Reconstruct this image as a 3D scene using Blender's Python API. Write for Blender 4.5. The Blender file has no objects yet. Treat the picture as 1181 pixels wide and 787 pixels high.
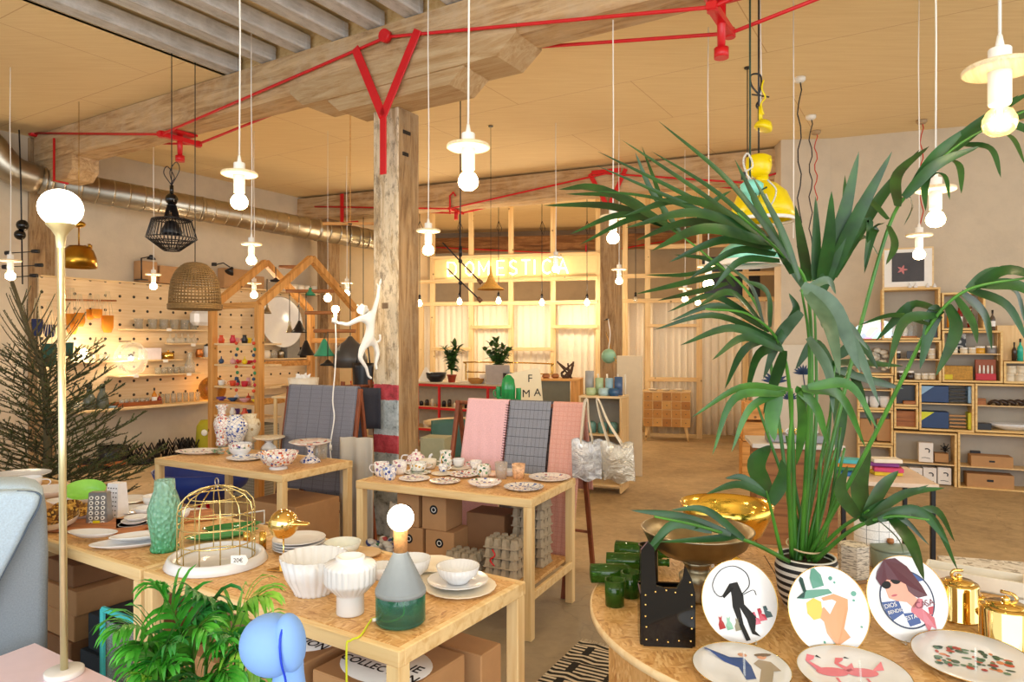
import bpy, math, random
from mathutils import Vector, Matrix
R = random.Random(7)
PI = math.pi
scene = bpy.context.scene
COL = scene.collection
F, CX, CY, H = 800.0, 590.5, 395.0, 1.6       # focal length in pixels, horizon, eye height in metres
def P(px, py, Y): return Vector(((px-CX)/F*Y, Y, H-(py-CY)/F*Y))
def T(px, py, z):
    Y = F*(H-z)/(py-CY)
    return Vector(((px-CX)/F*Y, Y, z))
TH = math.radians(-31.5)
A = Vector((math.cos(TH), math.sin(TH), 0)); B = Vector((-math.sin(TH), math.cos(TH), 0))
def AB(a, b, z=0): return A*a + B*b + Vector((0, 0, z))
def b_at(px, a):
    k = (px-CX)/F
    return a*(B.y+B.x*k)/(B.y*k-B.x)
def LW(px, py, off=0.0):                         # a point on the left wall plane
    b = b_at(px, -9.4+off); p = AB(-9.4+off, b)
    return Vector((p.x, p.y, H-(py-CY)/F*p.y))

# ------------------------------------------------------------------ materials
class NT:
    def __init__(s, name):
        s.m = bpy.data.materials.new(name); s.m.use_nodes = True
        s.t = s.m.node_tree; s.b = s.t.nodes['Principled BSDF']
    def n(s, typ, **kw):
        nd = s.t.nodes.new('ShaderNode'+typ)
        for k, v in kw.items():
            if k in nd.inputs.keys(): nd.inputs[k].default_value = v
            else: setattr(nd, k, v)
        return nd
    def l(s, a, b): s.t.links.new(a, b)
    def coord(s, scale=(1, 1, 1), rot=(0, 0, 0), obj=True):
        c = s.n('TexCoord'); mp = s.n('Mapping')
        mp.inputs['Scale'].default_value = scale; mp.inputs['Rotation'].default_value = rot
        s.l(c.outputs['Object' if obj else 'Generated'], mp.inputs[0]); return mp.outputs[0]
    def ramp(s, fac, stops, const=False):
        r = s.n('ValToRGB'); e = r.color_ramp.elements
        while len(e) < len(stops): e.new(.5)
        for i, (p, c) in enumerate(stops):
            e[i].position = p; e[i].color = (*c, 1)
        if const: r.color_ramp.interpolation = 'CONSTANT'
        s.l(fac, r.inputs[0]); return r.outputs[0]
    def noise(s, vec, scale=5, detail=4, rough=.6, dist=0):
        n = s.n('TexNoise'); n.inputs['Scale'].default_value = scale; n.inputs['Detail'].default_value = detail
        n.inputs['Roughness'].default_value = rough; n.inputs['Distortion'].default_value = dist
        s.l(vec, n.inputs['Vector']); return n.outputs['Fac']
    def mix(s, fac, a, b, mode='MIX'):
        m = s.n('Mix', data_type='RGBA', blend_type=mode)
        for sock, v in ((m.inputs[0], fac), (m.inputs[6], a), (m.inputs[7], b)):
            if isinstance(v, (int, float)): sock.default_value = v
            elif isinstance(v, tuple): sock.default_value = (*v, 1)
            else: s.l(v, sock)
        return m.outputs[2]
    def math(s, op, a, b=0.0):
        m = s.n('Math', operation=op)
        for i, v in enumerate((a, b)):
            if isinstance(v, (int, float)): m.inputs[i].default_value = v
            else: s.l(v, m.inputs[i])
        return m.outputs[0]
    def bump(s, h, strength=.3, dist=.01):
        b = s.n('Bump'); b.inputs['Strength'].default_value = strength; b.inputs['Distance'].default_value = dist
        s.l(h, b.inputs['Height']); s.l(b.outputs[0], s.b.inputs['Normal'])
    def set(s, color=None, rough=.5, metal=0, **kw):
        if color is not None:
            if isinstance(color, tuple): s.b.inputs['Base Color'].default_value = (*color, 1)
            else: s.l(color, s.b.inputs['Base Color'])
        s.b.inputs['Roughness'].default_value = rough; s.b.inputs['Metallic'].default_value = metal
        for k, v in kw.items(): s.b.inputs[k].default_value = v
        return s.m
def C(h):                                         # sRGB hex -> linear
    h = h.lstrip('#')
    return tuple(((v/12.92) if v <= .04045 else ((v+.055)/1.055)**2.4) for v in (int(h[i:i+2], 16)/255 for i in (0, 2, 4)))
def plain(name, hexc, rough=.5, metal=0, var=.06, scale=14, **kw):
    t = NT(name); c = C(hexc)
    f = t.noise(t.coord(), scale, 3)
    col = t.ramp(f, [(.3, tuple(x*(1-var) for x in c)), (.7, tuple(min(1, x*(1+var)) for x in c))])
    return t.set(col, rough, metal, **kw)
def emis(name, hexc, strength):
    t = NT(name); t.set(C(hexc), .5); t.b.inputs['Emission Color'].default_value = (*C(hexc), 1)
    t.b.inputs['Emission Strength'].default_value = strength; return t.m
def wood(name, light, dark, scale=1.0, rough=.55, axis='x', knots=True):
    t = NT(name)
    sc = {'x': (1.5, 26, 26), 'y': (26, 1.5, 26), 'z': (26, 26, 1.5)}[axis]
    v = t.coord(tuple(a*scale for a in sc))
    g = t.noise(v, 1, 5, .6, .6)
    col = t.ramp(g, [(.3, C(dark)), (.55, C(light)), (.8, tuple(min(1, x*1.1) for x in C(light)))])
    if knots:
        vo = t.n('TexVoronoi'); vo.inputs['Scale'].default_value = 5*scale
        t.l(t.coord((1, 1, 1)), vo.inputs['Vector'])
        k = t.ramp(vo.outputs['Distance'], [(.0, (1, 1, 1)), (.07, (1, 1, 1)), (.1, (0, 0, 0))])
        col = t.mix(k, col, tuple(x*.45 for x in C(dark)))
    t.bump(g, .08); return t.set(col, rough)
def osb(name):
    t = NT(name)
    c1 = t.coord((22, 95, 22), (0, 0, .5)); c2 = t.coord((90, 24, 22), (0, 0, -.3)); c3 = t.coord((34, 70, 22), (0, 0, 1.1))
    out = []
    for c in (c1, c2, c3):
        v = t.n('TexVoronoi'); v.inputs['Scale'].default_value = 1.6; v.inputs['Randomness'].default_value = 1
        t.l(c, v.inputs['Vector']); out.append(v)
    n = t.noise(t.coord(), 14, 2)
    s1 = t.mix(t.ramp(n, [(.42, (0, 0, 0)), (.46, (1, 1, 1))]), out[0].outputs['Color'], out[1].outputs['Color'])
    n2 = t.noise(t.coord(), 9, 2)
    s2 = t.mix(t.ramp(n2, [(.5, (0, 0, 0)), (.54, (1, 1, 1))]), s1, out[2].outputs['Color'])
    bw = t.n('RGBToBW'); t.l(s2, bw.inputs[0])
    col = t.ramp(bw.outputs[0], [(.12, C('#b98146')), (.3, C('#d2a060')), (.6, C('#dfb072')), (.9, C('#ecc68c'))])
    t.bump(bw.outputs[0], .15); return t.set(col, .45)
def plaster(name, hexc, var=.06, rough=.85, bump=.25, scale=3):
    t = NT(name); c = C(hexc); v = t.coord()
    f = t.noise(v, scale, 6, .65); col = t.ramp(f, [(.3, tuple(x*(1-var*2) for x in c)), (.55, c), (.8, tuple(min(1, x*(1+var)) for x in c))])
    f2 = t.noise(v, 30, 4); t.bump(f2, bump); return t.set(col, rough)
def oldwood(name, light, mid, dark, axis='x', grey=None):
    t = NT(name)
    sc = {'x': (1.2, 12, 12), 'y': (12, 1.2, 12), 'z': (12, 12, 1.2)}[axis]
    g = t.noise(t.coord(sc), 1, 8, .7, 1.2); g2 = t.noise(t.coord((2, 2, 2)), 2.5, 6, .7)
    col = t.ramp(g, [(.25, C(dark)), (.42, C(mid)), (.6, C(light)), (.8, tuple(min(1, x*1.15) for x in C(light)))])
    col = t.mix(t.ramp(g2, [(.45, (0, 0, 0)), (.7, (.75, .75, .75))]), col, C(grey or mid))
    t.bump(g, .6, .02); return t.set(col, .8)
def painted_post(name):                          # post with flaking white paint and red and blue-white bands near its foot
    t = NT(name); c = t.n('TexCoord'); sx = t.n('SeparateXYZ'); t.l(c.outputs['Object'], sx.inputs[0])
    g = t.noise(t.coord((7, 7, 1.2)), 1.4, 8, .75, .8); g2 = t.noise(t.coord((1, 1, 1)), 9, 8, .75)
    base = t.ramp(g, [(.3, C('#6d5640')), (.42, C('#b59c78')), (.5, C('#d6c4a6')), (.8, C('#e8dcc8'))]); base = t.mix(t.ramp(t.noise(t.coord((1, 1, .45)), 16, 8, .8), [(.5, (0, 0, 0)), (.62, (.8, .8, .8))]), base, C('#7a6a58'))
    z = t.math('ADD', sx.outputs[2], t.math('MULTIPLY', g2, .05))
    red = t.ramp(g2, [(.3, C('#6e2a2a')), (.5, C('#c0404c')), (.75, C('#d86a70'))])
    blu = t.ramp(g2, [(.35, C('#4a4a48')), (.47, C('#a9b4b8')), (.75, C('#dfe5e6'))])
    def band(lo, hi): return t.math('MULTIPLY', t.math('GREATER_THAN', z, lo), t.math('LESS_THAN', z, hi))
    col = t.mix(band(1.155, 1.28), base, red)
    col = t.mix(band(.87, 1.155), col, blu); col = t.mix(band(.72, .87), col, red); col = t.mix(band(-.1, .72), col, blu)
    t.bump(g2, .5, .01); return t.set(col, .75)
def concrete(name):
    t = NT(name); v = t.coord((1, 1, 1))
    a = t.noise(v, 1.1, 8, .68, .4); b = t.noise(v, 12, 6, .7, .5)
    vo = t.n('TexVoronoi', feature='DISTANCE_TO_EDGE'); vo.inputs['Scale'].default_value = 2.2
    vv = t.n('VectorMath', operation='ADD'); nn = t.n('TexNoise'); nn.inputs['Scale'].default_value = 1.5; nn.inputs['Detail'].default_value = 6
    t.l(v, nn.inputs['Vector']); t.l(v, vv.inputs[0]); t.l(nn.outputs['Color'], vv.inputs[1]); t.l(vv.outputs[0], vo.inputs['Vector'])
    crack = t.ramp(vo.outputs['Distance'], [(0, (.5, .5, .5)), (.008, (.2, .2, .2)), (.02, (0, 0, 0))])
    m = t.math('ADD', t.math('MULTIPLY', a, .65), t.math('MULTIPLY', b, .35))
    col = t.ramp(m, [(.32, C('#8a765c')), (.45, C('#ae9672')), (.56, C('#c4aa82')), (.7, C('#d8c29c'))])
    sp = t.noise(v, .35, 2); crk = t.math('MULTIPLY', crack, t.ramp(sp, [(.45, (0, 0, 0)), (.6, (1, 1, 1))]))
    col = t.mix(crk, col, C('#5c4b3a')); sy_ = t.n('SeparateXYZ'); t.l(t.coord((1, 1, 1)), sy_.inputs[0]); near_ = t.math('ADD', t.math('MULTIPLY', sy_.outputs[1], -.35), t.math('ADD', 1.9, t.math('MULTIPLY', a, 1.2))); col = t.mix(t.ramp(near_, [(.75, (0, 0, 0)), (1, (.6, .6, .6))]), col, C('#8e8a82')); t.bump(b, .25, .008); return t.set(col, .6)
def plywood_ceiling(name):
    t = NT(name); v = t.coord((1, 1, 1), (0, 0, -TH))
    br = t.n('TexBrick'); br.offset = .5
    br.inputs['Scale'].default_value = 1; br.inputs['Mortar Size'].default_value = .004; br.inputs['Brick Width'].default_value = 2.5
    br.inputs['Row Height'].default_value = 1.25; br.inputs['Mortar Smooth'].default_value = 0
    t.l(v, br.inputs['Vector'])
    g = t.noise(t.coord((2, 30, 2), (0, 0, -TH)), 1, 5, .6, .3)
    col = t.ramp(g, [(.3, C('#ecd09a')), (.6, C('#f3d9a6')), (.8, C('#f7e0b2'))])
    col = t.mix(br.outputs['Fac'], col, C('#d4ae7c')); return t.set(col, .7)
def pegboard(name):
    t = NT(name); c = t.n('TexCoord'); s = t.n('SeparateXYZ'); t.l(c.outputs['Object'], s.inputs[0])
    def fr(x, off): return t.math('SUBTRACT', t.math('FRACT', t.math('ADD', t.math('DIVIDE', x, .19), off)), .5)
    u = fr(s.outputs[0], 40.3); w = fr(s.outputs[2], 40.1)
    d = t.math('SQRT', t.math('ADD', t.math('MULTIPLY', u, u), t.math('MULTIPLY', w, w)))
    hole = t.math('LESS_THAN', d, .1)
    g = t.noise(t.coord((2, 2, 30)), 1, 5, .6, .4)
    col = t.ramp(g, [(.3, C('#d9b98c')), (.6, C('#e6cba2')), (.8, C('#eed8b4'))])
    return t.set(t.mix(hole, col, C('#2c2118')), .6)
def floral(name, cols, scale=30, base='#f3efe9', dens=.5, rough=.15):
    t = NT(name); v = t.n('TexVoronoi'); v.inputs['Scale'].default_value = scale; t.l(t.coord(), v.inputs['Vector'])
    s = t.n('SeparateColor'); t.l(v.outputs['Color'], s.inputs[0])
    n = len(cols); st = [(i/n, C(c)) for i, c in enumerate(cols)]
    pc = t.ramp(s.outputs[0], st, True)
    m = t.math('MULTIPLY', t.math('LESS_THAN', v.outputs['Distance'], .42), t.math('LESS_THAN', s.outputs[1], dens))
    hole = t.math('GREATER_THAN', v.outputs['Distance'], .1)
    vv = t.n('TexVoronoi', feature='DISTANCE_TO_EDGE'); vv.inputs['Scale'].default_value = scale*.6; t.l(t.coord(), vv.inputs['Vector'])
    line = t.math('MULTIPLY', t.math('LESS_THAN', vv.outputs['Distance'], .05), dens*.8)
    col = t.mix(line, C(base), C(cols[0])); col = t.mix(t.math('MULTIPLY', m, hole), col, pc)
    return t.set(col, rough)
def textile(name, base, line=None, gx=.06, gz=.06, w=.07, rough=.95):
    t = NT(name); c = t.n('TexCoord'); s = t.n('SeparateXYZ'); t.l(c.outputs['Object'], s.inputs[0])
    wv = t.noise(t.coord((60, 60, 60)), 3, 2); cb = C(base)
    col = t.ramp(wv, [(.3, tuple(x*.88 for x in cb)), (.7, tuple(min(1, x*1.08) for x in cb))])
    if line:
        def ln(x, g): return t.math('LESS_THAN', t.math('FRACT', t.math('ADD', t.math('DIVIDE', x, g), 20.0)), w)
        k = t.math('MAXIMUM', ln(s.outputs[0], gx), ln(s.outputs[2], gz)); col = t.mix(k, col, C(line))
    t.bump(wv, .3, .003); return t.set(col, rough)
def glass(name, hexc='#ffffff', rough=.02, tint=.35):
    # thin-walled glass: mostly see-through with a glossy film, cheap to sample
    t = NT(name); tr = t.n('BsdfTransparent'); tr.inputs[0].default_value = (*C(hexc), 1)
    gl = t.n('BsdfGlossy'); gl.inputs['Roughness'].default_value = rough; gl.inputs['Color'].default_value = (1, 1, 1, 1)
    fr = t.n('LayerWeight'); fr.inputs[0].default_value = .35; mx = t.n('MixShader')
    f = t.math('ADD', t.math('MULTIPLY', fr.outputs['Fresnel'], .45), .02)
    t.l(f, mx.inputs[0]); t.l(tr.outputs[0], mx.inputs[1]); t.l(gl.outputs[0], mx.inputs[2])
    df = t.n('BsdfDiffuse'); df.inputs[0].default_value = (*C(hexc), 1); m2 = t.n('MixShader'); m2.inputs[0].default_value = tint
    t.l(mx.outputs[0], m2.inputs[1]); t.l(df.outputs[0], m2.inputs[2])
    out = t.t.nodes['Material Output']; t.l(m2.outputs[0], out.inputs[0]); return t.m
def leafmat(name, c1, c2, scale=9, tips=None):
    t = NT(name); f = t.noise(t.coord(), scale, 3)
    col = t.ramp(f, [(.35, C(c1)), (.65, C(c2))])
    if tips:
        g = t.noise(t.coord(), 2.2, 2); col = t.mix(t.ramp(g, [(.62, (0, 0, 0)), (.7, (1, 1, 1))]), col, C(tips))
    return t.set(col, .4)

# ------------------------------------------------------------------ mesh builder
class MB:
    def __init__(s): s.v = []; s.f = []; s.s = []; s.mi = []; s.cur = 0
    def add(s, vs, fs, smooth=False):
        o = len(s.v); s.v += [tuple(v) for v in vs]
        for f in fs: s.f.append(tuple(i+o for i in f)); s.s.append(smooth); s.mi.append(s.cur)
        return s
    def mat(s, i): s.cur = i; return s
    def box(s, c, d, rz=0, ch=None, rx=0, ry=0, M=None):
        hx, hy, hz = d[0]/2, d[1]/2, d[2]/2
        if ch is None: ch = min(.003, min(d)*.2)
        vs = []; idx = {}
        for sx in (-1, 1):
            for sy in (-1, 1):
                for sz in (-1, 1):
                    for ax in range(3):
                        p = [sx*hx, sy*hy, sz*hz]
                        for k in range(3):
                            if k != ax: p[k] -= (sx, sy, sz)[k]*ch
                        idx[(sx, sy, sz, ax)] = len(vs); vs.append(Vector(p))
        fs = []
        for ax in range(3):
            o = [k for k in range(3) if k != ax]
            for sg in (-1, 1):
                q = []
                for (u, w) in ((-1, -1), (1, -1), (1, 1), (-1, 1)):
                    k = [0, 0, 0]; k[ax] = sg; k[o[0]] = u; k[o[1]] = w; q.append(idx[(*k, ax)])
                fs.append(q if (sg > 0) == (ax != 1) else q[::-1])
        for ax in range(3):                       # edges along ax
            o = [k for k in range(3) if k != ax]
            for u in (-1, 1):
                for w in (-1, 1):
                    a = [0]*3; a[o[0]] = u; a[o[1]] = w
                    lo = a[:]; lo[ax] = -1; hi = a[:]; hi[ax] = 1
                    q = [idx[(*lo, o[0])], idx[(*hi, o[0])], idx[(*hi, o[1])], idx[(*lo, o[1])]]
                    fs.append(q if (u*w > 0) == (ax != 1) else q[::-1])
        for sx in (-1, 1):
            for sy in (-1, 1):
                for sz in (-1, 1):
                    q = [idx[(sx, sy, sz, k)] for k in range(3)]
                    fs.append(q if sx*sy*sz > 0 else q[::-1])
        m = Matrix.Translation(Vector(c)) @ Matrix.Rotation(rz, 4, 'Z') @ Matrix.Rotation(ry, 4, 'Y') @ Matrix.Rotation(rx, 4, 'X')
        if M is not None: m = M @ m
        return s.add([m @ v for v in vs], fs)
    def bar(s, p0, p1, w, h, up=(0, 0, 1)):       # rectangular bar from p0 to p1
        p0, p1 = Vector(p0), Vector(p1); d = (p1-p0); L = d.length; d.normalize()
        u = Vector(up); sd = d.cross(u)
        if sd.length < 1e-4: sd = d.cross(Vector((1, 0, 0)))
        sd.normalize(); u = sd.cross(d)
        M = Matrix((d, sd, u)).transposed().to_4x4(); M.translation = (p0+p1)/2
        return s.box((0, 0, 0), (L, w, h), M=M)
    def lathe(s, prof, c=(0, 0, 0), seg=24, mod=None, M=None, smooth=True, sx=1, sy=1):
        vs = []; fs = []; c = Vector(c); n = len(prof)
        for (r, z) in prof:
            for k in range(seg):
                a = 2*PI*k/seg; rr = max(r, 1e-5)*(mod(a, z) if mod else 1)
                v = Vector((rr*math.cos(a)*sx, rr*math.sin(a)*sy, z))
                vs.append((M @ v if M is not None else v)+c)
        for i in range(n-1):
            for k in range(seg):
                k2 = (k+1) % seg
                fs.append((i*seg+k, i*seg+k2, (i+1)*seg+k2, (i+1)*seg+k))
        return s.add(vs, fs, smooth)
    def cyl(s, p0, p1, r0, r1=None, seg=12, caps=True):
        p0, p1 = Vector(p0), Vector(p1); d = p1-p0; L = d.length
        if r1 is None: r1 = r0
        q = Vector((0, 0, 1)).rotation_difference(d.normalized()).to_matrix()
        pr = ([(0, 0)] if caps else [])+[(r0, 0), (r1, L)]+([(0, L)] if caps else [])
        o = len(s.s); s.lathe(pr, p0, seg, M=q)
        if caps:
            for i in list(range(o, o+seg))+list(range(o+2*seg, o+3*seg)): s.s[i] = False
        return s
    def ball(s, c, r, seg=16, sc=(1, 1, 1), M=None):
        n = max(6, seg//2); pr = [(math.sin(PI*i/n), -math.cos(PI*i/n)) for i in range(n+1)]
        m = Matrix.Diagonal((r*sc[0], r*sc[1], r*sc[2])).to_3x3()
        if M is not None: m = M @ m
        return s.lathe(pr, c, seg, M=m)
    def tube(s, pts, r, seg=8, closed=False, flat=None):
        pts = [Vector(p) for p in pts]; n = len(pts); vs = []; fs = []
        nrm = None
        for i, p in enumerate(pts):
            a = pts[i-1] if (i > 0 or closed) else p; b = pts[(i+1) % n] if (i < n-1 or closed) else p
            d = (b-a).normalized()
            if nrm is None:
                nrm = d.cross(Vector((0, 0, 1)))
                if nrm.length < .01: nrm = d.cross(Vector((1, 0, 0)))
            nrm = (nrm - d*nrm.dot(d)).normalized(); bn = d.cross(nrm)
            rr = r[i] if isinstance(r, (list, tuple)) else (r(i/(n-1)) if callable(r) else r)
            for k in range(seg):
                t = 2*PI*k/seg; vs.append(p+nrm*math.cos(t)*rr+bn*math.sin(t)*rr*(flat or 1))
        m = n if closed else n-1
        for i in range(m):
            j = (i+1) % n
            for k in range(seg):
                k2 = (k+1) % seg; fs.append((i*seg+k, i*seg+k2, j*seg+k2, j*seg+k))
        if not closed: fs.append(tuple(range(seg))[::-1]); fs.append(tuple((n-1)*seg+k for k in range(seg)))
        return s.add(vs, fs, True)
    def prism(s, poly, M, t=.01, smooth=False):   # polygon in local x,z extruded along y, M = 4x4
        n = len(poly); vs = [M @ Vector((x, -t/2, z)) for x, z in poly]+[M @ Vector((x, t/2, z)) for x, z in poly]
        fs = [tuple(range(n)), tuple(range(2*n-1, n-1, -1))]+[(i, n+i, n+(i+1) % n, (i+1) % n) for i in range(n)]
        return s.add(vs, fs, smooth)
    def grid(s, fn, nu, nv, smooth=True, thick=0):
        vs = [Vector(fn(i/nu, j/nv)) for j in range(nv+1) for i in range(nu+1)]
        W = nu+1; fs = [(j*W+i, j*W+i+1, (j+1)*W+i+1, (j+1)*W+i) for j in range(nv) for i in range(nu)]
        if thick:
            nr = [Vector((0, 0, 0)) for _ in vs]
            for f in fs:
                q = (vs[f[1]]-vs[f[0]]).cross(vs[f[3]]-vs[f[0]])
                for i in f: nr[i] += q
            o = len(vs); vs = vs+[v-n.normalized()*thick for v, n in zip(vs, nr)]
            fs = fs+[tuple(i+o for i in f[::-1]) for f in fs]
            edge = [j for j in range(W)]+[j*W+W-1 for j in range(1, nv+1)]+[nv*W+i for i in range(W-2, -1, -1)]+[j*W for j in range(nv-1, 0, -1)]
            m = len(edge); fs += [(edge[i], edge[i]+o, edge[(i+1) % m]+o, edge[(i+1) % m]) for i in range(m)]
        return s.add(vs, fs, smooth)
    def leaf(s, p0, d, up, L, w, droop=.5, n=6, fold=.25, twist=0):
        p = Vector(p0); d = Vector(d).normalized(); vs = []; fs = []; st = L/n
        for i in range(n+1):
            t = i/n; ww = w*.5*(math.sin(PI*min(1, t*.88+.12))**.7 if t < 1 else 0)*(1-.35*t)
            sd = d.cross(Vector(up)); sd = sd.normalized() if sd.length > 1e-3 else Vector((1, 0, 0))
            nn = sd.cross(d)
            vs += [p-sd*ww+nn*ww*fold, p, p+sd*ww+nn*ww*fold]
            p = p+d*st; d = (d+Vector((0, 0, -droop*st/L*1.6*(.3+t)))).normalized()
        for i in range(n):
            o = i*3; fs += [(o, o+1, o+4, o+3), (o+1, o+2, o+5, o+4)]
        return s.add(vs, fs, True)
    def obj(s, name, mats, parent=None, label=None, loc=None, rz=None, kind=None):
        me = bpy.data.meshes.new(name)
        me.from_pydata(s.v, [], s.f); me.polygons.foreach_set('use_smooth', s.s)
        if not isinstance(mats, (list, tuple)): mats = [mats]
        for m in mats: me.materials.append(m)
        me.polygons.foreach_set('material_index', s.mi); me.update()
        o = bpy.data.objects.new(name, me); COL.objects.link(o)
        if parent: o.parent = parent
        if loc is not None: o.location = loc
        if rz is not None: o.rotation_euler.z = rz
        if label: o['label'] = label
        if kind: o['kind'] = kind
        return o
def thing(name, label, cat, loc=(0, 0, 0), rz=0, group=None):
    o = bpy.data.objects.new(name, None); COL.objects.link(o); o.empty_display_size = .05
    o.location = loc; o.rotation_euler.z = rz; o['label'] = label; o['category'] = cat
    if group: o['group'] = group
    return o
def solo(name, mb, mats, label, cat, loc=(0, 0, 0), rz=0, group=None, kind=None):
    o = mb.obj(name, mats, None, label, loc, rz); o['category'] = cat
    if group: o['group'] = group
    if kind: o['kind'] = kind
    return o
def struct(name, mb, mats, parent=None, loc=None, rz=None):
    o = mb.obj(name, mats, parent, None, loc, rz)
    if parent is None: o['kind'] = 'structure'
    return o
def dup(root, loc, rz=None, label=None, group=None, scale=None):
    r = root.copy(); COL.objects.link(r); r.location = loc
    if rz is not None: r.rotation_euler.z = rz
    if label: r['label'] = label
    if group: r['group'] = group
    if scale: r.scale = (scale,)*3
    for ch in list(root.children):
        c = ch.copy(); COL.objects.link(c); c.parent = r
        for g in list(ch.children):
            d = g.copy(); COL.objects.link(d); d.parent = c
    return r
def text_mesh(mb, body, size, M, depth=.002, bold=0, align='CENTER', squeeze=1.0):
    cu = bpy.data.curves.new('t', 'FONT'); cu.body = body; cu.size = size; cu.align_x = align; cu.align_y = 'CENTER'
    cu.extrude = depth; cu.offset = bold; cu.resolution_u = 3
    o = bpy.data.objects.new('t', cu); me = o.to_mesh()
    vs = [M @ Vector((v.co.x*squeeze, v.co.y, v.co.z)) for v in me.vertices]; fs = [tuple(p.vertices) for p in me.polygons]
    mb.add(vs, fs); o.to_mesh_clear(); bpy.data.objects.remove(o); bpy.data.curves.remove(cu)
def frameM(origin, x, z):                          # 4x4 with given x axis, and z axis as close as possible
    x = Vector(x).normalized(); z = Vector(z); y = z.cross(x).normalized(); z = x.cross(y)
    M = Matrix((x, y, z)).transposed().to_4x4(); M.translation = Vector(origin); return M
def spline(pts, n=24):                             # Catmull-Rom through pts
    pts = [Vector(p) for p in pts]; q = [pts[0]*2-pts[1]]+pts+[pts[-1]*2-pts[-2]]; out = []
    m = len(pts)-1
    for i in range(n+1):
        t = i/n*m; k = min(int(t), m-1); u = t-k; a, b, c, d = q[k:k+4]
        out.append(.5*((2*b)+(c-a)*u+(2*a-5*b+4*c-d)*u*u+(3*b-a-3*c+d)*u**3))
    return out
M_ = {}
M_['pine'] = wood('pine_wood', '#edcf98', '#d8ae70'); M_['pine_z'] = wood('pine_wood_upright', '#edcf98', '#d8ae70', axis='z')
M_['ply'] = wood('birch_plywood', '#ecd0a0', '#deba84', knots=False); M_['plyz'] = wood('birch_plywood_upright', '#e8c690', '#d8ae74', axis='z', knots=False)
M_['orange_wood'] = wood('honey_wood', '#dca055', '#b4752e', axis='z'); M_['orange_wood_x'] = wood('honey_wood_rail', '#dca055', '#b4752e')
M_['dark_wood'] = wood('acacia_wood', '#b0703c', '#6e3c1a', knots=False)
M_['red_wood'] = wood('stained_wood', '#8e4a28', '#5a2a14', axis='z', knots=False)
M_['osb'] = osb('osb_board')
M_['white'] = plain('white_porcelain', '#e6e7e9', .15, var=.02); M_['cream'] = plain('cream_stoneware', '#ece2cf', .3, var=.03)
M_['white_paint'] = plain('white_paint', '#f2f0ea', .4, var=.02); M_['card'] = plain('kraft_card', '#b98d60', .85, var=.05)
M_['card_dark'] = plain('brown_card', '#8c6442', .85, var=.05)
M_['black'] = plain('black_metal', '#15151a', .35, var=.1); M_['black_gloss'] = plain('black_glaze', '#0b0b0c', .08, var=.1)
M_['brass'] = plain('brass', '#e0b860', .18, 1, .04); M_['gold'] = plain('polished_gold', '#f2cf80', .07, 1, .02)
M_['old_brass'] = plain('aged_brass', '#a3967a', .36, 1, .15); M_['steel'] = plain('galvanised_steel', '#b4aa98', .34, 1, .12, 8)
M_['red'] = plain('red_enamel', '#d01820', .35, var=.06); M_['bulb'] = emis('lit_bulb', '#ffd9a0', 30)
M_['globe'] = emis('opal_globe', '#fff2dc', 5.5); M_['clear'] = glass('clear_glass', '#fbfdfb', .05, .14)
M_['green_glass'] = glass('bottle_green_glass', '#5c9a30', .03, .18); M_['teal_glass'] = glass('teal_glass', '#8cd4c6', .03, .08)
M_['mint_glass'] = plain('mint_pressed_glass', '#7cc8a0', .1, var=.25, scale=40, **{'Transmission Weight': .35})
M_['white_cord'] = plain('white_flex', '#f2eee6', .6, var=.02); M_['paper'] = plain('white_paper', '#f4f2ee', .8, var=.02)
M_['ink'] = plain('black_ink', '#141414', .7, var=.05)
# ------------------------------------------------------------------ the room
CEIL = 4.1
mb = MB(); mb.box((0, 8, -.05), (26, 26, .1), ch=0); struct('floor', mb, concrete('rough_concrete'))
mc = plywood_ceiling('plywood_ceiling')
mb = MB()                                        # low ceiling, open where the joists show
def slab(mb, a0, a1, b0, b1, z, t=.06):
    c = AB((a0+a1)/2, (b0+b1)/2, z+t/2); mb.box(c, (a1-a0, b1-b0, t), TH, ch=0)
slab(mb, -14, 12, 4.28, 20, CEIL); slab(mb, -14, -5.66, -4, 4.28, CEIL)
slab(mb, -5.66, 12, -4, 4.28, CEIL+.17)
struct('ceiling', mb, mc)
mb = MB()
slab(mb, -5.70, -5.66, -4, 4.28, CEIL, .2); slab(mb, -5.66, 12, 4.22, 4.28, CEIL, .2)
struct('trim_1', mb, M_['pine'])
gw = oldwood('grey_joist_wood', '#cdcac6', '#b4b1ac', '#84807a', 'y', '#dcdad8')
first = None
jl = ['pale grey worn timber joist nearest the left wall', 'second grey worn ceiling joist from the left', 'third grey worn ceiling joist from the left',
      'fourth grey worn ceiling joist from the left', 'fifth grey worn ceiling joist, left of the red brace knob', 'sixth grey worn ceiling joist, right of the red brace knob',
      'rightmost grey ceiling joist, touching the top edge of the photo']
for i, a in enumerate((-5.5, -5.02, -4.58, -4.135, -3.74, -3.35, -2.95)):
    mb = MB(); mb.box((0, 0, 0), (.16, 6.0, .135), ch=.012)
    mb.box((.0, 2.96, -.0), (.165, .05, .12))
    o = solo('ceiling_joist', mb, gw, jl[i], 'joist', AB(a-.08, 1.18, CEIL+.069), TH, 'worn ceiling joists')
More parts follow.
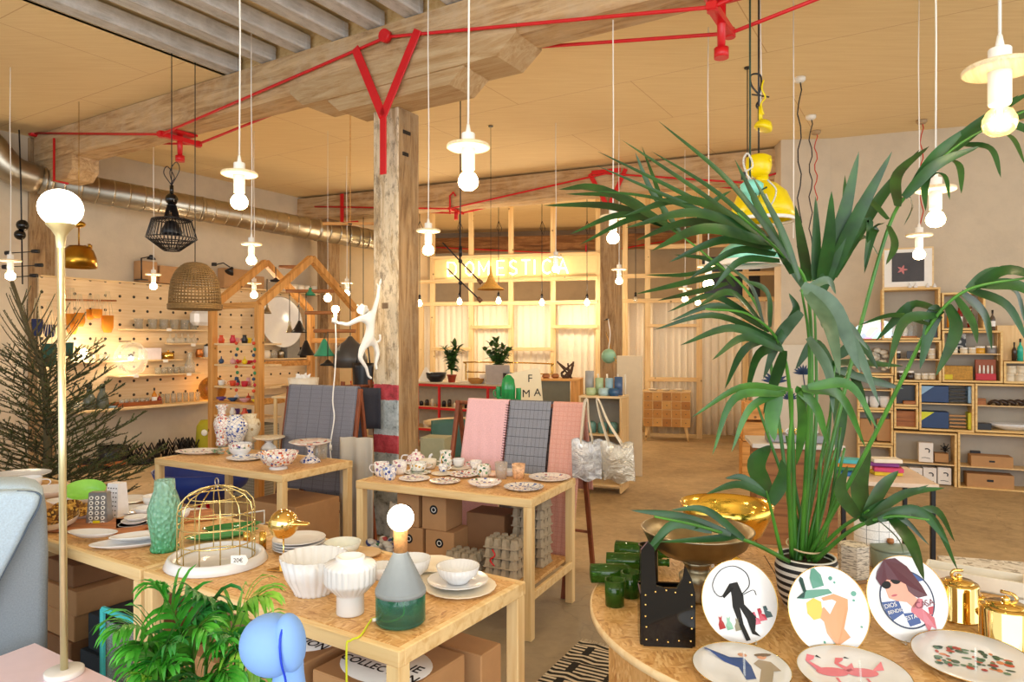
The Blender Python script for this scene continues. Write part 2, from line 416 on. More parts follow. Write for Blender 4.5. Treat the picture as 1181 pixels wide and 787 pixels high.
# walls
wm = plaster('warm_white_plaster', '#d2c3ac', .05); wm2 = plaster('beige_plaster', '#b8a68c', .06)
mb = MB(); c = AB(-9.5, 5.5, 2.05); mb.box(c, (.2, 13.2, 4.1), TH, ch=0); struct('wall_left', mb, wm)
def wall(name, p0, p1, z0, z1, t, m):
    p0 = Vector((*p0, 0)); p1 = Vector((*p1, 0)); d = p1-p0; n = Vector((-d.y, d.x, 0)).normalized()
    mb = MB(); c = (p0+p1)/2+n*t/2; c.z = (z0+z1)/2; mb.box(c, (d.length, t, z1-z0), math.atan2(d.y, d.x), ch=0)
    return struct(name, mb, m)
wall('wall_back_left', (-3.5, 12.45), (-1.55, 12.75), 0, 4.1, .12, plaster('cream_panel', '#e3c99c', .04))
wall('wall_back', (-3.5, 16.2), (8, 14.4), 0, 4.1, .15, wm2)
wall('wall_right', (3.86, 8.52), (10.2, 6.21), 0, 4.1, .2, wm)
wall('wall_pillar', (3.32, 8.56), (3.9, 8.50), 0, 4.1, .3, wm)
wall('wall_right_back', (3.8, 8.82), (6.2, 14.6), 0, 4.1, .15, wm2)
# pegboard panel
pm = pegboard('pegboard_ply')
p0 = LW(60, 395, .06); p1 = AB(-9.34, 8.2)
L = (p1-p0).length; mid = (p0+p1)/2; mid.z = 1.57
mb = MB(); mb.box((0, 0, 0), (L, .04, 1.66)); mb2 = MB(); mb2.box((0, -.02, .84), (L, .1, .02))
pb = thing('pegboard', 'large pale plywood pegboard with black holes along the left wall', 'pegboard', mid, TH+PI/2)
mb.obj('panel', pm, pb); mb2.obj('top_strip', M_['ply'], pb)
# old wall posts
ow = oldwood('weathered_beam_wood', '#d0b084', '#b08c60', '#6e5236', 'x', '#c8b090'); owz = oldwood('weathered_post_wood', '#b8976c', '#8c6c48', '#4a3422', 'z', '#a89070')
def post(px0, px1, Y, z1, label, m=owz, z0=0):
    x0 = (px0-CX)/F*Y; x1 = (px1-CX)/F*Y; w = (x1-x0)/(abs(A.x)+abs(B.x))*1.05
    mb = MB(); n = 14
    def fn_ring(z):
        return z
    mb.box((0, 0, (z0+z1)/2), (w, w, z1-z0), ch=.012)
    return solo('timber_post', mb, m, label, 'post', ((x0+x1)/2, Y, 0), TH)
post(24, 60, 8.6, 4.09, 'rough old timber post against the left wall under the duct')
post(367, 391, 11.95, 3.7, 'old timber post in the far left corner under the second beam')
# main post: painted face + raw face
p = P(459, 395, 5.6); W = .27
pc = p + A*0 + (B-A)*(W/2) ; pc.z = 0
mb = MB(); mb.box((0, 0, 1.76), (W, W, 3.5), ch=.01)
for f in range(6): pass
pt = thing('timber_post', 'thick central timber post with flaking white paint and red bands', 'post', pc, TH)
pp = painted_post('flaking_painted_timber')
o = mb.obj('shaft', [pp, owz], pt)
for pl in o.data.polygons:
    if abs(pl.normal.x) > .8: pl.material_index = 1
MB().box((W/2+.002, -.045, 3.14), (.012, .07, .03)).obj('iron_clamp', M_['black'], pt); MB().box((W/2+.002, -.03, 3.32), (.012, .09, .03)).obj('iron_clamp', M_['black'], pt)
mb = MB(); mb.box((.0, -W/2-.004, 1.9), (.06, .012, .045)); mb.obj('metal_plate', plain('rust', '#7a6248', .6), pt)
# second post, below beam 2
B2a, B2b = Vector((-3.7, 12.13, 0)), Vector((4.0, 8.72, 0)); b2d = (B2b-B2a).normalized(); b2r = math.atan2(b2d.y, b2d.x)
post(692, 717, 9.85, 3.66, 'bare dark timber post beside the candle shelf at the back')
# main beam with corbels, brace and tie rods
a0 = AB(-9.4, 4.29, 3.925); bt = thing('timber_beam', 'huge weathered timber beam across the ceiling over the central post', 'beam', AB(-3.3, 4.29, 3.92), TH)
mb = MB()
def beamfn(mb, x0, x1, w, h, n=26, amp=.012):
    vs = []; fs = []
    for i in range(n+1):
        x = x0+(x1-x0)*i/n; j = [R.uniform(-amp, amp) for _ in range(8)]
        c = .03
        ring = [(-w/2, -h/2+c), (-w/2+c, -h/2), (w/2-c, -h/2), (w/2, -h/2+c), (w/2, h/2), (-w/2, h/2)]
        for q, (y, z) in enumerate(ring): vs.append((x, y+j[q]*(q < 4), z+(j[q]*(q < 4))))
    for i in range(n):
        for k in range(6): fs.append((i*6+k, i*6+(k+1) % 6, (i+1)*6+(k+1) % 6, (i+1)*6+k))
    fs += [tuple(range(6)), tuple(n*6+k for k in range(5, -1, -1))]; mb.add(vs, fs)
beamfn(mb, -5.98, 6.5, .34, .345); mb.obj('beam', ow, bt)
# a coordinate along the beam: x = a+3.3; post centre
ap = pc.dot(A)+3.3
cor = MB()
def corbel(mb, x0, x1, z0, z1, w, c):
    pl = [(x0, z1), (x0, z0+c*.8), (x0+c, z0), (x1-c, z0), (x1, z0+c*.8), (x1, z1)]
    mb.prism(pl, Matrix.Identity(4), w)
cor2 = oldwood('corbel_wood', '#c6ab84', '#b08c5e', '#8a6a44', 'x', '#b89a72')
m1 = MB(); corbel(m1, ap-.92, ap+1.36, -.30, -.1, .37, .16); m1.obj('corbel', cor2, bt, 'long upper corbel')
m1 = MB(); corbel(m1, ap-.48, ap+.9, -.415, -.28, .33, .13); m1.obj('corbel', cor2, bt, 'short lower corbel')
m1 = MB(); corbel(m1, -5.95, -5.15, -.42, -.16, .3, .12); m1.obj('corbel', ow, bt, 'corbel at the left wall')
m1 = MB(); m1.box((ap, -.2, .0), (.0001+.18, .012, .2)); 
# red steel tie rod set on the beam
rt = bt
def rodz(x): return x-3.3
fr = -.2
def rod_path(y):
    return [(-5.95, y, .19), (ap-2.78, y, -.235), (ap+.2, y, .055), (ap+2.72, y, -.35), (ap+4.5, y, -.05)]
m1 = MB(); m1.tube(rod_path(-.2), .013, 8); m1.obj('front_rod', M_['red'], rt)
m1 = MB(); m1.tube(rod_path(.205), .013, 8); m1.obj('rear_rod', M_['red'], rt)
for xs, zz in ((ap-2.78, -.235), (ap+2.72, -.35)):
    m1 = MB(); m1.box((xs, 0, -.185), (.22, .26, .02)); m1.box((xs, 0, zz), (.06, .47, .045)); m1.cyl((xs, 0, -.18), (xs, 0, zz-.17), .03, .024); m1.cyl((xs, 0, zz-.17), (xs, 0, zz-.23), .045)
    for yy in (-.2, .205): m1.cyl((xs, yy, zz-.03), (xs, yy, zz+.03), .032)
    m1.obj('strut', M_['red'], rt)
yf = -.215
m1 = MB(); zc = -.56
m1.bar((ap+.17, yf, zc), (ap-.125, yf, .035), .012, .075, (1, 0, .6)); m1.bar((ap+.17, yf, zc), (ap+.52, yf, .03), .012, .075, (1, 0, -.6))
m1.obj('brace_arm', M_['red'], rt)
MB().box((ap+.165, -.205, -.76), (.062, .014, .5)).obj('brace_stem', M_['red'], rt); MB().cyl((ap+.2, yf-.03, .055), (ap+.2, yf+.02, .055), .05).obj('rod_knob', M_['red'], rt)
m1 = MB(); m1.tube([(-5.4, -.22, .04), (-5.4, -.22, -.45), (-5.1, -.22, -.52)], .014, 6); MB().cyl((-5.93, -.24, .19), (-5.93, -.15, .19), .045).obj('rod_knob', M_['red'], rt); m1.obj('wall_strap', M_['red'], rt)
# second beam
c2 = (B2a+B2b)/2; L2 = (B2b-B2a).length
b2 = thing('timber_beam', 'second weathered timber beam further back above the hanging lamps', 'beam', (c2.x, c2.y, 3.88), b2r)
mb = MB(); beamfn(mb, -L2/2, L2/2, .32, .38); mb.obj('beam', ow, b2)
t2 = b2
def b2x(px):                                      # local x of a pixel column on beam 2
    k = (px-CX)/F; t = (k*c2.y-c2.x)/(b2d.x-k*b2d.y); return t
for yy, nm in ((-.2, 'front_rod'), (.2, 'rear_rod')):
    m1 = MB(); m1.tube([(b2x(372), yy, .02), (b2x(525)-.3, yy, -.19), (b2x(525), yy, -.22), (b2x(703), yy, .08), (b2x(860), yy, -.22), (b2x(960), yy, .0)], .014, 6); m1.obj(nm, M_['red'], t2)
m1 = MB(); x = b2x(526); m1.cyl((x, 0, -.19), (x, 0, -.36), .03); m1.box((x, 0, -.22), (.05, .45, .04)); m1.tube([(x, -.2, -.3), (x, -.2, -.02), (x+.06, -.2, .03), (x+.1, -.2, -.03)], .016, 6); m1.obj('strut', M_['red'], t2)
m1 = MB(); x = b2x(705); m1.bar((x, -.19, -.38), (x-.26, -.19, .1), .012, .06, (1, 0, .5)); m1.bar((x+.02, -.19, -.38), (x+.26, -.19, .12), .012, .06, (1, 0, -.5)); m1.box((x-.02, -.2, .11), (.42, .014, .06)); m1.obj('brace_arm', M_['red'], t2)
m1 = MB(); x = b2x(403); m1.box((x, -.2, -.06), (.07, .014, .5)); m1.box((x+.18, -.2, -.296), (.3, .014, .03)); m1.obj('wall_strap', M_['red'], t2)
# third beam behind the partition
b3 = thing('timber_beam', 'dark timber beam behind the sign partition at the very back', 'beam', (2.0, 14.9, 3.75), math.radians(-9))
mb = MB(); beamfn(mb, -5.0, 2.4, .3, .3); mb.obj('beam', oldwood('dark_beam', '#a87c50', '#7a5230', '#3c2414'), b3)
m1 = MB(); m1.tube([(-4.5, -.18, .0), (-.4, -.18, -.28), (1.6, -.18, .02)], .014, 6); m1.box((-.4, -.18, -.25), (.03, .03, .35)); m1.obj('tie_rod', M_['red'], b3)
# duct
dm = M_['steel']
d = thing('ventilation_duct', 'round galvanised steel air duct running high along the left wall', 'duct')
pts = [P(-60, 118, 7.6), P(-12, 168, 7.9), P(14, 196, 8.05), P(45, 208, 8.25)]
m1 = MB(); m1.tube(spline(pts, 14), .17, 20); m1.obj('elbow', dm, d, 'bent elbow section')
q0, q1 = P(45, 208, 8.25), P(470, 284, 12.0)
m1 = MB(); m1.tube([q0, q1], .165, 24); m1.obj('pipe', dm, d)
m1 = MB()
for i in range(30):
    t = (i+.3)/30; c = q0.lerp(q1, t); dd = (q1-q0).normalized()*.012; m1.tube([c-dd, c+dd], .1685, 24)
m1.obj('seam_rib', dm, d)
for i in (.0, .33, .66):
    c = q0.lerp(q1, i+.02); dd = (q1-q0).normalized()*.02; MB().tube([c-dd, c+dd], .173, 24).obj('joint_collar', dm, d)

# ------------------------------------------------------------------ sign partition with curtains
PL = Vector((-1.58, 12.6, 0)); pu = Vector((.9737, -.228, 0)); PR = math.atan2(pu.y, pu.x)
def ps(px): k = (px-CX)/F; return (12.6*k+1.58)/(.9737+.228*k)
fp = thing('partition_frame', 'pine stud partition frame holding the neon shop sign', 'partition', PL, PR)
pine = M_['pine']; pz = M_['pine_z']
studs = [486, 499, 543.5, 589.5, 638, 690, 721, 747, 806.5, 860, 898]
for q in studs:
    m1 = MB(); z1 = CEIL if q not in (486,) else 2.3; m1.box((ps(q), 0, z1/2), (.09, .05, z1)); m1.obj('stud', pz, fp)
def rail(px0, px1, z, h=.07):
    m1 = MB(); x0, x1 = ps(px0), ps(px1); m1.box(((x0+x1)/2, -.026, z), (x1-x0, .05, h)); m1.obj('rail', pine, fp)
rail(484, 690, 2.29); rail(718, 900, 2.30); rail(484, 690, 2.70); rail(497, 692, 3.12, .06); rail(718, 900, 2.72); rail(747, 900, 3.2)
rail(543, 590, 1.87, .06); rail(638, 690, 1.87, .06); rail(499, 543, 1.48, .06); rail(590, 638, 1.48, .06); rail(747, 806, .98); rail(747, 806, 1.88, .05)
sp = thing('shop_sign', 'glowing neon shop name sign on a pale timber board', 'sign', PL+Vector((0, 0, 0)), PR)
m1 = MB(); x0, x1 = ps(501), ps(688); m1.box(((x0+x1)/2, .03, 2.915), (x1-x0, .02, .36)); m1.obj('board', plain('sign_board', '#ead39a', .7, var=.03), sp)
neon = emis('neon_tube', '#fff0b8', 5); neon2 = M_['white_paint']
strokes = {'D': [[(0, 0), (0, 1), (.45, .95), (.62, .7), (.62, .3), (.45, .05), (0, 0)]], 'O': [[(.3, 0), (.05, .2), (0, .5), (.05, .8), (.3, 1), (.55, .8), (.6, .5), (.55, .2), (.3, 0)]],
 'M': [[(0, 0), (0, 1), (.35, .3), (.7, 1), (.7, 0)]], 'E': [[(.5, 0), (0, 0), (0, 1), (.5, 1)], [(0, .5), (.42, .5)]], 'S': [[(.02, .12), (.25, 0), (.5, .12), (.5, .36), (.06, .62), (.04, .86), (.28, 1), (.5, .88)]],
 'T': [[(0, 1), (.6, 1)], [(.3, 1), (.3, 0)]], 'I': [[(0, 0), (0, 1)]], 'C': [[(.55, .85), (.35, 1), (.08, .85), (0, .5), (.08, .15), (.35, 0), (.55, .15)]], 'A': [[(0, 0), (.33, 1), (.66, 0)], [(.12, .35), (.54, .35)]]}
hx = [517, 537.5, 553, 574, 588, 602, 617, 626, 644]
for i, ch in enumerate('DOMESTICA'):
    m1 = MB()
    for st in strokes[ch]:
        pts = [(ps(hx[i])+x*.3*(.85 if ch != 'I' else 1), -.035, 2.79+z*.25) for x, z in st]
        m1.tube(pts, .0125, 6)
    o = m1.obj('neon_letter', neon, sp)
# curtains
def curtain(px0, px1, ztop, zbot, label, y=.09, folds=None, m=None):
    x0, x1 = ps(px0), ps(px1); w = x1-x0; nf = folds or max(3, int(w/.11)); ph = R.random()*6
    m1 = MB()
    def fn(u, v):
        x = x0+w*u; a = .028*(.45+.55*(1-v))*(1+.3*math.sin(u*17+ph)); return (x+.01*math.sin(u*nf*2*PI), y+a*math.sin(u*nf*2*PI+ph+.8*math.sin(u*9)), zbot+(ztop-zbot)*v)
    m1.grid(fn, nf*8, 3, True, .004); return solo('curtain', m1, m or cm, label, 'curtain', PL, PR)
cm = textile('ivory_linen_curtain', '#f8ecd6'); 
curtain(486, 541, 2.27, .06, 'ivory curtain left of the potted plant by the monitor'); curtain(545, 588, 2.27, .06, 'ivory curtain behind the bushy potted plant')
curtain(591, 637, 2.27, .06, 'ivory curtain behind the laptop end of the counter'); curtain(640, 689, 2.27, .06, 'ivory curtain behind the low orange cabinet')
curtain(722, 746, 2.28, .06, 'narrow ivory curtain right of the rear timber post'); curtain(749, 804, 2.28, .06, 'ivory curtain behind the little drawer chest')
curtain(808, 896, 2.28, .06, 'wide ivory curtain behind the big palm')
m1 = MB(); m1.box((ps(846), 1.0, 1.55), (1.0, .5, 3.1)); solo('wardrobe', m1, M_['black'], 'black cabinet top showing above the right curtain', 'cabinet', PL, PR)
# ------------------------------------------------------------------ hanging lamps
BULBS = []
def ceil_z(p):
    a = p.x*A.x+p.y*A.y; b = p.x*B.x+p.y*B.y
    return CEIL+.168 if (b < 4.22 and a > -5.66) else CEIL-.001
def cord(parent, z0, z1, r=.004, m=None, name='cord', wob=0):
    m1 = MB(); n = 2 if not wob else 14
    pts = [(wob*math.sin(i*1.9)*(0 < i < n), wob*math.cos(i*1.3)*(0 < i < n), z0+(z1-z0)*i/n) for i in range(n+1)]
    m1.tube(pts, r, 6); m1.cyl((0, 0, z1-.012), (0, 0, z1), .028, seg=14); return m1.obj(name, m or M_['white_cord'], parent)
disc_wood = wood('pale_disc_wood', '#f0dcb8', '#e0c494', 3, knots=False)
ref = {}
def ringlamp(px, py, Y, label, e=9, near=False, group='ring pendant lamps'):
    p = P(px, py, Y); t = thing('pendant_lamp', label, 'lamp', p, R.uniform(-1, 1), group)
    z1 = ceil_z(p)-p.z
    m1 = MB(); n = 3
    m1.tube([(0, 0, .2), (.004, 0, .2+(z1-.2)*.35), (-.003, .003, .2+(z1-.2)*.7), (0, 0, z1)], .0042, 6); m1.lathe([(.0, .225), (.006, .225), (.011, .195), (.012, .18)], seg=12)
    m1.obj('cord', M_['white_cord'], t)
    if 'h' not in ref:
        m1 = MB(); m1.lathe([(0, .19), (.025, .19), (.027, .187), (.027, .045), (.024, .04), (0, .04)], seg=24); ref['h'] = m1.obj('lamp_holder', M_['white_paint'], t)
        m1 = MB(); m1.lathe([(.024, .128), (.083, .128), (.087, .132), (.087, .14), (.083, .144), (.024, .144)], seg=40); ref['d'] = m1.obj('disc', disc_wood, t)
        m1 = MB(); m1.lathe([(.012, .045), (.016, .034), (.03, .024), (.04, .004), (.041, -.01), (.036, -.026), (.022, -.038), (0, -.043)], seg=24); ref['b'] = m1.obj('bulb', M_['bulb'], t)
    else:
        for k in 'hd':
            o = ref[k].copy(); COL.objects.link(o); o.parent = t
        if not near:
            o = ref['b'].copy(); COL.objects.link(o); o.parent = t
    if near:
        m1 = MB(); m1.lathe([(.012, .045), (.016, .034), (.03, .024), (.04, .004), (.041, -.01), (.036, -.026), (.022, -.038), (0, -.043)], seg=28); g = m1.obj('bulb', glass('warm_bulb_glass', '#fff0cc', .02, .12), t)
        m1 = MB(); m1.ball((0, 0, -.004), .017, 16); m1.cyl((0, 0, .01), (0, 0, .045), .006); m1.obj('filament', M_['bulb'], g)
    BULBS.append((p+Vector((0, 0, -.003)), e*2.5))
    return t
ringlamp(540, 208, 2.8, 'large ring pendant lamp hanging just right of the central post', 8)
ringlamp(1153, 139, 1.83, 'nearest ring pendant lamp, clear bulb, in the upper right corner', 1.6, True)
ringlamp(276, 232, 3.45, 'ring pendant lamp hanging left of the house frames', 8)
ringlamp(1079, 252, 3.25, 'ring pendant lamp with a wooden disc in front of the right wall', 8)
ringlamp(1060, 293, 5.0, 'ring pendant lamp in front of the framed picture on the right wall', 8)
ringlamp(494, 288, 5.0, 'ring pendant lamp right beside the central post, lower than the large one', 8)
ringlamp(290, 300, 5.9, 'ring pendant lamp above the rattan dome lamp, in front of the house gable', 8)
ringlamp(707, 274, 4.6, 'ring pendant lamp just above the palm tips at the rear post', 8)
ringlamp(714, 324, 8.2, 'small far ring pendant lamp low against the rear timber post', 12)
ringlamp(641, 310, 7.9, 'far ring pendant lamp in front of the last sign letters', 10)
ringlamp(12, 318, 6.3, 'ring pendant lamp at the left edge in front of the black spotlights', 8)
ringlamp(400, 338, 9.3, 'far ring pendant lamp left of the central post above the climbing monkey', 10)
ringlamp(177, 330, 8.1, 'far ring pendant lamp in front of the pegboard', 10)
ringlamp(790, 345, 9.0, 'far ring pendant lamp beside the mint dome, left one of two', 10)
ringlamp(805, 349, 10.0, 'far ring pendant lamp beside the mint dome, right one of two', 8)
ringlamp(817, 327, 5.5, 'ring pendant lamp shining through the upper palm leaves', 8)
ringlamp(293, 340, 8.2, 'lower far ring pendant lamp inside the left house frame', 8)
def edison(px, py, Y, label, e=58):
    p = P(px, py, Y); t = thing('pendant_bulb', label, 'lamp', p, 0, 'bare bulbs on black cords')
    z1 = ceil_z(p)-p.z; m1 = MB(); m1.tube([(0, 0, .09), (0, 0, z1)], .006, 6)
    if R.random() < .7: m1.tube([(.0, 0, z1-.5), (.05, 0, z1-.62), (.03, 0, z1-.75), (-.03, 0, z1-.62), (0, 0, z1-.5)], .005, 6)
    m1.obj('cord', M_['black'], t); m1 = MB(); m1.lathe([(0, .13), (.012, .13), (.022, .1), (.022, .04), (0, .04)], seg=14); m1.obj('lamp_holder', M_['black'], t)
    m1 = MB(); m1.lathe([(.016, .04), (.03, .015), (.042, -.02), (.03, -.055), (0, -.068)], seg=16); m1.obj('bulb', M_['bulb'], t)
    BULBS.append((p+Vector((0, -.0, -.01)), e))
for px, py, lb in ((484, 349, 'bare glowing bulb on a black cord, leftmost, right beside the central post'), (530, 347, 'bare glowing bulb on a black cord under the black chandelier'), (575, 346, 'bare glowing bulb on a black cord right of the straw lampshade'),
                   (625, 348, 'bare glowing bulb on a black cord below the letter C of the sign'), (677, 348, 'bare glowing bulb on a black cord below the right end of the sign')):
    edison(px, py, 11.4, lb)
p = P(733, 345, 11.3); t = thing('pendant_bulb', 'unlit clear bulb on a black cord right of the rear post', 'lamp', p); m1 = MB(); m1.tube([(0, 0, .08), (0, 0, ceil_z(p)-p.z)], .006, 6); m1.obj('cord', M_['black'], t)
m1 = MB(); m1.lathe([(0, .12), (.02, .1), (.02, .04), (0, .04)], seg=12); m1.obj('lamp_holder', M_['black'], t); m1 = MB(); m1.lathe([(.016, .04), (.04, -.01), (.03, -.05), (0, -.06)], seg=14); m1.obj('bulb', M_['clear'], t)

# globe table lamp on the pink table
pk = T(74, 779, .5)
t = thing('globe_lamp', 'tall thin brass lamp with a glowing opal globe on the pink table', 'lamp', pk)
tilt = P(70, 262, pk.y)-pk
m1 = MB(); m1.lathe([(0, 0), (.055, 0), (.058, .003), (.058, .018), (.054, .02), (0, .02)], seg=32); m1.obj('base', plain('white_marble', '#efedea', .2, var=.05), t)
lb = plain('pale_brass', '#ece2b4', .3, .8, .03)
m1 = MB(); m1.cyl((0, 0, .02), tilt, .0115, seg=16); m1.obj('pole', lb, t)
m1 = MB(); m1.lathe([(.0118, -.07), (.016, -.03), (.028, -.01), (.042, .004), (.044, .01)], tilt, 24); m1.obj('collar', lb, t)
m1 = MB(); m1.ball(tilt+Vector((0, 0, .062)), .066, 32, (1, 1, .95)); m1.obj('globe', M_['globe'], t)
BULBS.append((pk+tilt+Vector((0, -.12, .05)), 3))

# black wire pendant
p = P(198, 262, 6.0)
t = thing('wire_lamp', 'black wire cage pendant lamp with a diamond outline', 'lamp', p)
m1 = MB(); K = 6.0/F
R1, R2, R3 = 27*K, 9*K, 8*K; zt, zm, zb, zn = 20*K, -28*K, -38*K, 10*K
prof = [(4.5*K, 25*K), (8*K, 11*K), (21*K, 8*K), (27*K, -13*K), (9*K, -27*K)]
for k in range(40):
    a = 2*PI*k/40; m1.tube([(r*math.cos(a), r*math.sin(a), z) for r, z in prof], .0035, 5)
for (r, z) in prof+[(21*K, -17*K), (15*K, -22*K)]:
    m1.tube([(r*math.cos(2*PI*i/28), r*math.sin(2*PI*i/28), z) for i in range(28)], .005, 5, True)
m1.obj('cage', M_['black'], t)
m1 = MB(); m1.lathe([(0, 8*K), (6*K, 6*K), (12*K, -6*K), (11*K, -8*K)], seg=24); m1.obj('inner_shade', M_['black'], t)
m1 = MB(); m1.ball((0, 0, 32*K), 7*K, 20); m1.cyl((0, 0, 38*K), (0, 0, 48*K), 2.2*K); m1.obj('ball', M_['black_gloss'], t)
m1 = MB(); z1 = ceil_z(p)-p.z; m1.tube([(0, 0, 46*K), (0, 0, z1)], .004, 6)
m1.tube(spline([(0, 0, 48*K), (-9*K, 0, 62*K), (-5*K, 0, 70*K), (3*K, 0, 58*K), (-1*K, 0, 50*K)], 20), .004, 6); m1.tube(spline([(0, 0, 48*K), (9*K, 0, 66*K), (5*K, 0, 75*K), (-2*K, 0, 64*K), (1*K, 0, 50*K)], 20), .004, 6)
m1.obj('cord', M_['black'], t)
# rattan dome
p = P(225, 330, 6.2); K = 6.2/F
t = thing('rattan_lamp', 'brown woven rattan dome pendant lamp', 'lamp', p)
rat = plain('rattan', '#8a6a3c', .7, var=.25, scale=60); m1 = MB()
pf = [(3*K, 27*K), (12*K, 24.5*K), (20*K, 17*K), (25*K, 6*K), (27*K, -8*K), (28*K, -27*K)]
for k in range(44):
    a = 2*PI*k/44; m1.tube([(r*math.cos(a), r*math.sin(a), z) for r, z in pf], .0042, 4)
sp_ = spline([(r, 0, z) for r, z in pf], 22)
for q in sp_[2:]:
    m1.tube([(q.x*math.cos(2*PI*i/32), q.x*math.sin(2*PI*i/32), q.z) for i in range(32)], .0052, 4, True)
for z in (-22, -24, -26): m1.tube([(28.3*K*math.cos(2*PI*i/32), 28.3*K*math.sin(2*PI*i/32), z*K) for i in range(32)], .011, 5, True)
m1.obj('shade', rat, t); cord(t, 27*K, ceil_z(p)-p.z, .004, M_['black'])
# brass dome by the wall
p = P(91, 297, 7.2); K = 7.2/F
t = thing('brass_lamp', 'brass dome pendant lamp hanging near the left wall', 'lamp', p); ob = plain('satin_brass', '#b08430', .3, 1, .1)
m1 = MB(); m1.lathe([(3*K, 14*K), (10*K, 13*K), (15*K, 8*K), (18*K, -1*K), (18.6*K, -12*K), (18*K, -12*K), (17*K, -1*K), (9*K, 12*K)], seg=32); m1.obj('shade', ob, t)
for i in range(8):
    a = i*PI/4; m1 = MB(); m1.cyl((12*K*math.cos(a), 12*K*math.sin(a), 11*K), (12*K*math.cos(a), 12*K*math.sin(a), 15.5*K), 1.6*K, seg=8)
    if i < 4: m1.obj('knob', ob, t)
m1 = MB(); m1.tube([(0, 0, 13*K), (0, 0, 40*K)], .008, 8); m1.ball((0, 0, 38*K), 5*K, 16, (1.5, 1, .8)); m1.tube([(0, 0, 40*K), (0, 0, ceil_z(p)-p.z)], .003, 6); m1.obj('cord', ob, t)
# black dark dome behind the house frame
p = P(404, 410, 7.6); K = 7.6/F
t = thing('dome_lamp', 'wide dark grey dome pendant lamp left of the central post', 'lamp', p); m1 = MB()
m1.lathe([(2*K, 22*K), (6*K, 17*K), (14*K, 11*K), (19*K, -2*K), (20*K, -14*K), (19.4*K, -14*K), (13*K, 8*K), (2*K, 17*K)], seg=32); m1.obj('shade', plain('dark_grey_enamel', '#4a4744', .4), t)
cord(t, 22*K, 2.9-p.z, .005, M_['black'])
m1 = MB(); m1.bar((-.3, 0, 2.9-p.z), (.35, 0, 2.9-p.z), .03, .03); m1.tube([(0, 0, 2.9-p.z), (0, 0, CEIL-p.z)], .004, 6); m1.obj('hanging_rail', M_['orange_wood_x'], t)
# yellow lamp and turquoise lamp, mint dome
yel = plain('yellow_enamel', '#ecd40a', .3, var=.03); tq = plain('turquoise_enamel', '#86dccb', .35, var=.03)
p = P(879, 237, 4.6); K = 4.6/F
t = thing('industrial_lamp', 'big glossy yellow industrial dome lamp', 'lamp', p)
m1 = MB(); m1.lathe([(9*K, 27*K), (16*K, 24*K), (27*K, 14*K), (33*K, 0), (36*K, -16*K), (35.4*K, -16*K), (31*K, 0), (14*K, 20*K)], seg=36); s_ = m1.obj('shade', yel, t)
m1 = MB(); m1.lathe([(34.5*K, -15.8*K), (36.6*K, -16*K), (37*K, -18*K), (36*K, -20*K), (33*K, -19*K)], seg=36); m1.obj('rim', M_['white_paint'], s_)
m1 = MB(); m1.cyl((0, 0, 22*K), (0, 0, 34*K), 7*K, seg=24); m1.obj('neck', yel, t)
m1 = MB(); m1.lathe([(0, 32*K), (9*K, 33*K), (13*K, 38*K), (14.5*K, 45*K), (14*K, 55*K), (9*K, 58*K), (0, 58*K)], Vector((-4*K, 0, 0)), 28); m1.cyl((4*K, -11*K, 49*K), (5*K, -14*K, 49*K), 1.5*K, seg=8); m1.obj('gear_housing', yel, t)
m1 = MB(); z1 = ceil_z(p)-p.z; m1.tube([(-4*K, 0, 58*K), (-4*K, 0, z1)], .006, 6); m1.obj('cord', M_['black'], t)
p = P(876, 143, 4.6)
t = thing('spot_lamp', 'small tilted yellow lamp hanging above the big yellow lamp on knotted cord', 'lamp', p)
m1 = MB(); Mx = Matrix.Rotation(.35, 3, 'Y'); m1.lathe([(0, 6*K), (7*K, 5*K), (10*K, 0), (10.5*K, -4*K), (9*K, -5*K), (0, -4*K)], (5*K, 0, -2*K), 24, M=Mx); m1.obj('shade', yel, t)
m1 = MB(); m1.cyl((1*K, 0, 2*K), (1*K, 0, 20*K), 2.6*K); m1.obj('neck', yel, t)
m1 = MB(); m1.tube([(1*K, 0, 20*K), (2*K, 0, 50*K), (0, 0, ceil_z(p)-p.z)], .004, 6); m1.obj('cord', M_['white_cord'], t)
m1 = MB(); m1.tube(spline([(0, 0, 33*K), (-9*K, 0, 44*K), (-10*K, 0, 56*K), (0, 0, 57*K), (2*K, 0, 48*K), (0, 0, 36*K)], 26), .006, 6)
m1.tube(spline([(0, 0, 34*K), (2*K, .01, 30*K), (-3*K, .01, 22*K), (1*K, 0, 15*K)], 16), .007, 6); m1.tube([(-9*K, 0, 34*K), (11*K, 0, 31*K)], .005, 6); m1.obj('black_loop', M_['black'], t)
m1 = MB(); m1.tube(spline([(4*K, -.01, 50*K), (2*K, -.01, 40*K), (6*K, -.01, 30*K), (1*K, -.01, 22*K), (4*K, -.01, 10*K)], 20), .006, 6); m1.obj('yellow_loop', yel, t)
p = P(871, 222, 4.3); K = 4.3/F
t = thing('pulley_lamp', 'small turquoise lamp housing hanging in front of the yellow dome', 'lamp', p)
m1 = MB(); m1.lathe([(0, 14*K), (8*K, 13*K), (13*K, 9*K), (13*K, 2*K), (9*K, -3*K), (6*K, -4*K), (5*K, -16*K), (0, -17*K)], (-4*K, 0, 0), 28); m1.obj('housing', tq, t)
m1 = MB(); m1.tube([(-6*K, -.04, 4*K), (0, -.05, -10*K), (3*K, -.05, 0), (10*K, -.05, 4*K)], .006, 6); m1.tube([(-6*K, 0, 10*K), (-6*K, 0, ceil_z(p)-p.z)], .006, 6); m1.obj('cord', plain('dark_green_flex', '#244434', .6), t)
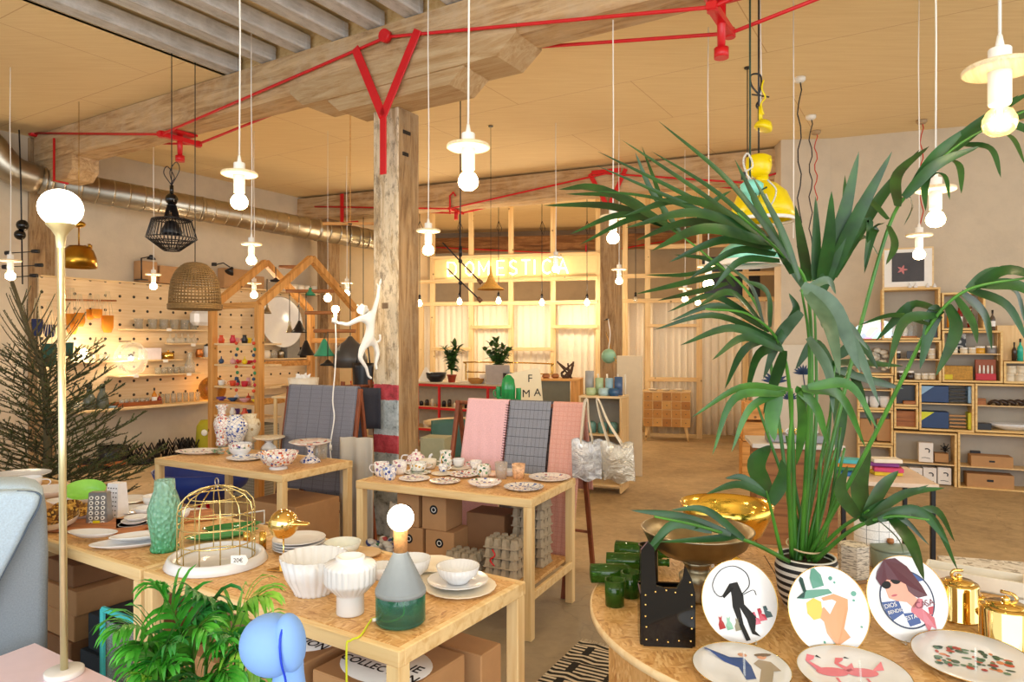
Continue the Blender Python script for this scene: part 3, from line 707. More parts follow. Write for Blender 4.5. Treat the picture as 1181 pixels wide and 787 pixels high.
m1 = MB(); m1.tube(spline([(-8*K, -.02, 12*K), (-15*K, -.02, 34*K), (-10*K, -.02, 44*K), (-4*K, -.02, 30*K), (-12*K, -.02, 22*K), (-4*K, -.02, 12*K)], 30), .006, 6); m1.tube(spline([(8*K, -.06, -4*K), (14*K, -.06, -16*K), (20*K, -.06, 0), (10*K, -.06, 12*K)], 20), .005, 6)
m1.obj('speckled_rope', plain('speckled_rope', '#d8cfc8', .8, var=.6, scale=300), t)
m1 = MB(); m1.box((-15*K, -.02, 18*K), (5*K, 3*K, 9*K)); m1.obj('plug', M_['black'], t)
p = P(862, 285, 6.3); K = 6.3/F
t = thing('dome_lamp', 'wide mint green dome pendant lamp behind the palm', 'lamp', p)
m1 = MB(); m1.lathe([(4*K, 12*K), (12*K, 9*K), (26*K, -1*K), (38*K, -16*K), (37.4*K, -16*K), (24*K, -3*K), (4*K, 9*K)], seg=40); s_ = m1.obj('shade', tq, t)
m1 = MB(); m1.lathe([(37*K, -15.5*K), (38.4*K, -16*K), (38*K, -22*K), (34*K, -22.5*K), (36*K, -17*K)], seg=40); m1.obj('rim', M_['white_paint'], s_)
m1 = MB(); m1.cyl((0, 0, 10*K), (0, 0, 24*K), 3.5*K); m1.obj('neck', tq, t); cord(t, 24*K, ceil_z(p)-p.z, .005, M_['black'])
# chandelier of black sticks
p = P(531, 308, 6.6); K = 6.6/F
t = thing('stick_chandelier', 'black modern chandelier of slanting rods with small bulbs', 'lamp', p)
m1 = MB(); m1.tube([(0, 0, -34*K), (0, 0, ceil_z(p)-p.z)], .006, 6); m1.cyl((0, 0, 12*K), (0, 0, 24*K), 2*K); m1.obj('stem', M_['black'], t)
for (x0, z0, x1, z1, yy) in ((-20, 27, 20, -14, -.05), (-16, -1, 20, -36, .05)):
    m1 = MB(); m1.tube([(x0*K, yy, z0*K), (x1*K, -yy, z1*K)], .007, 6); m1.ball((0, 0, (z0+z1)/2*K), 2.6*K, 10); o = m1.obj('rod', M_['black'], t)
    m1 = MB(); m1.cyl((x1*K, -yy, z1*K), ((x1+4.5)*K, -yy, (z1-4.5)*K), 2.2*K, 2.6*K); m1.obj('socket', plain('walnut', '#6e4a2c', .5), o)
# straw shade
p = P(566, 327, 8.0); K = 8.0/F
t = thing('straw_lamp', 'pointed straw hat lampshade under the sign', 'lamp', p); m1 = MB()
m1.lathe([(.8*K, 20*K), (1.5*K, 12*K), (5*K, 2*K), (11*K, -4*K), (16*K, -7*K), (15.5*K, -7.3*K), (9*K, -4*K), (.5*K, 10*K)], seg=28); m1.obj('shade', plain('straw', '#d8a24a', .8, var=.25, scale=70), t); cord(t, 20*K, ceil_z(p)-p.z, .003, M_['black'])
# black two-tone flexes with ceiling roses hanging by the pillar
def flex(px, pyt, pyb, Y, label, m, rose):
    p = P(px, pyt, Y); zt = CEIL; t = thing('ceiling_flex', label, 'cable', (p.x, p.y, zt-.001)); m1 = MB()
    L = (pyb-pyt)/F*Y; n = 16
    pts = [(.02*math.sin(i*1.7)*(i > 0)+.0*i, 0, -L*i/n) for i in range(n+1)]; m1.tube(pts, .006, 6); m1.obj('cord', m, t)
    m1 = MB(); m1.lathe([(0, 0), (.055, 0), (.055, -.025), (.04, -.04), (.01, -.045), (0, -.045)], seg=20); m1.obj('ceiling_rose', rose, t)
blf = plain('black_white_flex', '#2c2a2a', .7, var=.5, scale=25)
flex(922, 78, 300, 6.55, 'wavy black flex hanging from a white ceiling rose, left of two by the pillar', blf, M_['white_paint'])
flex(935, 121, 270, 7.65, 'wavy black flex from a smaller ceiling rose beside the pillar', blf, M_['white_paint'])
rf = plain('red_flex', '#c8402c', .6); flex(941, 152, 255, 8.2, 'thin red flex hanging from a beige ceiling rose at the pillar edge', rf, plain('beige', '#b49a78', .6)); flex(1063, 140, 280, 7.8, 'thin red flex hanging in front of the right wall', rf, plain('beige2', '#b49a78', .6))
# plain white cords that vanish behind the palm
p = P(915, 22, 5.0); t = MB(); t.tube([(0, 0, 0), (.003, 0, -1.0), (0, 0, -1.75)], .004, 6); t.cyl((0, 0, -.01), (0, 0, 0), .02); solo('ceiling_cable', t, M_['white_cord'], 'straight white cord hanging left of the pillar flexes', 'cable', (p.x, p.y, CEIL))

# black spotlight cluster by the left wall
p = P(26, 268, 7.9); K = 7.9/F
t = thing('spotlight_cluster', 'cluster of black spotlights and rods at the left wall post', 'lamp', p)
m1 = MB(); m1.tube([(0, 0, -60*K), (-2*K, 0, 60*K), (-4*K, 0, 118*K)], .008, 6); m1.obj('stem', M_['black'], t)
for (x, z, r) in ((0, 8, 6.5), (5, 2, 0), (-3, -3, 6)):
    if r: m1 = MB(); m1.ball((x*K, 0, z*K), r*K, 16); m1.obj('lamp_head', M_['black_gloss'], t)
for z, l in ((-22, 18), (-38, 22), (-50, 16)):
    m1 = MB(); m1.tube([(-l*.8*K, 0, z*K-2*K), (l*K, 0, z*K)], .006, 6); m1.cyl(((l-7)*K, 0, z*K), ((l+1)*K, 0, z*K), 2.2*K); m1.cyl((-l*.8*K, 0, (z-2)*K), ((-l*.8-5)*K, 0, (z-2)*K), 2.6*K); m1.obj('rod', M_['black'], t)
# ------------------------------------------------------------------ tables
HT = .76
def table(px, py, rot, L, D, label, shelf=None, near_right=True, z=HT):
    c = T(px, py, z); ru = math.radians(rot); u = Vector((math.cos(ru), math.sin(ru), 0)); v = Vector((-u.y, u.x, 0))
    o = c - u*L/2 + v*D/2; o.z = 0
    t = thing('display_table', label, 'table', o, ru)
    m1 = MB(); m1.box((0, 0, z-.012), (L-.05, D-.05, .024)); m1.obj('tabletop', M_['osb'], t)
    m1 = MB()
    for s in (-1, 1):
        m1.box((0, s*(D/2-.0125), z-.022), (L, .025, .046)); m1.box((s*(L/2-.0125), 0, z-.0225), (.025, D-.05, .047))
    m1.obj('frame', M_['pine'], t)
    for sx in (-1, 1):
        for sy in (-1, 1):
            m1 = MB(); m1.box((sx*(L/2-.026), sy*(D/2-.026), (z-.045)/2), (.048, .048, z-.045)); m1.obj('leg', M_['pine_z'], t)
    if shelf:
        m1 = MB(); m1.box((0, 0, shelf-.01), (L-.1, D-.002, .02)); s_ = m1.obj('shelf', M_['osb'], t)
        m1 = MB()
        for s in (-1, 1): m1.box((0, s*(D/2-.012), shelf-.035), (L-.1, .022, .045)); m1.box((s*(L/2-.012), 0, shelf-.0355), (.022, D-.1, .046))
        m1.obj('shelf_rail', M_['pine'], s_)
    return t, u, v, c
near, nu, nv, nc = table(460, 753, -32.5, 1.24, .66, 'nearest display table with white crockery and the birdcage', shelf=.2)
mid, mu, mv, mc_ = table(613, 577, -26, 1.17, .66, 'display table of patterned china in front of the pink textiles', shelf=.27)
lft, lu, lv, lc = table(325, 549, -30, 1.32, .64, 'display table with flowered vases beside the grey blanket')
jc = nc - nu*1.262
def table_at(c, rot, L, D, label, shelf=None): 
    k = F/c.y; return table(CX+c.x*k, CY+(H-HT)*k, rot, L, D, label, shelf)
jug, ju, jv, jcc = table_at(Vector((jc.x, jc.y, HT)), -32.5, 1.24, .66, 'display table with the mint fish jug and graters, left of the birdcage')
j2 = jc - nu*1.262
table_at(Vector((j2.x, j2.y, HT)), -32.5, 1.24, .66, 'display table with cups behind the grey armchair')

# round OSB table
rc = Vector((.99, 2.26, 0)); RT = .725
t = thing('round_table', 'round chipboard table carrying the picture plates and the palm', 'table', rc)
RZ = .72
m1 = MB(); m1.lathe([(0, RZ-.022), (RT, RZ-.022), (RT, RZ), (0, RZ)], seg=96, smooth=False); m1.obj('tabletop', M_['osb'], t)
m1 = MB(); m1.lathe([(RT, RZ-.023), (RT+.006, RZ-.021), (RT+.006, RZ-.001), (RT, RZ+.001)], seg=96); m1.obj('edge_band', M_['ply'], t)
m1 = MB(); m1.lathe([(RT-.05, RZ-.022), (RT-.05, 0)], seg=12, smooth=False); m1.lathe([(0, .001), (RT-.05, .001)], seg=12); m1.obj('base', M_['osb'], t)
m1 = MB(); m1.bar((-.18, -.7, RZ+.0005), (.05, .6, RZ+.0005), .003, .001); m1.obj('seam', plain('seam', '#3a2412', .9), t)

# pink table
t = thing('side_table', 'pale pink low table at the lower left corner', 'table')
c0 = T(40, 742, .5); c1 = T(135, 787, .5); cl = T(0, 757, .5)
u1 = (c1-c0).normalized(); u2 = (cl-c0).normalized(); pkm = plain('pale_pink_lacquer', '#e9d3dc', .35, var=.02)
q = [c0, c0+u1*.95, c0+u1*.95+u2*.5, c0+u2*.5]; m1 = MB()
vs = [v_ for v_ in q]+[v_-Vector((0, 0, .028)) for v_ in q]; m1.add(vs, [(0, 3, 2, 1)[::-1], (4, 5, 6, 7)[::-1], (0, 1, 5, 4), (1, 2, 6, 5), (2, 3, 7, 6), (3, 0, 4, 7)]); m1.obj('tabletop', pkm, t)
for a_, b_ in ((.06, .06), (.89, .06), (.06, .44), (.89, .44)):
    m1 = MB(); pp_ = c0+u1*a_+u2*b_; m1.cyl((pp_.x, pp_.y, 0), (pp_.x, pp_.y, .472), .015, .02); m1.obj('leg', pkm, t)

# armchair
ca = P(30, 395, 2.64); ca.z = 0; ra = math.atan2(560.5, F)
ac = thing('armchair', 'grey and light blue upholstered armchair at the left edge', 'chair', ca, ra)
grey = textile('grey_wool', '#8f9aa6'); blu = textile('pale_blue_wool', '#b9cfe2')
KX = 2.64*.829/F; KZ = 2.64/F
def acz(py): return H-(py-CY)*KZ
def acx(px): return (px-30)*KX
def roundslab(mb, poly, y0, y1, bev):
    n = len(poly); vs = []; rings = []
    cx = sum(p[0] for p in poly)/n; cz = sum(p[1] for p in poly)/n
    nr = []
    for i in range(n):
        a, c = poly[i-1], poly[(i+1) % n]; d = Vector((c[0]-a[0], c[1]-a[1])).normalized(); q = Vector((d.y, -d.x))
        if q.dot(Vector((poly[i][0]-cx, poly[i][1]-cz))) < 0: q = -q
        nr.append(q)
    for (y, s) in ((y0, 1), (y0+bev*.3, .3), (y0+bev, 0), (y1-bev, 0), (y1-bev*.3, .3), (y1, 1)):
        rings.append(len(vs)); vs += [(p[0]-q.x*bev*s, y, p[1]-q.y*bev*s) for p, q in zip(poly, nr)]
    fs = [(a+i, a+(i+1) % n, b+(i+1) % n, b+i) for a, b in zip(rings, rings[1:]) for i in range(n)]
    fs += [tuple(range(n))[::-1], tuple(rings[-1]+i for i in range(n))]
    mb.add(vs, fs, True)
outl = [(55, 900), (55, 745), (56, 640), (54, 592), (50, 574), (42, 565), (28, 560), (0, 557), (-60, 554), (-130, 552), (-150, 580), (-150, 900)]
m1 = MB(); roundslab(m1, [(acx(x), acz(y)) for x, y in outl], .0, .24, .035); bk_o = m1.obj('backrest', [grey, blu], ac)
for pl_ in bk_o.data.polygons:
    if pl_.normal.z > .3 or pl_.center.z > acz(572): pl_.material_index = 1
inn = [(46, 571), (43, 583), (33, 600), (24, 618), (14, 636), (4, 654), (-30, 715), (-145, 715), (-145, 560), (-60, 559), (0, 561), (28, 563), (40, 566)]
m1 = MB(); roundslab(m1, [(acx(x), acz(y)) for x, y in inn], -.075, .005, .02); cush = m1.obj('cushion', blu, ac)
m1 = MB(); m1.tube(spline([(acx(x), -.055, acz(y)) for x, y in ((20, 563), (40, 566), (47, 572), (44, 584), (34, 601), (24, 619), (14, 637), (3, 656), (-30, 716))], 30), .004, 6); m1.obj('piping', plain('slate_piping', '#5c6c80', .8), cush)
m1 = MB(); m1.box((acx(-60), -.3, .36), (.5, .5, .14), ch=.04); m1.obj('seat', blu, ac)
for sx in (-.2, .2):
    for sy in (-.5, .2):
        m1 = MB(); m1.cyl((acx(-60)+sx*1.1, sy, 0), (acx(-60)+sx, sy*.9, .3), .014, .022); m1.obj('leg', M_['pine_z'], ac)

# striped rug on the floor
rug = NT('woven_rug_pattern'); tc = rug.n('TexCoord'); sx = rug.n('SeparateXYZ'); rug.l(tc.outputs['Object'], sx.inputs[0])
def frac(x, k, o=10.0): return rug.math('FRACT', rug.math('ADD', rug.math('MULTIPLY', x, k), o))
y_ = sx.outputs[1]; x_ = sx.outputs[0]
zig = rug.math('ABSOLUTE', rug.math('SUBTRACT', frac(x_, 7), .5))
wv = rug.math('FRACT', rug.math('ADD', rug.math('ADD', rug.math('MULTIPLY', y_, 24), rug.math('MULTIPLY', zig, .9)), 10.0))
a1 = rug.math('LESS_THAN', wv, .45); a2 = rug.math('LESS_THAN', frac(y_, 29), .5); sel = rug.math('LESS_THAN', frac(y_, 5.2), .45)
dash = rug.math('MULTIPLY', rug.math('LESS_THAN', frac(x_, 5), .8), a2)
pat = rug.mix(sel, dash, a1); col = rug.mix(pat, C('#23211f'), C('#d9cdb9')); rug.set(col, .95)
m1 = MB(); c = T(640, 770, 0); c = Vector((.33, 3.0, 0)); m1.box((0, 0, .006), (.62, 1.25, .01)); rg = thing('rug', 'black and cream patterned woven rug on the concrete floor', 'rug', c, math.radians(-29))
m1.obj('woven_field', rug.m, rg); m1 = MB()
for i in range(60):
    for s in (-1, 1): m1.tube([(-.305+i*.0103, s*.625, .006), (-.305+i*.0103+R.uniform(-.006, .006), s*(.66+R.random()*.01), .004)], .0015, 4)
m1.obj('fringe', plain('cotton_fringe', '#d6cab6', .9), rg)

# textile racks behind the tables
def rack(o, rot, w, h, label, d=.28, tz=.0):
    t = thing('textile_rack', label, 'rack', o, rot)
    for s in (-1, 1):
        for q in (-1, 1):
            m1 = MB(); m1.bar((s*w/2, 0, h), (s*w/2, q*d, 0), .028, .03, (1, 0, 0)); m1.obj('leg', M_['red_wood'], t)
    m1 = MB(); m1.cyl((-w/2-.02, 0, h-.01), (w/2+.02, 0, h-.01), .014); m1.obj('top_bar', M_['red_wood'], t)
    for q in (-1, 1): m1 = MB(); m1.cyl((-w/2, q*d*.75, h*.25), (w/2, q*d*.75, h*.25), .01); m1.obj('crossbar', M_['red_wood'], t)
    return t
def drape(rackobj, x0, x1, h, zf, zb, m, label, d=.28, slope=1, sk=0, off=.0):
    """cloth over the bar: hangs down the sloping front to zf and behind to zb"""
    m1 = MB(); dz = .02+off; ph = R.random()*5
    pts = []; n = 26
    def prof(v):
        # v 0..1 : front bottom -> bar -> back bottom
        if v < .62:
            q = v/.62; z = zf+(h+.012-zf)*q; y = -d*(h-z)/h*slope-dz
        elif v < .72:
            q = (v-.62)/.1; a = PI*q; z = h+.004+.02*math.sin(a); y = -dz*math.cos(a)*1.0
        else:
            q = (v-.72)/.28; z = h-(h-zb)*q; y = d*(h-z)/h*slope+dz
        return y, z
    def fn(u, v):
        y, z = prof(v); x = x0+(x1-x0)*u+sk*(h-z)*(1-2*u if sk < 0 else 1); wv = .006*math.sin(u*7+ph)*min(1, abs(h-z)*3)+.004*math.sin(u*19+z*9+ph)*min(1, abs(h-z)*3)
        return (x, y-abs(wv)*(1 if v < .67 else -1), z)
    m1.grid(fn, 22, n*2, True, .004)
    return solo('throw_blanket', m1, m, label, 'blanket', rackobj.location, rackobj.rotation_euler.z)
K = math.radians
o1 = Vector((.03, 4.78, 0)); r1 = rack(o1, K(-26), .92, 1.18, 'dark wooden textile rack behind the patterned china table')
# positions along the rack from pixel columns at its top bar
def rx(px, o, rot, yy=4.7):
    k = (px-CX)/F; u = Vector((math.cos(rot), math.sin(rot))); t = (k*o.y-o.x)/(u.x-k*u.y); return t
g1 = K(-26)
pinkm = textile('pink_cotton', '#eebdc0'); gym = textile('grey_check_wool', '#8d8f98', '#50525c', .03, .06, .06); slm = textile('salmon_cotton', '#e0a898', '#d8988a', .03, .03, .12)
drape(r1, rx(541, o1, g1), rx(588, o1, g1), 1.18, .30, .5, pinkm, 'plain pink blanket on the rack, left of the grey check one')
m1 = MB()
for i in range(30): z = 1.17-i*.017; yy = -.28*(1.2-z)/1.2-.026; m1.tube([(rx(586, o1, g1), yy, z), (rx(586, o1, g1)+.034, yy-.002, z-.004)], .0022, 4)
solo('blanket_fringe', m1, plain('brown_fringe', '#4a3030', .9), 'dark tassel fringe between the pink and the grey check blankets', 'fringe', o1, g1)
drape(r1, rx(588, o1, g1)+.012, rx(637, o1, g1), 1.18, .5, .6, gym, 'grey blanket with dark check lines in the middle of the rack', off=.004)
drape(r1, rx(638, o1, g1)+.008, rx(675, o1, g1), 1.18, .25, .6, slm, 'salmon checked blanket at the right end of the rack')
o2 = Vector((-1.5, 5.53, 0)); g2 = K(-24)
r2 = rack(o2, g2, .7, 1.235, 'leaning wooden ladder rack behind the flowered vases', d=.2)
gb = textile('slate_patchwork', '#7c7c86', '#66666f', .11, .033, .06)
drape(r2, -.34, .34, 1.235, .45, .3, gb, 'slate grey patchwork blanket spread over the ladder rack', d=.2)
stm = textile('grey_striped_wool', '#7d7a78', '#bdb6aa', .022, 50, .25)
m1 = MB(); m1.grid(lambda u, v: (-.13+.26*u, -.02*math.sin(u*14), .05+.85*v), 16, 6, True, .01); solo('striped_throw', m1, stm, 'grey and cream striped throw hanging right of the ladder rack', 'blanket', P(411, 395, 5.1)*1.0+Vector((0, 0, -1.6)), K(-10))
dk = MB(); dk.grid(lambda u, v: (-.14+.28*u, .02*math.sin(u*9), .9+.33*v), 12, 5, True, .01); solo('dark_throw', dk, textile('navy_wool', '#34343e'), 'dark navy throw folded above the striped throw', 'blanket', P(419, 395, 5.62)*1.0+Vector((0, 0, -1.6)), K(-10))
m1 = MB(); m1.bar((-.18, 0, 1.27), (-.24, -.1, 0), .03, .03); m2 = thing('ladder', 'narrow dark wooden ladder rail set right of the grey blanket', 'ladder', P(419, 395, 5.8)*1.0+Vector((0, 0, -1.6)), K(-10))
m1.obj('rail', M_['red_wood'], m2); m1 = MB(); m1.bar((.02, 0.1, 1.28), (.2, -.02, 0), .03, .03); m1.obj('rail', M_['red_wood'], m2)
m1 = MB(); m1.cyl((-.2, -.0, 1.23), (.05, .1, 1.23), .012); m1.cyl((-.2, -.03, .88), (.1, .08, .93), .012); m1.obj('rung', M_['red_wood'], m2)

# silver totes on the rack end
sil = NT('crinkled_silver_foil'); nf = sil.noise(sil.coord((1, 1, 1)), 11, 6, .65, .8); sil.bump(nf, 1.0, .05); sil.set(sil.ramp(nf, [(.3, C('#b8babf')), (.6, C('#ffffff'))]), .2, .5); sil = sil.m
sil2 = NT('crinkled_champagne_foil'); nf = sil2.noise(sil2.coord((1, 1, 1)), 10, 6, .65, .8); sil2.bump(nf, .9, .05); sil2.set(sil2.ramp(nf, [(.3, C('#cfc4ac')), (.7, C('#f6f0e2'))]), .25, .75); sil2 = sil2.m
strap = textile('cotton_strap', '#e6d8c0')
def tote(pxc, pyt, w, h, Y, m, label, rot, hx, hy, skew):
    p = P(pxc, pyt, Y); t = thing('tote_bag', label, 'bag', p, rot); m1 = MB()
    def fn(s):
        def g(u, v):
            bul = .045*math.sin(PI*u)*(.35+.65*math.sin(PI*min(1, v*1.0)))
            return ((u-.5)*w*(1-.06*v)+skew*v, s*(bul+.004), -h*v+.012*math.sin(u*9))
        return g
    m1.grid(fn(-1), 14, 14); m1.grid(fn(1), 14, 14); m1.obj('body', m, t)
    for s in (-1, 1):
        m1 = MB(); dx = hx; pts = spline([(-w*.2, s*.02, -.02), (-w*.1+dx*.6, s*.012, hy*.55), (dx, 0, hy), (dx+.015, 0, hy), (w*.1+dx*.6, s*.012, hy*.5), (w*.2, s*.02, -.02)], 24)
        m1.tube(pts, .018, 8, flat=.16); m1.obj('handle', strap, t)
    return t
tote(677, 508, .20, .25, 4.42, sil, 'crinkled silver tote bag, left of the two on the rack end', K(-14), -.01, .25, -.0)
tote(711, 511, .21, .24, 4.35, sil2, 'champagne foil tote bag with a blue glint, right of the silver one', K(-20), -.125, .26, .02)
# ------------------------------------------------------------------ crockery makers (all stand on z = 0 at their origin)
def flute(n, a=.035): return lambda t, z: 1+a*abs(math.sin(n*t/2))
def scallop(n, a=.03, r0=0): return lambda t, z: 1+a*math.cos(n*t)
def m_plate(r, h=None, mod=None, seg=40, sx=1, sy=1):
    h = h or r*.14; m1 = MB()
    return m1.lathe([(0, .004), (r*.55, .004), (r*.68, .006), (r*.985, h), (r, h), (r*.99, h-.003), (r*.62, 0), (0, 0)][::-1], seg=seg, mod=mod, sx=sx, sy=sy)
def m_bowl(r, h, f=.45, mod=None, seg=120, t=.004, foot=.006, sx=1, sy=1, belly=.75):
    m1 = MB(); return m1.lathe([(0, 0), (r*f, 0), (r*f, foot), (r*(f+(1-f)*belly), foot+(h-foot)*.42), (r, h), (r-t, h), (r*(f+(1-f)*belly)-t, foot+(h-foot)*.44), (r*f*.8, foot+t), (0, foot+t)], seg=seg, mod=mod, sx=sx, sy=sy)
def handle(m1, x0, z0, z1, out, r=.004, a=0):
    ca, sa = math.cos(a), math.sin(a); zm = (z0+z1)/2
    pts = spline([(x0*ca, x0*sa, z1), ((x0+out*.8)*ca, (x0+out*.8)*sa, z1-.002), ((x0+out)*ca, (x0+out)*sa, zm), ((x0+out*.6)*ca, (x0+out*.6)*sa, z0+.004), (x0*ca, x0*sa, z0)], 14); return m1.tube(pts, r, 6)
def m_cup(r, h, f=.7, t=.003):
    return MB().lathe([(0, 0), (r*f, 0), (r*(f+.2), h*.25), (r, h*.7), (r, h), (r-t, h), (r-t, h*.7), (r*(f+.15)-t, h*.28), (0, .006)], seg=24)
def plate(px, py, z, r, m, label, group=None, h=None, mod=None, sx=1, sy=1, rz=0, name='plate', cat='plate'):
    return solo(name, m_plate(r, h, mod, sx=sx, sy=sy), m, label, cat, T(px, py, z), rz, group)
def bowl(px, py, z, r, h, m, label, group=None, mod=None, f=.45, sx=1, sy=1, rz=0, dz=0, belly=.75, name='bowl'):
    p = T(px, py, z); p.z += dz; return solo(name, m_bowl(r, h, f, mod, sx=sx, sy=sy, belly=belly), m, label, 'bowl', p, rz, group)
def cup(px, py, z, r, h, m, label, a=PI, group=None, dz=0, f=.7, name='cup', cat='cup'):
    p = T(px, py, z); p.z += dz; t = thing(name, label, cat, p, 0, group); m_cup(r, h, f).obj('body', m, t); handle(MB(), r*.97, h*.25, h*.8, r*.65, .0035, a).obj('handle', m, t); return t
W, CR = M_['white'], M_['cream']
fl_b = floral('blue_flowered_china', ['#27469c', '#3c64b4', '#8aa6d8', '#27469c'], 46, dens=.6)
fl_r = floral('red_flowered_china', ['#b8342c', '#e07a3a', '#c84a50', '#3a5aa0', '#d8c0a0'], 50, dens=.75)
fl_m = floral('mixed_flowered_china', ['#3a4a8c', '#b84a4a', '#3c7a4a', '#c89040', '#7a4a7a'], 48, dens=.55)
fl_l = floral('lightly_flowered_china', ['#8a6a9c', '#c07a80', '#5a8a5a', '#6a7ab8'], 42, dens=.3)
fl_g = floral('green_flowered_china', ['#2c6a4c', '#4a8a5a', '#8ab48a', '#c8a04a'], 44, dens=.4)
fl_p = floral('pink_flowered_china', ['#c05a78', '#d88aa0', '#a84a5a', '#8a5aa0'], 60, dens=.6)

# ---- mid table
Z = HT+.001
plate(478, 553.5, Z, .095, fl_l, 'small plate at the left front of the china table beside the blue mug')
plate(513, 556.5, Z, .093, fl_m, 'flowered plate right of the small left front plate on the china table')
plate(535, 549.5, Z, .1, fl_m, 'flowered plate in the middle of the china table', h=.02)
bowl(559, 561, Z, .1, .03, fl_l, 'shallow soup plate near the front edge of the china table', f=.5)
plate(604, 564, Z, .115, fl_b, 'blue and white plate at the front right corner of the china table')
plate(634, 553, Z, .13, fl_l, 'large white patterned plate at the right end of the china table')
plate(510, 547.5, Z, .07, CR, 'cream saucer under the small cup behind the second plate'); plate(530, 541, Z, .075, CR, 'cream saucer under the cup before the pink blanket')
plate(552, 543.5, Z, .07, CR, 'cream saucer under the cup left of the green flowered jug'); plate(482, 546.5, Z, .085, fl_g, 'green rimmed saucer under the tureen cup')
cup(440, 549, Z, .048, .085, fl_l, 'tall white mug with a big handle at the left end of the china table', PI*.95, name='mug', cat='mug')
cup(449.5, 553.5, Z, .042, .085, fl_b, 'blue flowered mug at the left front of the china table', PI*1.2, name='mug', cat='mug')
cup(461, 547, Z, .046, .085, fl_l, 'white mug right behind the blue flowered mug', 0, name='mug', cat='mug')
cup(482, 544.5, Z, .058, .052, fl_g, 'wide cup with a green band on the china table', PI*.1, dz=.01); cup(494, 540.5, Z, .055, .06, CR, 'cream cup right of the teapot', 0)
cup(511, 545.5, Z, .03, .045, fl_b, 'small blue patterned cup on a cream saucer', 0, dz=.01); cup(529, 539.5, Z, .04, .05, W, 'white cup on a saucer before the pink blanket', PI, dz=.01)
cup(549, 542, Z, .04, .05, fl_l, 'cup on a saucer left of the green flowered jug', PI, dz=.01); cup(587, 549, Z, .038, .04, W, 'plain white cup between the two drinking glasses', PI*.7)
p = T(480, 538, Z); t = thing('teapot', 'pink flowered teapot at the back of the china table', 'teapot', p)
MB().lathe([(0, 0), (.035, 0), (.058, .02), (.066, .045), (.055, .072), (.03, .085), (.028, .088)], seg=28).obj('body', fl_p, t)
MB().lathe([(.032, .085), (.025, .097), (.006, .102), (.01, .112), (0, .118)], seg=20).obj('lid', fl_p, t); handle(MB(), .055, .02, .075, .045, .005, PI).obj('handle', W, t)
MB().tube(spline([(.05, 0, .03), (.085, 0, .04), (.095, 0, .07), (.11, 0, .082)], 10), lambda s: .014-.007*s, 8).obj('spout', W, t)
p = T(514, 540, Z); t = thing('jug', 'pale green flowered cream jug before the pink blanket', 'jug', p)
MB().lathe([(0, 0), (.03, 0), (.042, .03), (.044, .06), (.034, .09), (.04, .115), (.037, .115), (.03, .09), (0, .02)], seg=24).obj('body', fl_g, t); handle(MB(), .038, .03, .1, .03, .004, PI*1.4).obj('handle', M_['gold'], t)
p = T(558, 550, Z); t = thing('jug', 'green flowered jug with a handle left of the tumblers', 'jug', p)
MB().lathe([(0, 0), (.03, 0), (.046, .025), (.045, .055), (.04, .075), (.037, .075), (0, .02)], seg=24).obj('body', fl_g, t); handle(MB(), .042, .015, .065, .03, .004, PI).obj('handle', fl_g, t)
gl = glass('cut_glass', '#f6f2ec', .05, .25); glo = plain('orange_painted_glass', '#eab48a', .1, var=.35, scale=60)
def m_glass(r, h, f=.8, t=.002): return MB().lathe([(0, 0), (r*f, 0), (r, h), (r-t, h), (r*f-t, .006), (0, .006)], seg=20)
solo('drinking_glass', m_glass(.04, .1), gl, 'cut glass tumbler standing before the grey check blanket', 'glass', T(578, 552, Z))
solo('drinking_glass', m_glass(.042, .09), glo, 'tumbler painted with orange flowers on the china table', 'glass', T(598, 552, Z))
MB_ = MB().ball((0, 0, .016), .034, 16, (1, .8, .48)); solo('shell', MB_, plain('shell_pink', '#ecc8b0', .4), 'pinkish shell ornament between the jug and the glass tumbler', 'ornament', T(569, 550, Z))

# ---- left table
plate(231, 523, Z, .16, fl_l, 'large oval serving platter at the left end of the vase table', sx=1.15, sy=.8)
plate(284, 530, Z, .135, floral('blue_rim_china', ['#4a6aac', '#6a8ac8'], 30, dens=.35), 'blue rimmed oval plate at the front of the vase table')
p = T(256, 514, Z); t = thing('vase', 'tall slender red and blue flowered vase on the vase table', 'vase', p)
MB().lathe([(0, 0), (.045, 0), (.048, .02), (.04, .04), (.058, .13), (.066, .18), (.055, .22), (.03, .245), (.027, .28), (.045, .315), (.052, .33), (.047, .33), (.024, .28), (0, .24)], seg=32).obj('body', fl_r, t)
p = T(272, 513, Z); solo('vase', MB().lathe([(0, 0), (.055, 0), (.06, .03), (.092, .11), (.1, .155), (.088, .195), (.055, .215), (.05, .225), (.06, .24), (.052, .24), (.045, .22), (0, .2)], seg=36), fl_b, 'round blue flowered ginger jar vase', 'vase', p)
p = T(288, 510, Z); solo('vase', MB().lathe([(0, 0), (.05, 0), (.055, .03), (.085, .1), (.09, .15), (.075, .19), (.05, .2), (.06, .235), (.05, .235), (0, .19)], seg=32), floral('cream_flowered_china', ['#b89a6a', '#8a4a3a', '#c8a880'], 30, '#ece0c4', dens=.35), 'cream vase half hidden behind the blue ginger jar', 'vase', p)
p = T(277, 526, Z); t = thing('bowl', 'tall white bowl with a flowered rim before the blue jar', 'bowl', p)
m_bowl(.082, .085, .55, belly=.85).obj('body', W, t); MB().lathe([(.078, .055), (.0835, .082), (.084, .092), (.08, .094)], seg=40).obj('rim_band', fl_m, t)
p = T(321, 541, Z); t = thing('punch_bowl', 'footed punch bowl with orange and red flowers', 'bowl', p)
MB().lathe([(0, 0), (.06, 0), (.058, .012), (.045, .02), (0, .021)], seg=32).obj('foot', W, t)
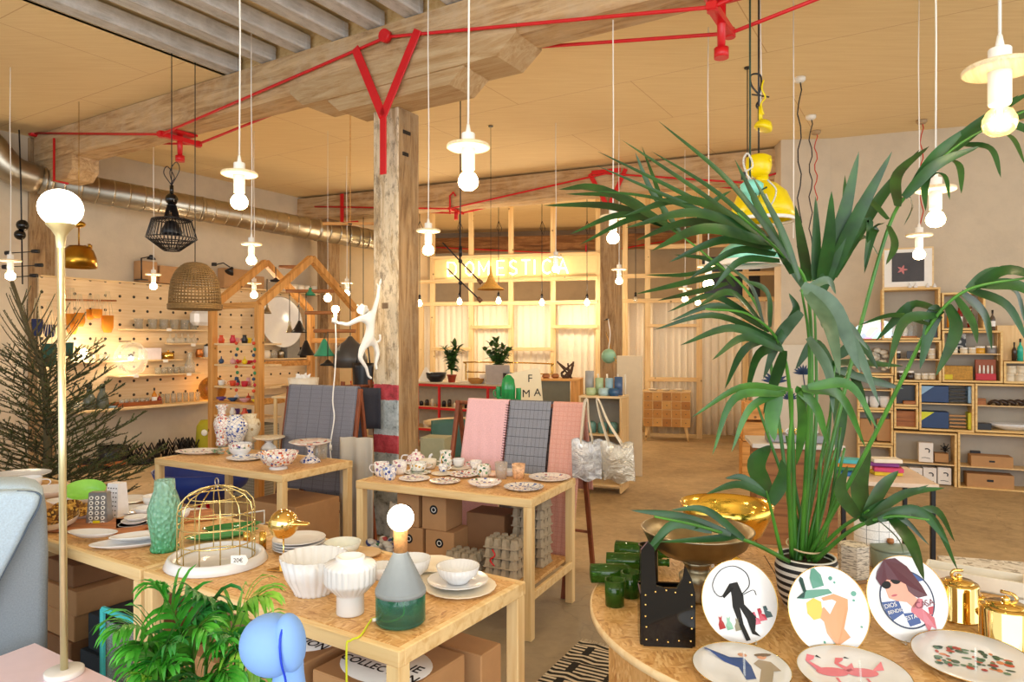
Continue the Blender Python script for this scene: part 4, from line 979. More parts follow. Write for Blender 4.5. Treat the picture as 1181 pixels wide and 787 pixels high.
MB().lathe([(.045, .018), (.09, .035), (.112, .07), (.132, .112), (.127, .112), (.1, .07), (.07, .04), (0, .03)], seg=48, mod=scallop(12, .012)).obj('bowl_body', fl_r, t)
def cakestand(px, py, r, h, label, m1_, m2_):
    t = thing('cake_stand', label, 'cake stand', T(px, py, Z)); MB().lathe([(0, h), (r*.7, h), (r, h+.018), (r*.99, h+.022), (r*.7, h+.006), (0, h+.006)], seg=48, mod=scallop(9, .02)).obj('top_plate', m1_, t)
    MB().lathe([(0, 0), (r*.5, 0), (r*.42, .02), (.02, .05), (.018, h*.7), (.04, h)], seg=32, mod=scallop(6, .05)).obj('pedestal', m2_, t)
cakestand(310, 518, .125, .075, 'low cake stand with a scalloped yellowish top', floral('pale_flowered_china', ['#d8a860', '#c8908a'], 24, '#efe4cc', dens=.3), W)
cakestand(358, 533, .145, .125, 'taller pedestal cake stand with an ornate blue flowered foot', floral('rose_flowered_china', ['#d07060', '#4a5a9c', '#d89a80'], 26, dens=.4), fl_b)
for i, (gx, gy) in enumerate(((366, 531), (373, 529))): solo('drinking_glass', m_glass(.03, .11), M_['clear'], ('left', 'right')[i]+' one of two clear glasses behind the tall cake stand', 'glass', T(gx, gy, Z), group='clear glasses by the cake stand')
m1 = MB(); p = T(256, 525, Z)
for i in range(14): m1.ball((R.uniform(-.07, .07), R.uniform(-.03, .03), .012+R.random()*.03), .012, 8, (1.6, 1, .7))
solo('frog_ornament', m1, floral('green_ornament', ['#3c7a4a', '#c8b090'], 60, '#a8a890', dens=.6, rough=.4), 'small green and beige ceramic ornament on the vase table', 'ornament', p)

# ---- near table
def cage():
    p = T(250, 649, Z); t = thing('birdcage', 'gold wire birdcage with a domed top on a white oval base', 'birdcage', p, math.radians(-32))
    MB().lathe([(0, .0), (.182, 0), (.185, .004), (.172, .032), (.166, .036), (.158, .033), (.15, .018), (0, .018)], seg=64).obj('base', W, t)
    r = .137; m1 = MB()
    hs = [.022, .085, .15, .2]
    for z in hs: m1.tube([(r*math.cos(2*PI*i/40), r*math.sin(2*PI*i/40), z) for i in range(40)], .0025, 6, True)
    z = .255; rr = .1; m1.tube([(rr*math.cos(2*PI*i/36), rr*math.sin(2*PI*i/36), z) for i in range(36)], .0025, 6, True); m1.obj('hoop', M_['brass_l'], t)
    for k in range(12):
        a = 2*PI*k/12; pts = [(r, .02), (r, .12), (r, .2), (r*.95, .232), (r*.78, .26), (r*.45, .282), (.012, .292)]
        m1 = MB(); m1.tube([(q*math.cos(a), q*math.sin(a), z) for q, z in pts], .0023, 6); m1.obj('bar', M_['brass_l'], t)
    m1 = MB(); m1.tube([(.011*math.cos(2*PI*i/14), 0, .308+.014*math.sin(2*PI*i/14)) for i in range(14)], .002, 6, True); m1.cyl((0, 0, .286), (0, 0, .297), .006); m1.obj('hanging_ring', M_['steel'], t)
    tg = MB(); M = frameM((.175, -.03, .045), (.8, .6, 0), (-.1, 0, 1)); tg.prism([(-.03, -.015), (.022, -.018), (.032, 0), (.022, .018), (-.03, .018)], M, .0015); o = tg.obj('price_tag', M_['paper'], t)
    m1 = MB(); text_mesh(m1, '20€', .021, M @ Matrix.Translation((-.004, -.0012, 0)) @ Matrix.Rotation(PI/2, 4, 'X'), .0004, 0); m1.obj('tag_writing', M_['ink'], o)
M_['brass_l'] = plain('pale_gold_wire', '#e2cf90', .25, 1, .03)
cage()
p = T(327, 657, Z); t = thing('bird_figure', 'round polished gold bird figure on a thin stand', 'figure', p, math.radians(-10))
m1 = MB(); M = Matrix.Rotation(.5, 4, 'Z'); m1.prism([(0, 0), (.001, 0), (.001, .001)], M, .001)
m1 = MB(); m1.add([(-.05, -.03, .002), (.03, -.035, .002), (-.0, .045, .002), (-.05, -.03, .006), (.03, -.035, .006), (0, .045, .006)], [(0, 2, 1), (3, 4, 5), (0, 1, 4, 3), (1, 2, 5, 4), (2, 0, 3, 5)]); m1.box((0, 0, .012), (.03, .012, .016)); m1.obj('base', M_['gold'], t)
m1 = MB(); m1.cyl((0, 0, .006), (0, 0, .12), .0028); m1.obj('pole', M_['gold'], t)
m1 = MB(); m1.ball((0, 0, .168), .054, 40); m1.obj('body', M_['gold'], t)
m1 = MB(); m1.lathe([(.022, 0), (.013, .025), (.012, .05), (.001, .06)], (.045, 0, .172), 16, M=Matrix.Rotation(PI/2, 3, 'Y') @ Matrix.Diagonal((.6, 1.3, 1)).to_3x3()); m1.obj('tail', M_['gold'], t)
m1 = MB(); m1.lathe([(.006, 0), (.003, .015), (0, .022)], (-.052, 0, .17), 10, M=Matrix.Rotation(-PI/2, 3, 'Y')); m1.obj('beak', M_['gold'], t)
for i, (x, y, h, lb) in enumerate(((303, 634, .07, 'taller brass candle cylinder right of the birdcage'), (284.5, 627, .05, 'shorter brass candle cylinder behind the birdcage'))):
    solo('candle_holder', MB().lathe([(0, 0), (.014, 0), (.014, h), (.011, h), (.011, h-.02), (0, h-.02)], seg=24), M_['brass'], lb, 'candle holder', T(x, y, Z))
gd = plain('green_ceramic', '#4a9a5c', .12, var=.05)
plate(256, 620, Z, .15, gd, 'long green leaf shaped dish seen through the birdcage', sx=1, sy=.38, rz=.55, h=.02)
plate(268, 611, Z, .14, plain('dark_green_ceramic', '#357a3c', .12), 'darker green oval dish behind the long green leaf dish', sx=.9, sy=.32, rz=.5, h=.02)
names = ['lowest', 'second from below', 'third from below', 'topmost']
for i in range(4):
    p = T(345, 633, Z); p.z += .011*i; solo('plate', m_plate(.105, .013, scallop(16, .008)), W, names[i]+' white plate in the stack behind the gold bird', 'plate', p, .1*i, 'stacked white plates')
bowl(395, 641, Z, .072, .055, plain('white_sage_bowl', '#dfe2d8', .2), 'plain off-white bowl behind the fluted vase')
plate(418, 640, Z, .075, plain('tan_stoneware', '#caa878', .4), 'tan stoneware plate behind the fluted vase')
bowl(362, 683, Z, .105, .125, W, 'large white fluted bowl behind the fluted vase', f=.58, mod=flute(22, .07), belly=.6)
p = T(404, 707, Z)
def vmod(a, z): return 1+(.05*abs(math.sin(13*a)) if .062 < z < .152 else 0)
solo('vase', MB().lathe([(0, 0), (.042, 0), (.043, .004), (.042, .055), (.043, .06), (.05, .068), (.07, .09), (.076, .098), (.0765, .102), (.0775, .145), (.0775, .15), (.074, .156), (.052, .162), (.046, .165), (.044, .168), (.045, .176), (.038, .178), (.03, .165), (0, .15)], seg=208, mod=vmod), W, 'white fluted footed vase left of the glass lamp', 'vase', p)
bowl(475, 666, Z, .066, .07, W, 'white fluted bowl half hidden behind the glass lamp', mod=flute(26, .03)); plate(497, 654, Z, .1, CR, 'cream plate right behind the glass lamp', mod=scallop(10, .02)); plate(500, 667, Z, .095, CR, 'cream scalloped plate beside the lamp, in front of the other cream plate', mod=scallop(10, .02))
bowl(441, 668, Z, .05, .05, W, 'small white bowl between the fluted vase and the glass lamp', mod=flute(20, .03))
p = T(531, 680, Z); solo('plate', m_plate(.122, .014, scallop(20, .01)), CR, 'largest cream plate at the right end of the near table', 'plate', p, 0, None)
p2 = p+Vector((-.01, .02, .012)); solo('plate', m_plate(.105, .018, scallop(16, .01)), W, 'white scalloped plate lying on the largest cream plate', 'plate', p2)
p3 = p2+Vector((0, .0, .008)); solo('bowl', m_bowl(.073, .055, .5, flute(30, .03)), W, 'white fluted bowl on top of the two stacked plates', 'bowl', p3)
# glass lamp
p = T(462, 717, Z); t = thing('table_lamp', 'table lamp with a teal glass base, grey ribbed cone and cork neck', 'lamp', p)
MB().lathe([(0, 0), (.068, 0), (.074, .006), (.074, .088), (.07, .094), (.067, .09), (.07, .08), (.069, .01), (0, .008)], seg=40).obj('glass_base', M_['teal_glass'], t)
MB().lathe([(.06, .086), (.0755, .086), (.076, .098)]+[(.076-(.076-.022)*i/28-(0 if i % 2 else .002), .098+.112*i/28) for i in range(29)]+[(.018, .212), (.0, .212)], seg=48, mod=lambda a, z: 1+.008*math.cos(36*a)).obj('cone', plain('grey_stoneware', '#8f979c', .6), t)
MB().cyl((0, 0, .21), (0, 0, .275), .0205, .0215, 24).obj('neck', plain('cork', '#c89058', .8, var=.2, scale=120), t)
MB().ball((0, 0, .311), .04, 28).obj('globe_bulb', M_['globe'], t); BULBS.append((p+Vector((-.03, -.07, .34)), 1.0))
yc = plain('yellow_flex', '#d8e028', .5)
e = T(404, 742, Z)-p
m1 = MB(); m1.tube(spline([(0, 0, .085), (.01, -.02, .07), (.012, -.03, .03), (-.03, -.04, .015), (-.076, -.012, .014), (-.09, -.025, .005), (e.x+.02, e.y+.035, .005), (e.x, e.y, .006), (e.x-.006, e.y-.02, -.02), (e.x, e.y-.015, -.3), (e.x+.02, e.y, -.74)], 60), .003, 8); m1.obj('flex', yc, t)
MB().cyl((-.066, -.02, .014), (-.079, -.026, .014), .005).obj('grommet', M_['white_paint'], t)

# ---- jug table
p = T(190, 635, Z); fj = NT('fish_scale_glass'); vz = fj.n('TexVoronoi'); vz.inputs['Scale'].default_value = 70; fj.l(fj.coord((1, 1, .7)), vz.inputs['Vector']); fj.bump(vz.outputs['Distance'], 1, .01)
sxx = fj.n('SeparateXYZ'); fj.l(fj.n('TexCoord').outputs['Object'], sxx.inputs[0]); gcol = fj.ramp(fj.math('MULTIPLY', sxx.outputs[2], 3.4), [(.0, C('#3fae72')), (.3, C('#7cc8a0')), (1, C('#a8d4bc'))]); fj.set(gcol, .08, 0, **{'Transmission Weight': .3})
solo('fish_vase', MB().lathe([(0, 0), (.05, 0), (.053, .012), (.046, .03), (.05, .06), (.06, .12), (.061, .17), (.05, .21), (.038, .245), (.036, .285), (.032, .285), (.034, .245), (.045, .2), (.054, .16), (.045, .05), (0, .02)], seg=40, mod=lambda a, z: 1+.05*math.cos(2*a)), fj.m, 'mint green pressed glass vase shaped like a fish', 'vase', p, .5)
bo = wood('acacia_board', '#b87440', '#7a4420', 1.5, knots=False)
def board(px, py, w, d, rz, label): solo('cutting_board', MB().box((0, 0, .008), (w, d, .014), ch=.004), bo, label, 'cutting board', T(px, py, Z), rz)
board(112, 609, .5, .22, math.radians(-10), 'reddish wooden cutting board under the leaf shaped dish'); board(192, 601, .42, .2, math.radians(30), 'reddish wooden cutting board behind the fish vase')
ZB = Z+.017
plate(150, 630, Z, .135, W, 'white oval serving dish at the front corner beside the fish vase', sx=1.1, sy=.5, rz=.35, h=.02)
plate(163, 621, Z+.02, .12, W, 'second white oval dish stacked and shifted on the first', sx=1, sy=.45, rz=.45, h=.018)
plate(107, 619, ZB, .11, W, 'leaf shaped white dish lying on the front cutting board', sx=1, sy=.42, rz=-.1, h=.022)
for i, lb in enumerate(('bottom', 'middle', 'top')): p = T(153, 608, Z); p.z += .016*i; p.x += .008*i; solo('dish', m_plate(.06-.005*i, .016, None, 28), W, lb+' small white dish in the little stack behind the oval dishes', 'dish', p, 0, 'stacked small dishes')
gbw = plain('lime_green_glaze', '#8fcf5a', .15)
def tilt_bowl(px, py, z, r, h, mo, mi, label, rx, rz):
    p = T(px, py, z); t = thing('bowl', label, 'bowl', p, rz); M = Matrix.Rotation(rx, 3, 'X'); dz = Vector((0, 0, r*abs(math.sin(rx))*.75))
    MB().lathe([(0, 0), (r*.45, 0), (r*.86, h*.4), (r, h)], dz, 36, M=M).obj('outside', mo, t); MB().lathe([(r, h), (r-.004, h), (r*.84-.003, h*.43), (r*.4, .006), (0, .006)], dz, 36, M=M).obj('inside', mi, t)
tilt_bowl(98, 584, Z, .095, .07, W, gbw, 'tilted white bowl with a lime green inside', .38, .5)
ambr = NT('amber_mosaic'); vz = ambr.n('TexVoronoi'); vz.inputs['Scale'].default_value = 90; ambr.l(ambr.coord(), vz.inputs['Vector']); sc_ = ambr.n('SeparateColor'); ambr.l(vz.outputs['Color'], sc_.inputs[0]); ambr.set(ambr.ramp(sc_.outputs[0], [(0, C('#3a1c08')), (.4, C('#8a5a1c')), (.7, C('#d8a848')), (.9, C('#5a3010'))]), .15)
tilt_bowl(78, 595, Z, .065, .035, W, ambr.m, 'small bowl with an amber mosaic inside, rear one beside the lamp pole', .3, .3); tilt_bowl(96, 599, Z, .065, .035, W, ambr.m, 'small bowl with an amber mosaic inside, right one before the graters', .3, .2)
tilt_bowl(64, 611, Z, .1, .05, CR, ambr.m, 'wider cream bowl with amber inside at the armchair edge', .2, .1)
gr = plain('grater_steel', '#a9abb0', .3, .8); gr2 = plain('white_grater', '#e4e2e4', .4)
def grater(px, py, w, h, d, rz, m, label, holes):
    t = thing('box_grater', label, 'grater', T(px, py, Z), rz); m1 = MB(); w2 = w*.8
    m1.add([(-w/2, -d/2, 0), (w/2, -d/2, 0), (w/2, d/2, 0), (-w/2, d/2, 0), (-w2/2, -d*.35, h), (w2/2, -d*.35, h), (w2/2, d*.35, h), (-w2/2, d*.35, h)], [(0, 1, 5, 4), (1, 2, 6, 5), (2, 3, 7, 6), (3, 0, 4, 7), (4, 5, 6, 7)]); m1.obj('body', m, t)
    m1 = MB(); m2 = MB()
    for i in range(holes[0]):
        for j in range(holes[1]):
            x = (-.5+(i+.5)/holes[0])*w*.8; z = (j+.6)/(holes[1]+.3)*h*.95; y = -d/2+.15*d*z/h
            if holes[2]: m1.cyl((x, y-.003, z), (x, y, z), .009, seg=12); m2.cyl((x, y-.0045, z), (x, y-.001, z), .004, seg=8)
            else: m2.cyl((x, y-.002, z), (x, y, z), .003, seg=8)
    if m1.v: m1.obj('grating_ring', M_['white_paint'], t)
    m2.obj('grating_hole', M_['ink'], t)
    return t
g1_ = grater(115, 605, .095, .15, .06, .12, gr, 'grey box grater with rows of round eye-like holes', (3, 6, True))
MB().box((.0, -.034, .018), (.03, .003, .014)).obj('yellow_sticker', plain('yellow_sticker', '#f0e020', .6), g1_)
grater(135, 595, .08, .16, .07, -.3, gr2, 'white tapering box grater with small holes behind the grey one', (4, 7, False))
bowl(180, 585, Z, .065, .06, W, 'deep white bowl just left of the fish vase'); bowl(168, 596, Z, .05, .045, W, 'smaller white bowl below the deep white bowl'); plate(142, 580, Z, .12, W, 'white plate behind the graters'); plate(155, 590, Z, .1, W, 'white plate right of the white grater')
plate(224, 592, Z, .07, W, 'small white plate between the fish vase and the birdcage'); bowl(208, 600, Z, .045, .05, W, 'little white cup-shaped bowl right of the fish vase')
cup(31, 565, Z, .075, .07, W, 'large white breakfast cup above the armchair', .2); plate(22, 552, Z, .17, W, 'large white plate behind the breakfast cup', h=.03); cup(3, 568, Z, .06, .06, W, 'white cup at the very left edge above the armchair', PI)
MB_ = MB().box((0, 0, .03), (.035, .02, .06), ch=.004); solo('price_card', MB_, plain('terracotta_card', '#a06a50', .7), 'small brown card stand between the two white cups', 'card', T(12, 563, Z), .3)
plate(56, 572, Z, .13, plain('crumpled_linen', '#d8cfc4', .9), 'folded greyish linen napkins left of the lime bowl', sx=1.3, sy=.9, h=.04, name='napkins', cat='napkin')
plate(84, 583, Z, .1, plain('linen_white', '#e6dfd6', .9), 'pale folded cloth right behind the brass lamp pole', sx=1.3, sy=.7, h=.03, name='cloth', cat='cloth')
# ------------------------------------------------------------------ round table
t_merge = []
ZR = RZ+.001
def zsurf(r, Rp): return .005 if r < Rp*.7 else .005+(r-Rp*.7)/(Rp*.3)*Rp*.1
def artplate(px, py, Rp, label, lean, yaw, roll=0, flat=False):
    p = T(px, py, ZR); t = thing('picture_plate', label, 'plate', p, yaw)
    # plate local: disc in xz plane facing -y, standing on its rim, leaning back
    Mr = Matrix.Rotation(-lean, 4, 'X') @ Matrix.Translation((0, 0, Rp)) @ Matrix.Rotation(roll, 4, 'Y') @ Matrix.Rotation(PI/2, 4, 'X')
    m1 = MB(); pr = [(0, 0), (Rp*.6, 0), (Rp*.95, Rp*.09), (Rp, Rp*.11), (Rp*.985, Rp*.12), (Rp*.7, .005), (0, .005)]
    m1.lathe(pr, seg=64, M=None); m1.v = [tuple(Mr @ Vector(v)) for v in m1.v]; pm_ = m1.obj('plate_body', M_['white'], t)
    def merge(mb, m):                              # painted print: goes into the plate's own mesh
        vs = [tuple(v.co) for v in pm_.data.vertices]; o_ = len(vs); fs = [tuple(p.vertices) for p in pm_.data.polygons]; sm_ = [p.use_smooth for p in pm_.data.polygons]; mi_ = [p.material_index for p in pm_.data.polygons]
        mats_ = list(pm_.data.materials)
        if m not in mats_: mats_.append(m)
        k_ = mats_.index(m); me2 = bpy.data.meshes.new('plate_body'); me2.from_pydata(vs+mb.v, [], fs+[tuple(i+o_ for i in f) for f in mb.f])
        me2.polygons.foreach_set('use_smooth', sm_+mb.s); me2.polygons.foreach_set('material_index', mi_+[k_]*len(mb.f))
        for q_ in mats_: me2.materials.append(q_)
        me2.update(); pm_.data = me2; return pm_
    m1 = MB(); m1.tube([tuple(Mr @ Vector((Rp*math.cos(2*PI*i/64), Rp*math.sin(2*PI*i/64), Rp*.118))) for i in range(64)], .0011, 5, True); m1.obj('gilt_rim', M_['brass'], t)
    if not flat:
        m1 = MB(); m1.bar((-.03, .012, 0.004), (-.03, .09, .004), .006, .006); m1.bar((.03, .012, .004), (.03, .09, .004), .006, .006); m1.bar((-.03, .09, .004), (.03, .09, .004), .006, .006)
        m1.bar((0, .088, .004), (0, .04+.06*math.sin(lean), .07), .005, .005); m1.bar((-.03, -.014, .003), (-.03, -.014, .014), .006, .005); m1.bar((.03, -.014, .003), (.03, -.014, .014), .006, .005); m1.bar((-.03, -.016, .004), (-.03, .02, .004), .006, .006); m1.bar((.03, -.016, .004), (.03, .02, .004), .006, .006)
        m1.obj('stand', M_['clear'], t)
    def art(name, polys, m, lift=0, lab=None):
        m2 = MB()
        for pl in polys:
            v = []
            for x, y in pl: r = math.hypot(x, y)*Rp; v.append(Mr @ Vector((x*Rp, y*Rp, zsurf(r, Rp)+.0006+lift)))
            m2.add(v, [tuple(range(len(v)))])
        return merge(m2, m)
    def line(name, paths, w, m, lift=0):
        m2 = MB()
        for pl in paths:
            v = [tuple(Mr @ Vector((x*Rp, y*Rp, zsurf(math.hypot(x, y)*Rp, Rp)+.0006+lift))) for x, y in pl]; m2.tube(v, w*Rp, 5, flat=.35)
        return merge(m2, m)
    t_merge.append(merge); return t, art, line, Mr
def ell(cx, cy, rx, ry, n=20, a0=0, a1=2*PI): return [(cx+rx*math.cos(a0+(a1-a0)*i/n), cy+ry*math.sin(a0+(a1-a0)*i/n)) for i in range(n+(1 if a1-a0 < 6.2 else 0))]
ink = M_['ink']; am = {}
def col(h):
    if h not in am: am[h] = plain('paint_'+h, '#'+h, .3, var=.03)
    return am[h]
def cat_poly(x, y, s, f=1): return [[(x-.35*s, y), (x+.35*s, y), (x+.3*s, y+.5*s), (x+.18*s*f, y+.75*s), (x+.3*s*f, y+1.15*s), (x+.1*s*f, y+1.0*s), (x-.05*s*f, y+1.15*s), (x-.1*s*f, y+.75*s), (x-.32*s, y+.45*s)]]
t, art, line, Mr = artplate(858, 743, .117, 'leaning picture plate with a black lasso ring and a row of small coloured cats', .33, math.radians(8), roll=-.15)
line('ring_drawing', [spline([(-.05, .33), (-.45, .2), (-.58, .5), (-.3, .8), (.1, .84), (.4, .6), (.38, .3), (.1, .12), (.45, .18), (.5, .05)], 50)], .024, ink)
art('figure_drawing', [[(-.12, .45), (.1, .45), (.16, .1), (.12, -.1), (.34, -.45), (.2, -.75), (.28, -.9), (.1, -.8), (.08, -.45), (-.02, -.15), (-.04, -.55), (.0, -.92), (-.12, -.92), (-.16, -.5), (-.2, -.1), (-.15, .15)], [(-.12, .45), (-.4, .2), (-.36, .14), (-.1, .28)]], ink, .0004)
for x, c_ in ((-.62, 'b03a3c'), (-.42, '8cc0a4'), (-.2, '8c8468'), (.32, 'd86a80'), (.5, 'c83c50'), (.66, '24464a')): 
    art('cat_drawing', cat_poly(x, -.72+abs(x)*.3, .26 if x < .6 else .24, 1 if x < 0 else -1), col(c_), .0004)
t, art, line, Mr = artplate(962, 757, .12, 'leaning picture plate with a yellow haired bather under a green house hat', .33, math.radians(6), roll=-.3)
art('skin_drawing', [[(-.3, .0), (-.05, .1), (.02, -.1), (.3, .1), (.22, .18), (.0, .22), (-.02, .3), (.32, .28), (.6, .05), (.5, -.15), (.2, -.5), (.25, -.72), (-.15, -.78), (-.25, -.45), (-.2, -.2)]], col('d89a6c'))
art('hair_drawing', [[(-.5, .1), (-.42, .32), (-.2, .36), (-.06, .22), (-.12, .05), (-.25, -.1), (-.42, -.08)]], col('d8c050'), .0004)
art('hat_drawing', [[(-.62, .5), (-.3, .58), (.25, .42), (.3, .3), (-.2, .36), (-.45, .42)], [(-.12, .55), (.18, .52), (.2, .78), (.08, .98), (.0, .98), (-.1, .8)]], col('5a9480'), .0004)
art('tower_drawing', [[(-.38, .55), (-.3, .55), (-.28, .85), (-.34, .92), (-.4, .85)], [(.0, .6), (.1, .6), (.1, .75), (0, .75)], [(-.62, .5), (-.3, .58), (-.42, .44)]], col('24443c'), .0008)
art('bubble_drawing', [ell(.4, .62, .05, .05, 12), ell(.46, .5, .03, .03, 10), ell(.78, .12, .06, .06, 12), ell(.72, -.02, .03, .03, 10), ell(-.2, -.75, .05, .05, 12), ell(-.4, -.6, .03, .03, 10), ell(.6, -.6, .025, .025, 8)], col('5ea08c'), .0004)
t, art, line, Mr = artplate(1053, 742, .122, 'leaning picture plate with a dark haired face in sunglasses inside a blue ring', .33, math.radians(2), roll=-.2)
art('disc_drawing', [ell(.02, -.02, .68, .68, 40)], col('1c2c4c')); art('disc_field', [ell(.02, -.02, .64, .64, 40)], col('eef0f4'), .0003)
art('blue_patch', [[(-.62, .05), (-.2, .0), (-.18, -.3), (-.5, -.4), (-.6, -.2)], [(.1, .5), (.42, .5), (.6, .3), (.2, .3)], [(-.2, -.3), (.15, -.35), (.15, -.6), (-.15, -.62)]], col('34508c'), .0006)
art('hair_drawing', [[(-.5, .75), (-.25, .98), (.05, .95), (.3, .7), (.5, .2), (.55, -.05), (.3, -.05), (.1, .1), (-.0, .4), (-.3, .5), (-.5, .4), (-.58, .6)]], col('5c3038'), .0009)
art('face_drawing', [[(-.45, .5), (-.1, .62), (.12, .45), (.12, .15), (.3, -.1), (.1, -.25), (-.02, -.08), (-.25, .0), (-.42, .1), (-.42, .3)]], col('e0a088'), .0012)
art('scarf_drawing', [[(.3, -.05), (.4, -.1), (.3, -.3), (.5, -.55), (.42, -.8), (.35, -.72), (.22, -.82), (.22, -.6), (.0, -.3), (.05, -.22)]], col('c8707c'), .0012)
art('glasses_drawing', [ell(-.36, .4, .12, .09, 14), ell(-.08, .46, .13, .1, 14), [(-.24, .44), (-.2, .5), (-.2, .46)]], ink, .0016)
art('lips_drawing', [ell(-.26, .13, .08, .025, 10)], col('b8505a'), .0016)
art('red_patch', [[(.45, -.3), (.6, -.3), (.5, -.48), (.42, -.46)]], col('b83c48'), .0006)
m2 = MB(); text_mesh(m2, 'CA', .026, Mr @ Matrix.Translation((.036, -.026, .0082)), .0002); text_mesh(m2, 'SA', .026, Mr @ Matrix.Translation((.064, -.026, .0082)), .0002); t_merge[-1](m2, col('7a2c3c'))
m2 = MB(); text_mesh(m2, 'DIOS', .017, Mr @ Matrix.Translation((-.054, -.008, .0082)), .0002); text_mesh(m2, 'BENDIGA', .014, Mr @ Matrix.Translation((-.040, -.026, .0082)), .0002); text_mesh(m2, 'ESTA', .016, Mr @ Matrix.Translation((-.006, -.052, .0082)), .0002); t_merge[-1](m2, M_['paper'])
t, art, line, Mr = artplate(870, 806, .125, 'low tilted plate at the front with a dancing couple in blue and beige', 1.5, math.radians(-4), roll=.25)
art('blue_figure', [[(-.8, .5), (-.3, .42), (.05, .5), (.2, .2), (.3, -.3), (.1, -.4), (-.05, .05), (-.35, .2), (-.75, .55)]], col('34508c'))
art('beige_figure', [[(.35, .5), (.6, .45), (.8, .1), (.65, .1), (.6, -.4), (.35, -.45), (.4, .1), (.25, .3)]], col('a89880'), .0003); art('head_drawing', [ell(.02, .6, .1, .08, 12), ell(.42, .6, .1, .07, 12)], col('d8a080'), .0006); art('hat_drawing', [ell(.44, .66, .18, .05, 12)], col('7c6a58'), .0009)
t, art, line, Mr = artplate(1012, 818, .137, 'low tilted plate at the bottom edge with pink flamingos', 1.5, math.radians(-4), roll=0)
for x in (-.35, .2):
    art('flamingo_drawing', [ell(x, .1, .3, .16, 18), [(x-.25, .1), (x-.4, .4), (x-.3, .62), (x-.15, .62), (x-.2, .52), (x-.32, .42), (x-.12, .18)], [(x+.2, .15), (x+.5, .45), (x+.45, .2)], [(x-.02, -.1), (x, -.5), (x+.03, -.5), (x+.03, -.1)]], col('e07888'), .0003 if x < 0 else .0007)
art('beak_drawing', [[(-.5, .6), (-.45, .65), (-.38, .58)], [(.05, .62), (.1, .67), (.17, .6)]], ink, .0009)
t, art, line, Mr = artplate(1133, 797, .145, 'low tilted plate at the lower right with red and green flowers', 1.49, math.radians(-25), roll=0)
fp_ = [('c0503c', 12), ('d88a60', 8), ('5a8068', 26), ('36584a', 18), ('a83a3a', 5)]
for h_, n_ in fp_:
    art('flower_drawing', [ell(R.uniform(-.6, .6), R.uniform(-.35, .4), R.uniform(.03, .09), R.uniform(.03, .07), 9) for _ in range(n_)], col(h_), .0003+R.random()*.001)

# studded black vase
p = T(768, 738, ZR); t = thing('studded_vase', 'glossy black square vase with gold studs and two pointed corners', 'vase', p, math.radians(-6))
K = p.y/F; bm = M_['black_gloss']
pl = [(-27, 0), (27, 0), (30, 45), (30, 62), (26, 78), (19, 92), (17, 78), (10, 66), (-4, 66), (-13, 68), (-15, 110), (-22, 118), (-30, 108), (-30, 60)]
m1 = MB(); m1.prism([(x*K, z*K) for x, z in pl], Matrix.Translation((0, -.045, 0)), .012); m1.obj('front_panel', bm, t)
m1 = MB(); m1.prism([(x*K, z*K) for x, z in [(-27, 0), (27, 0), (30, 60), (-30, 60)]], Matrix.Translation((0, .045, 0)), .012)
m1.box((-.073, 0, .075), (.012, .09, .15)); m1.box((.073, 0, .075), (.012, .09, .15)); m1.obj('body', bm, t)
m1 = MB()
for x, z in ((-24, 8), (-24, 22), (-25, 34), (-25, 47), (-25, 58), (-14, 62), (-2, 64), (8, 62), (25, 8), (26, 22), (26, 34), (26, 47), (26, 60), (24, 74), (-12, 8), (0, 6), (12, 8)): m1.ball((x*K, -.053, z*K), .0032, 8)
m1.obj('stud', M_['gold'], t)
solo('price_card', MB().box((0, 0, .002), (.06, .02, .002), rx=.1), M_['paper'], 'white price slip lying before the studded black vase', 'card', T(776, 741, ZR), .1)
# green glass
gg = M_['green_glass']
solo('drinking_glass', m_glass(.034, .085, .92, .003), gg, 'dark green tumbler standing at the left edge of the round table', 'glass', T(709, 698, ZR))
solo('drinking_glass', m_glass(.034, .085, .92, .003), gg, 'dark green tumbler between the front tumbler and the studded vase', 'glass', T(727, 688, ZR))
def gbottle(p, rz, L, r, label, tilt=0):
    t = thing('wine_bottle', label, 'bottle', p, rz); M = Matrix.Rotation(PI/2+tilt, 3, 'Y')
    MB().lathe([(0, 0), (r, .003), (r, L*.6), (r*.8, L*.7), (r*.38, L*.78), (r*.36, L*.97), (r*.45, L*.97), (r*.45, L), (r*.28, L)], (-L/2, 0, r+.001), 24, M=M).obj('body', gg, t)
    MB().lathe([(0, .003), (r*.97, .005)], (-L/2, 0, r+.001), 24, M=M).obj('punt', gg, t); return t
gbottle(T(712, 672, ZR), .05, .2, .034, 'green glass bottle lying at the left of the round table, nearest of the three'); gbottle(T(735, 659, ZR), -.08, .24, .034, 'green glass bottle lying in the middle of the three')
gbottle(T(745, 648, ZR), -.35, .25, .036, 'dark olive glass bottle lying furthest from the camera')
solo('vase', MB().lathe([(0, 0), (.032, 0), (.034, .02), (.03, .19), (.034, .2), (.03, .2), (.028, .03), (0, .02)], seg=24), M_['black_gloss'], 'tall slim black vase behind the studded vase', 'vase', T(748, 697, ZR))
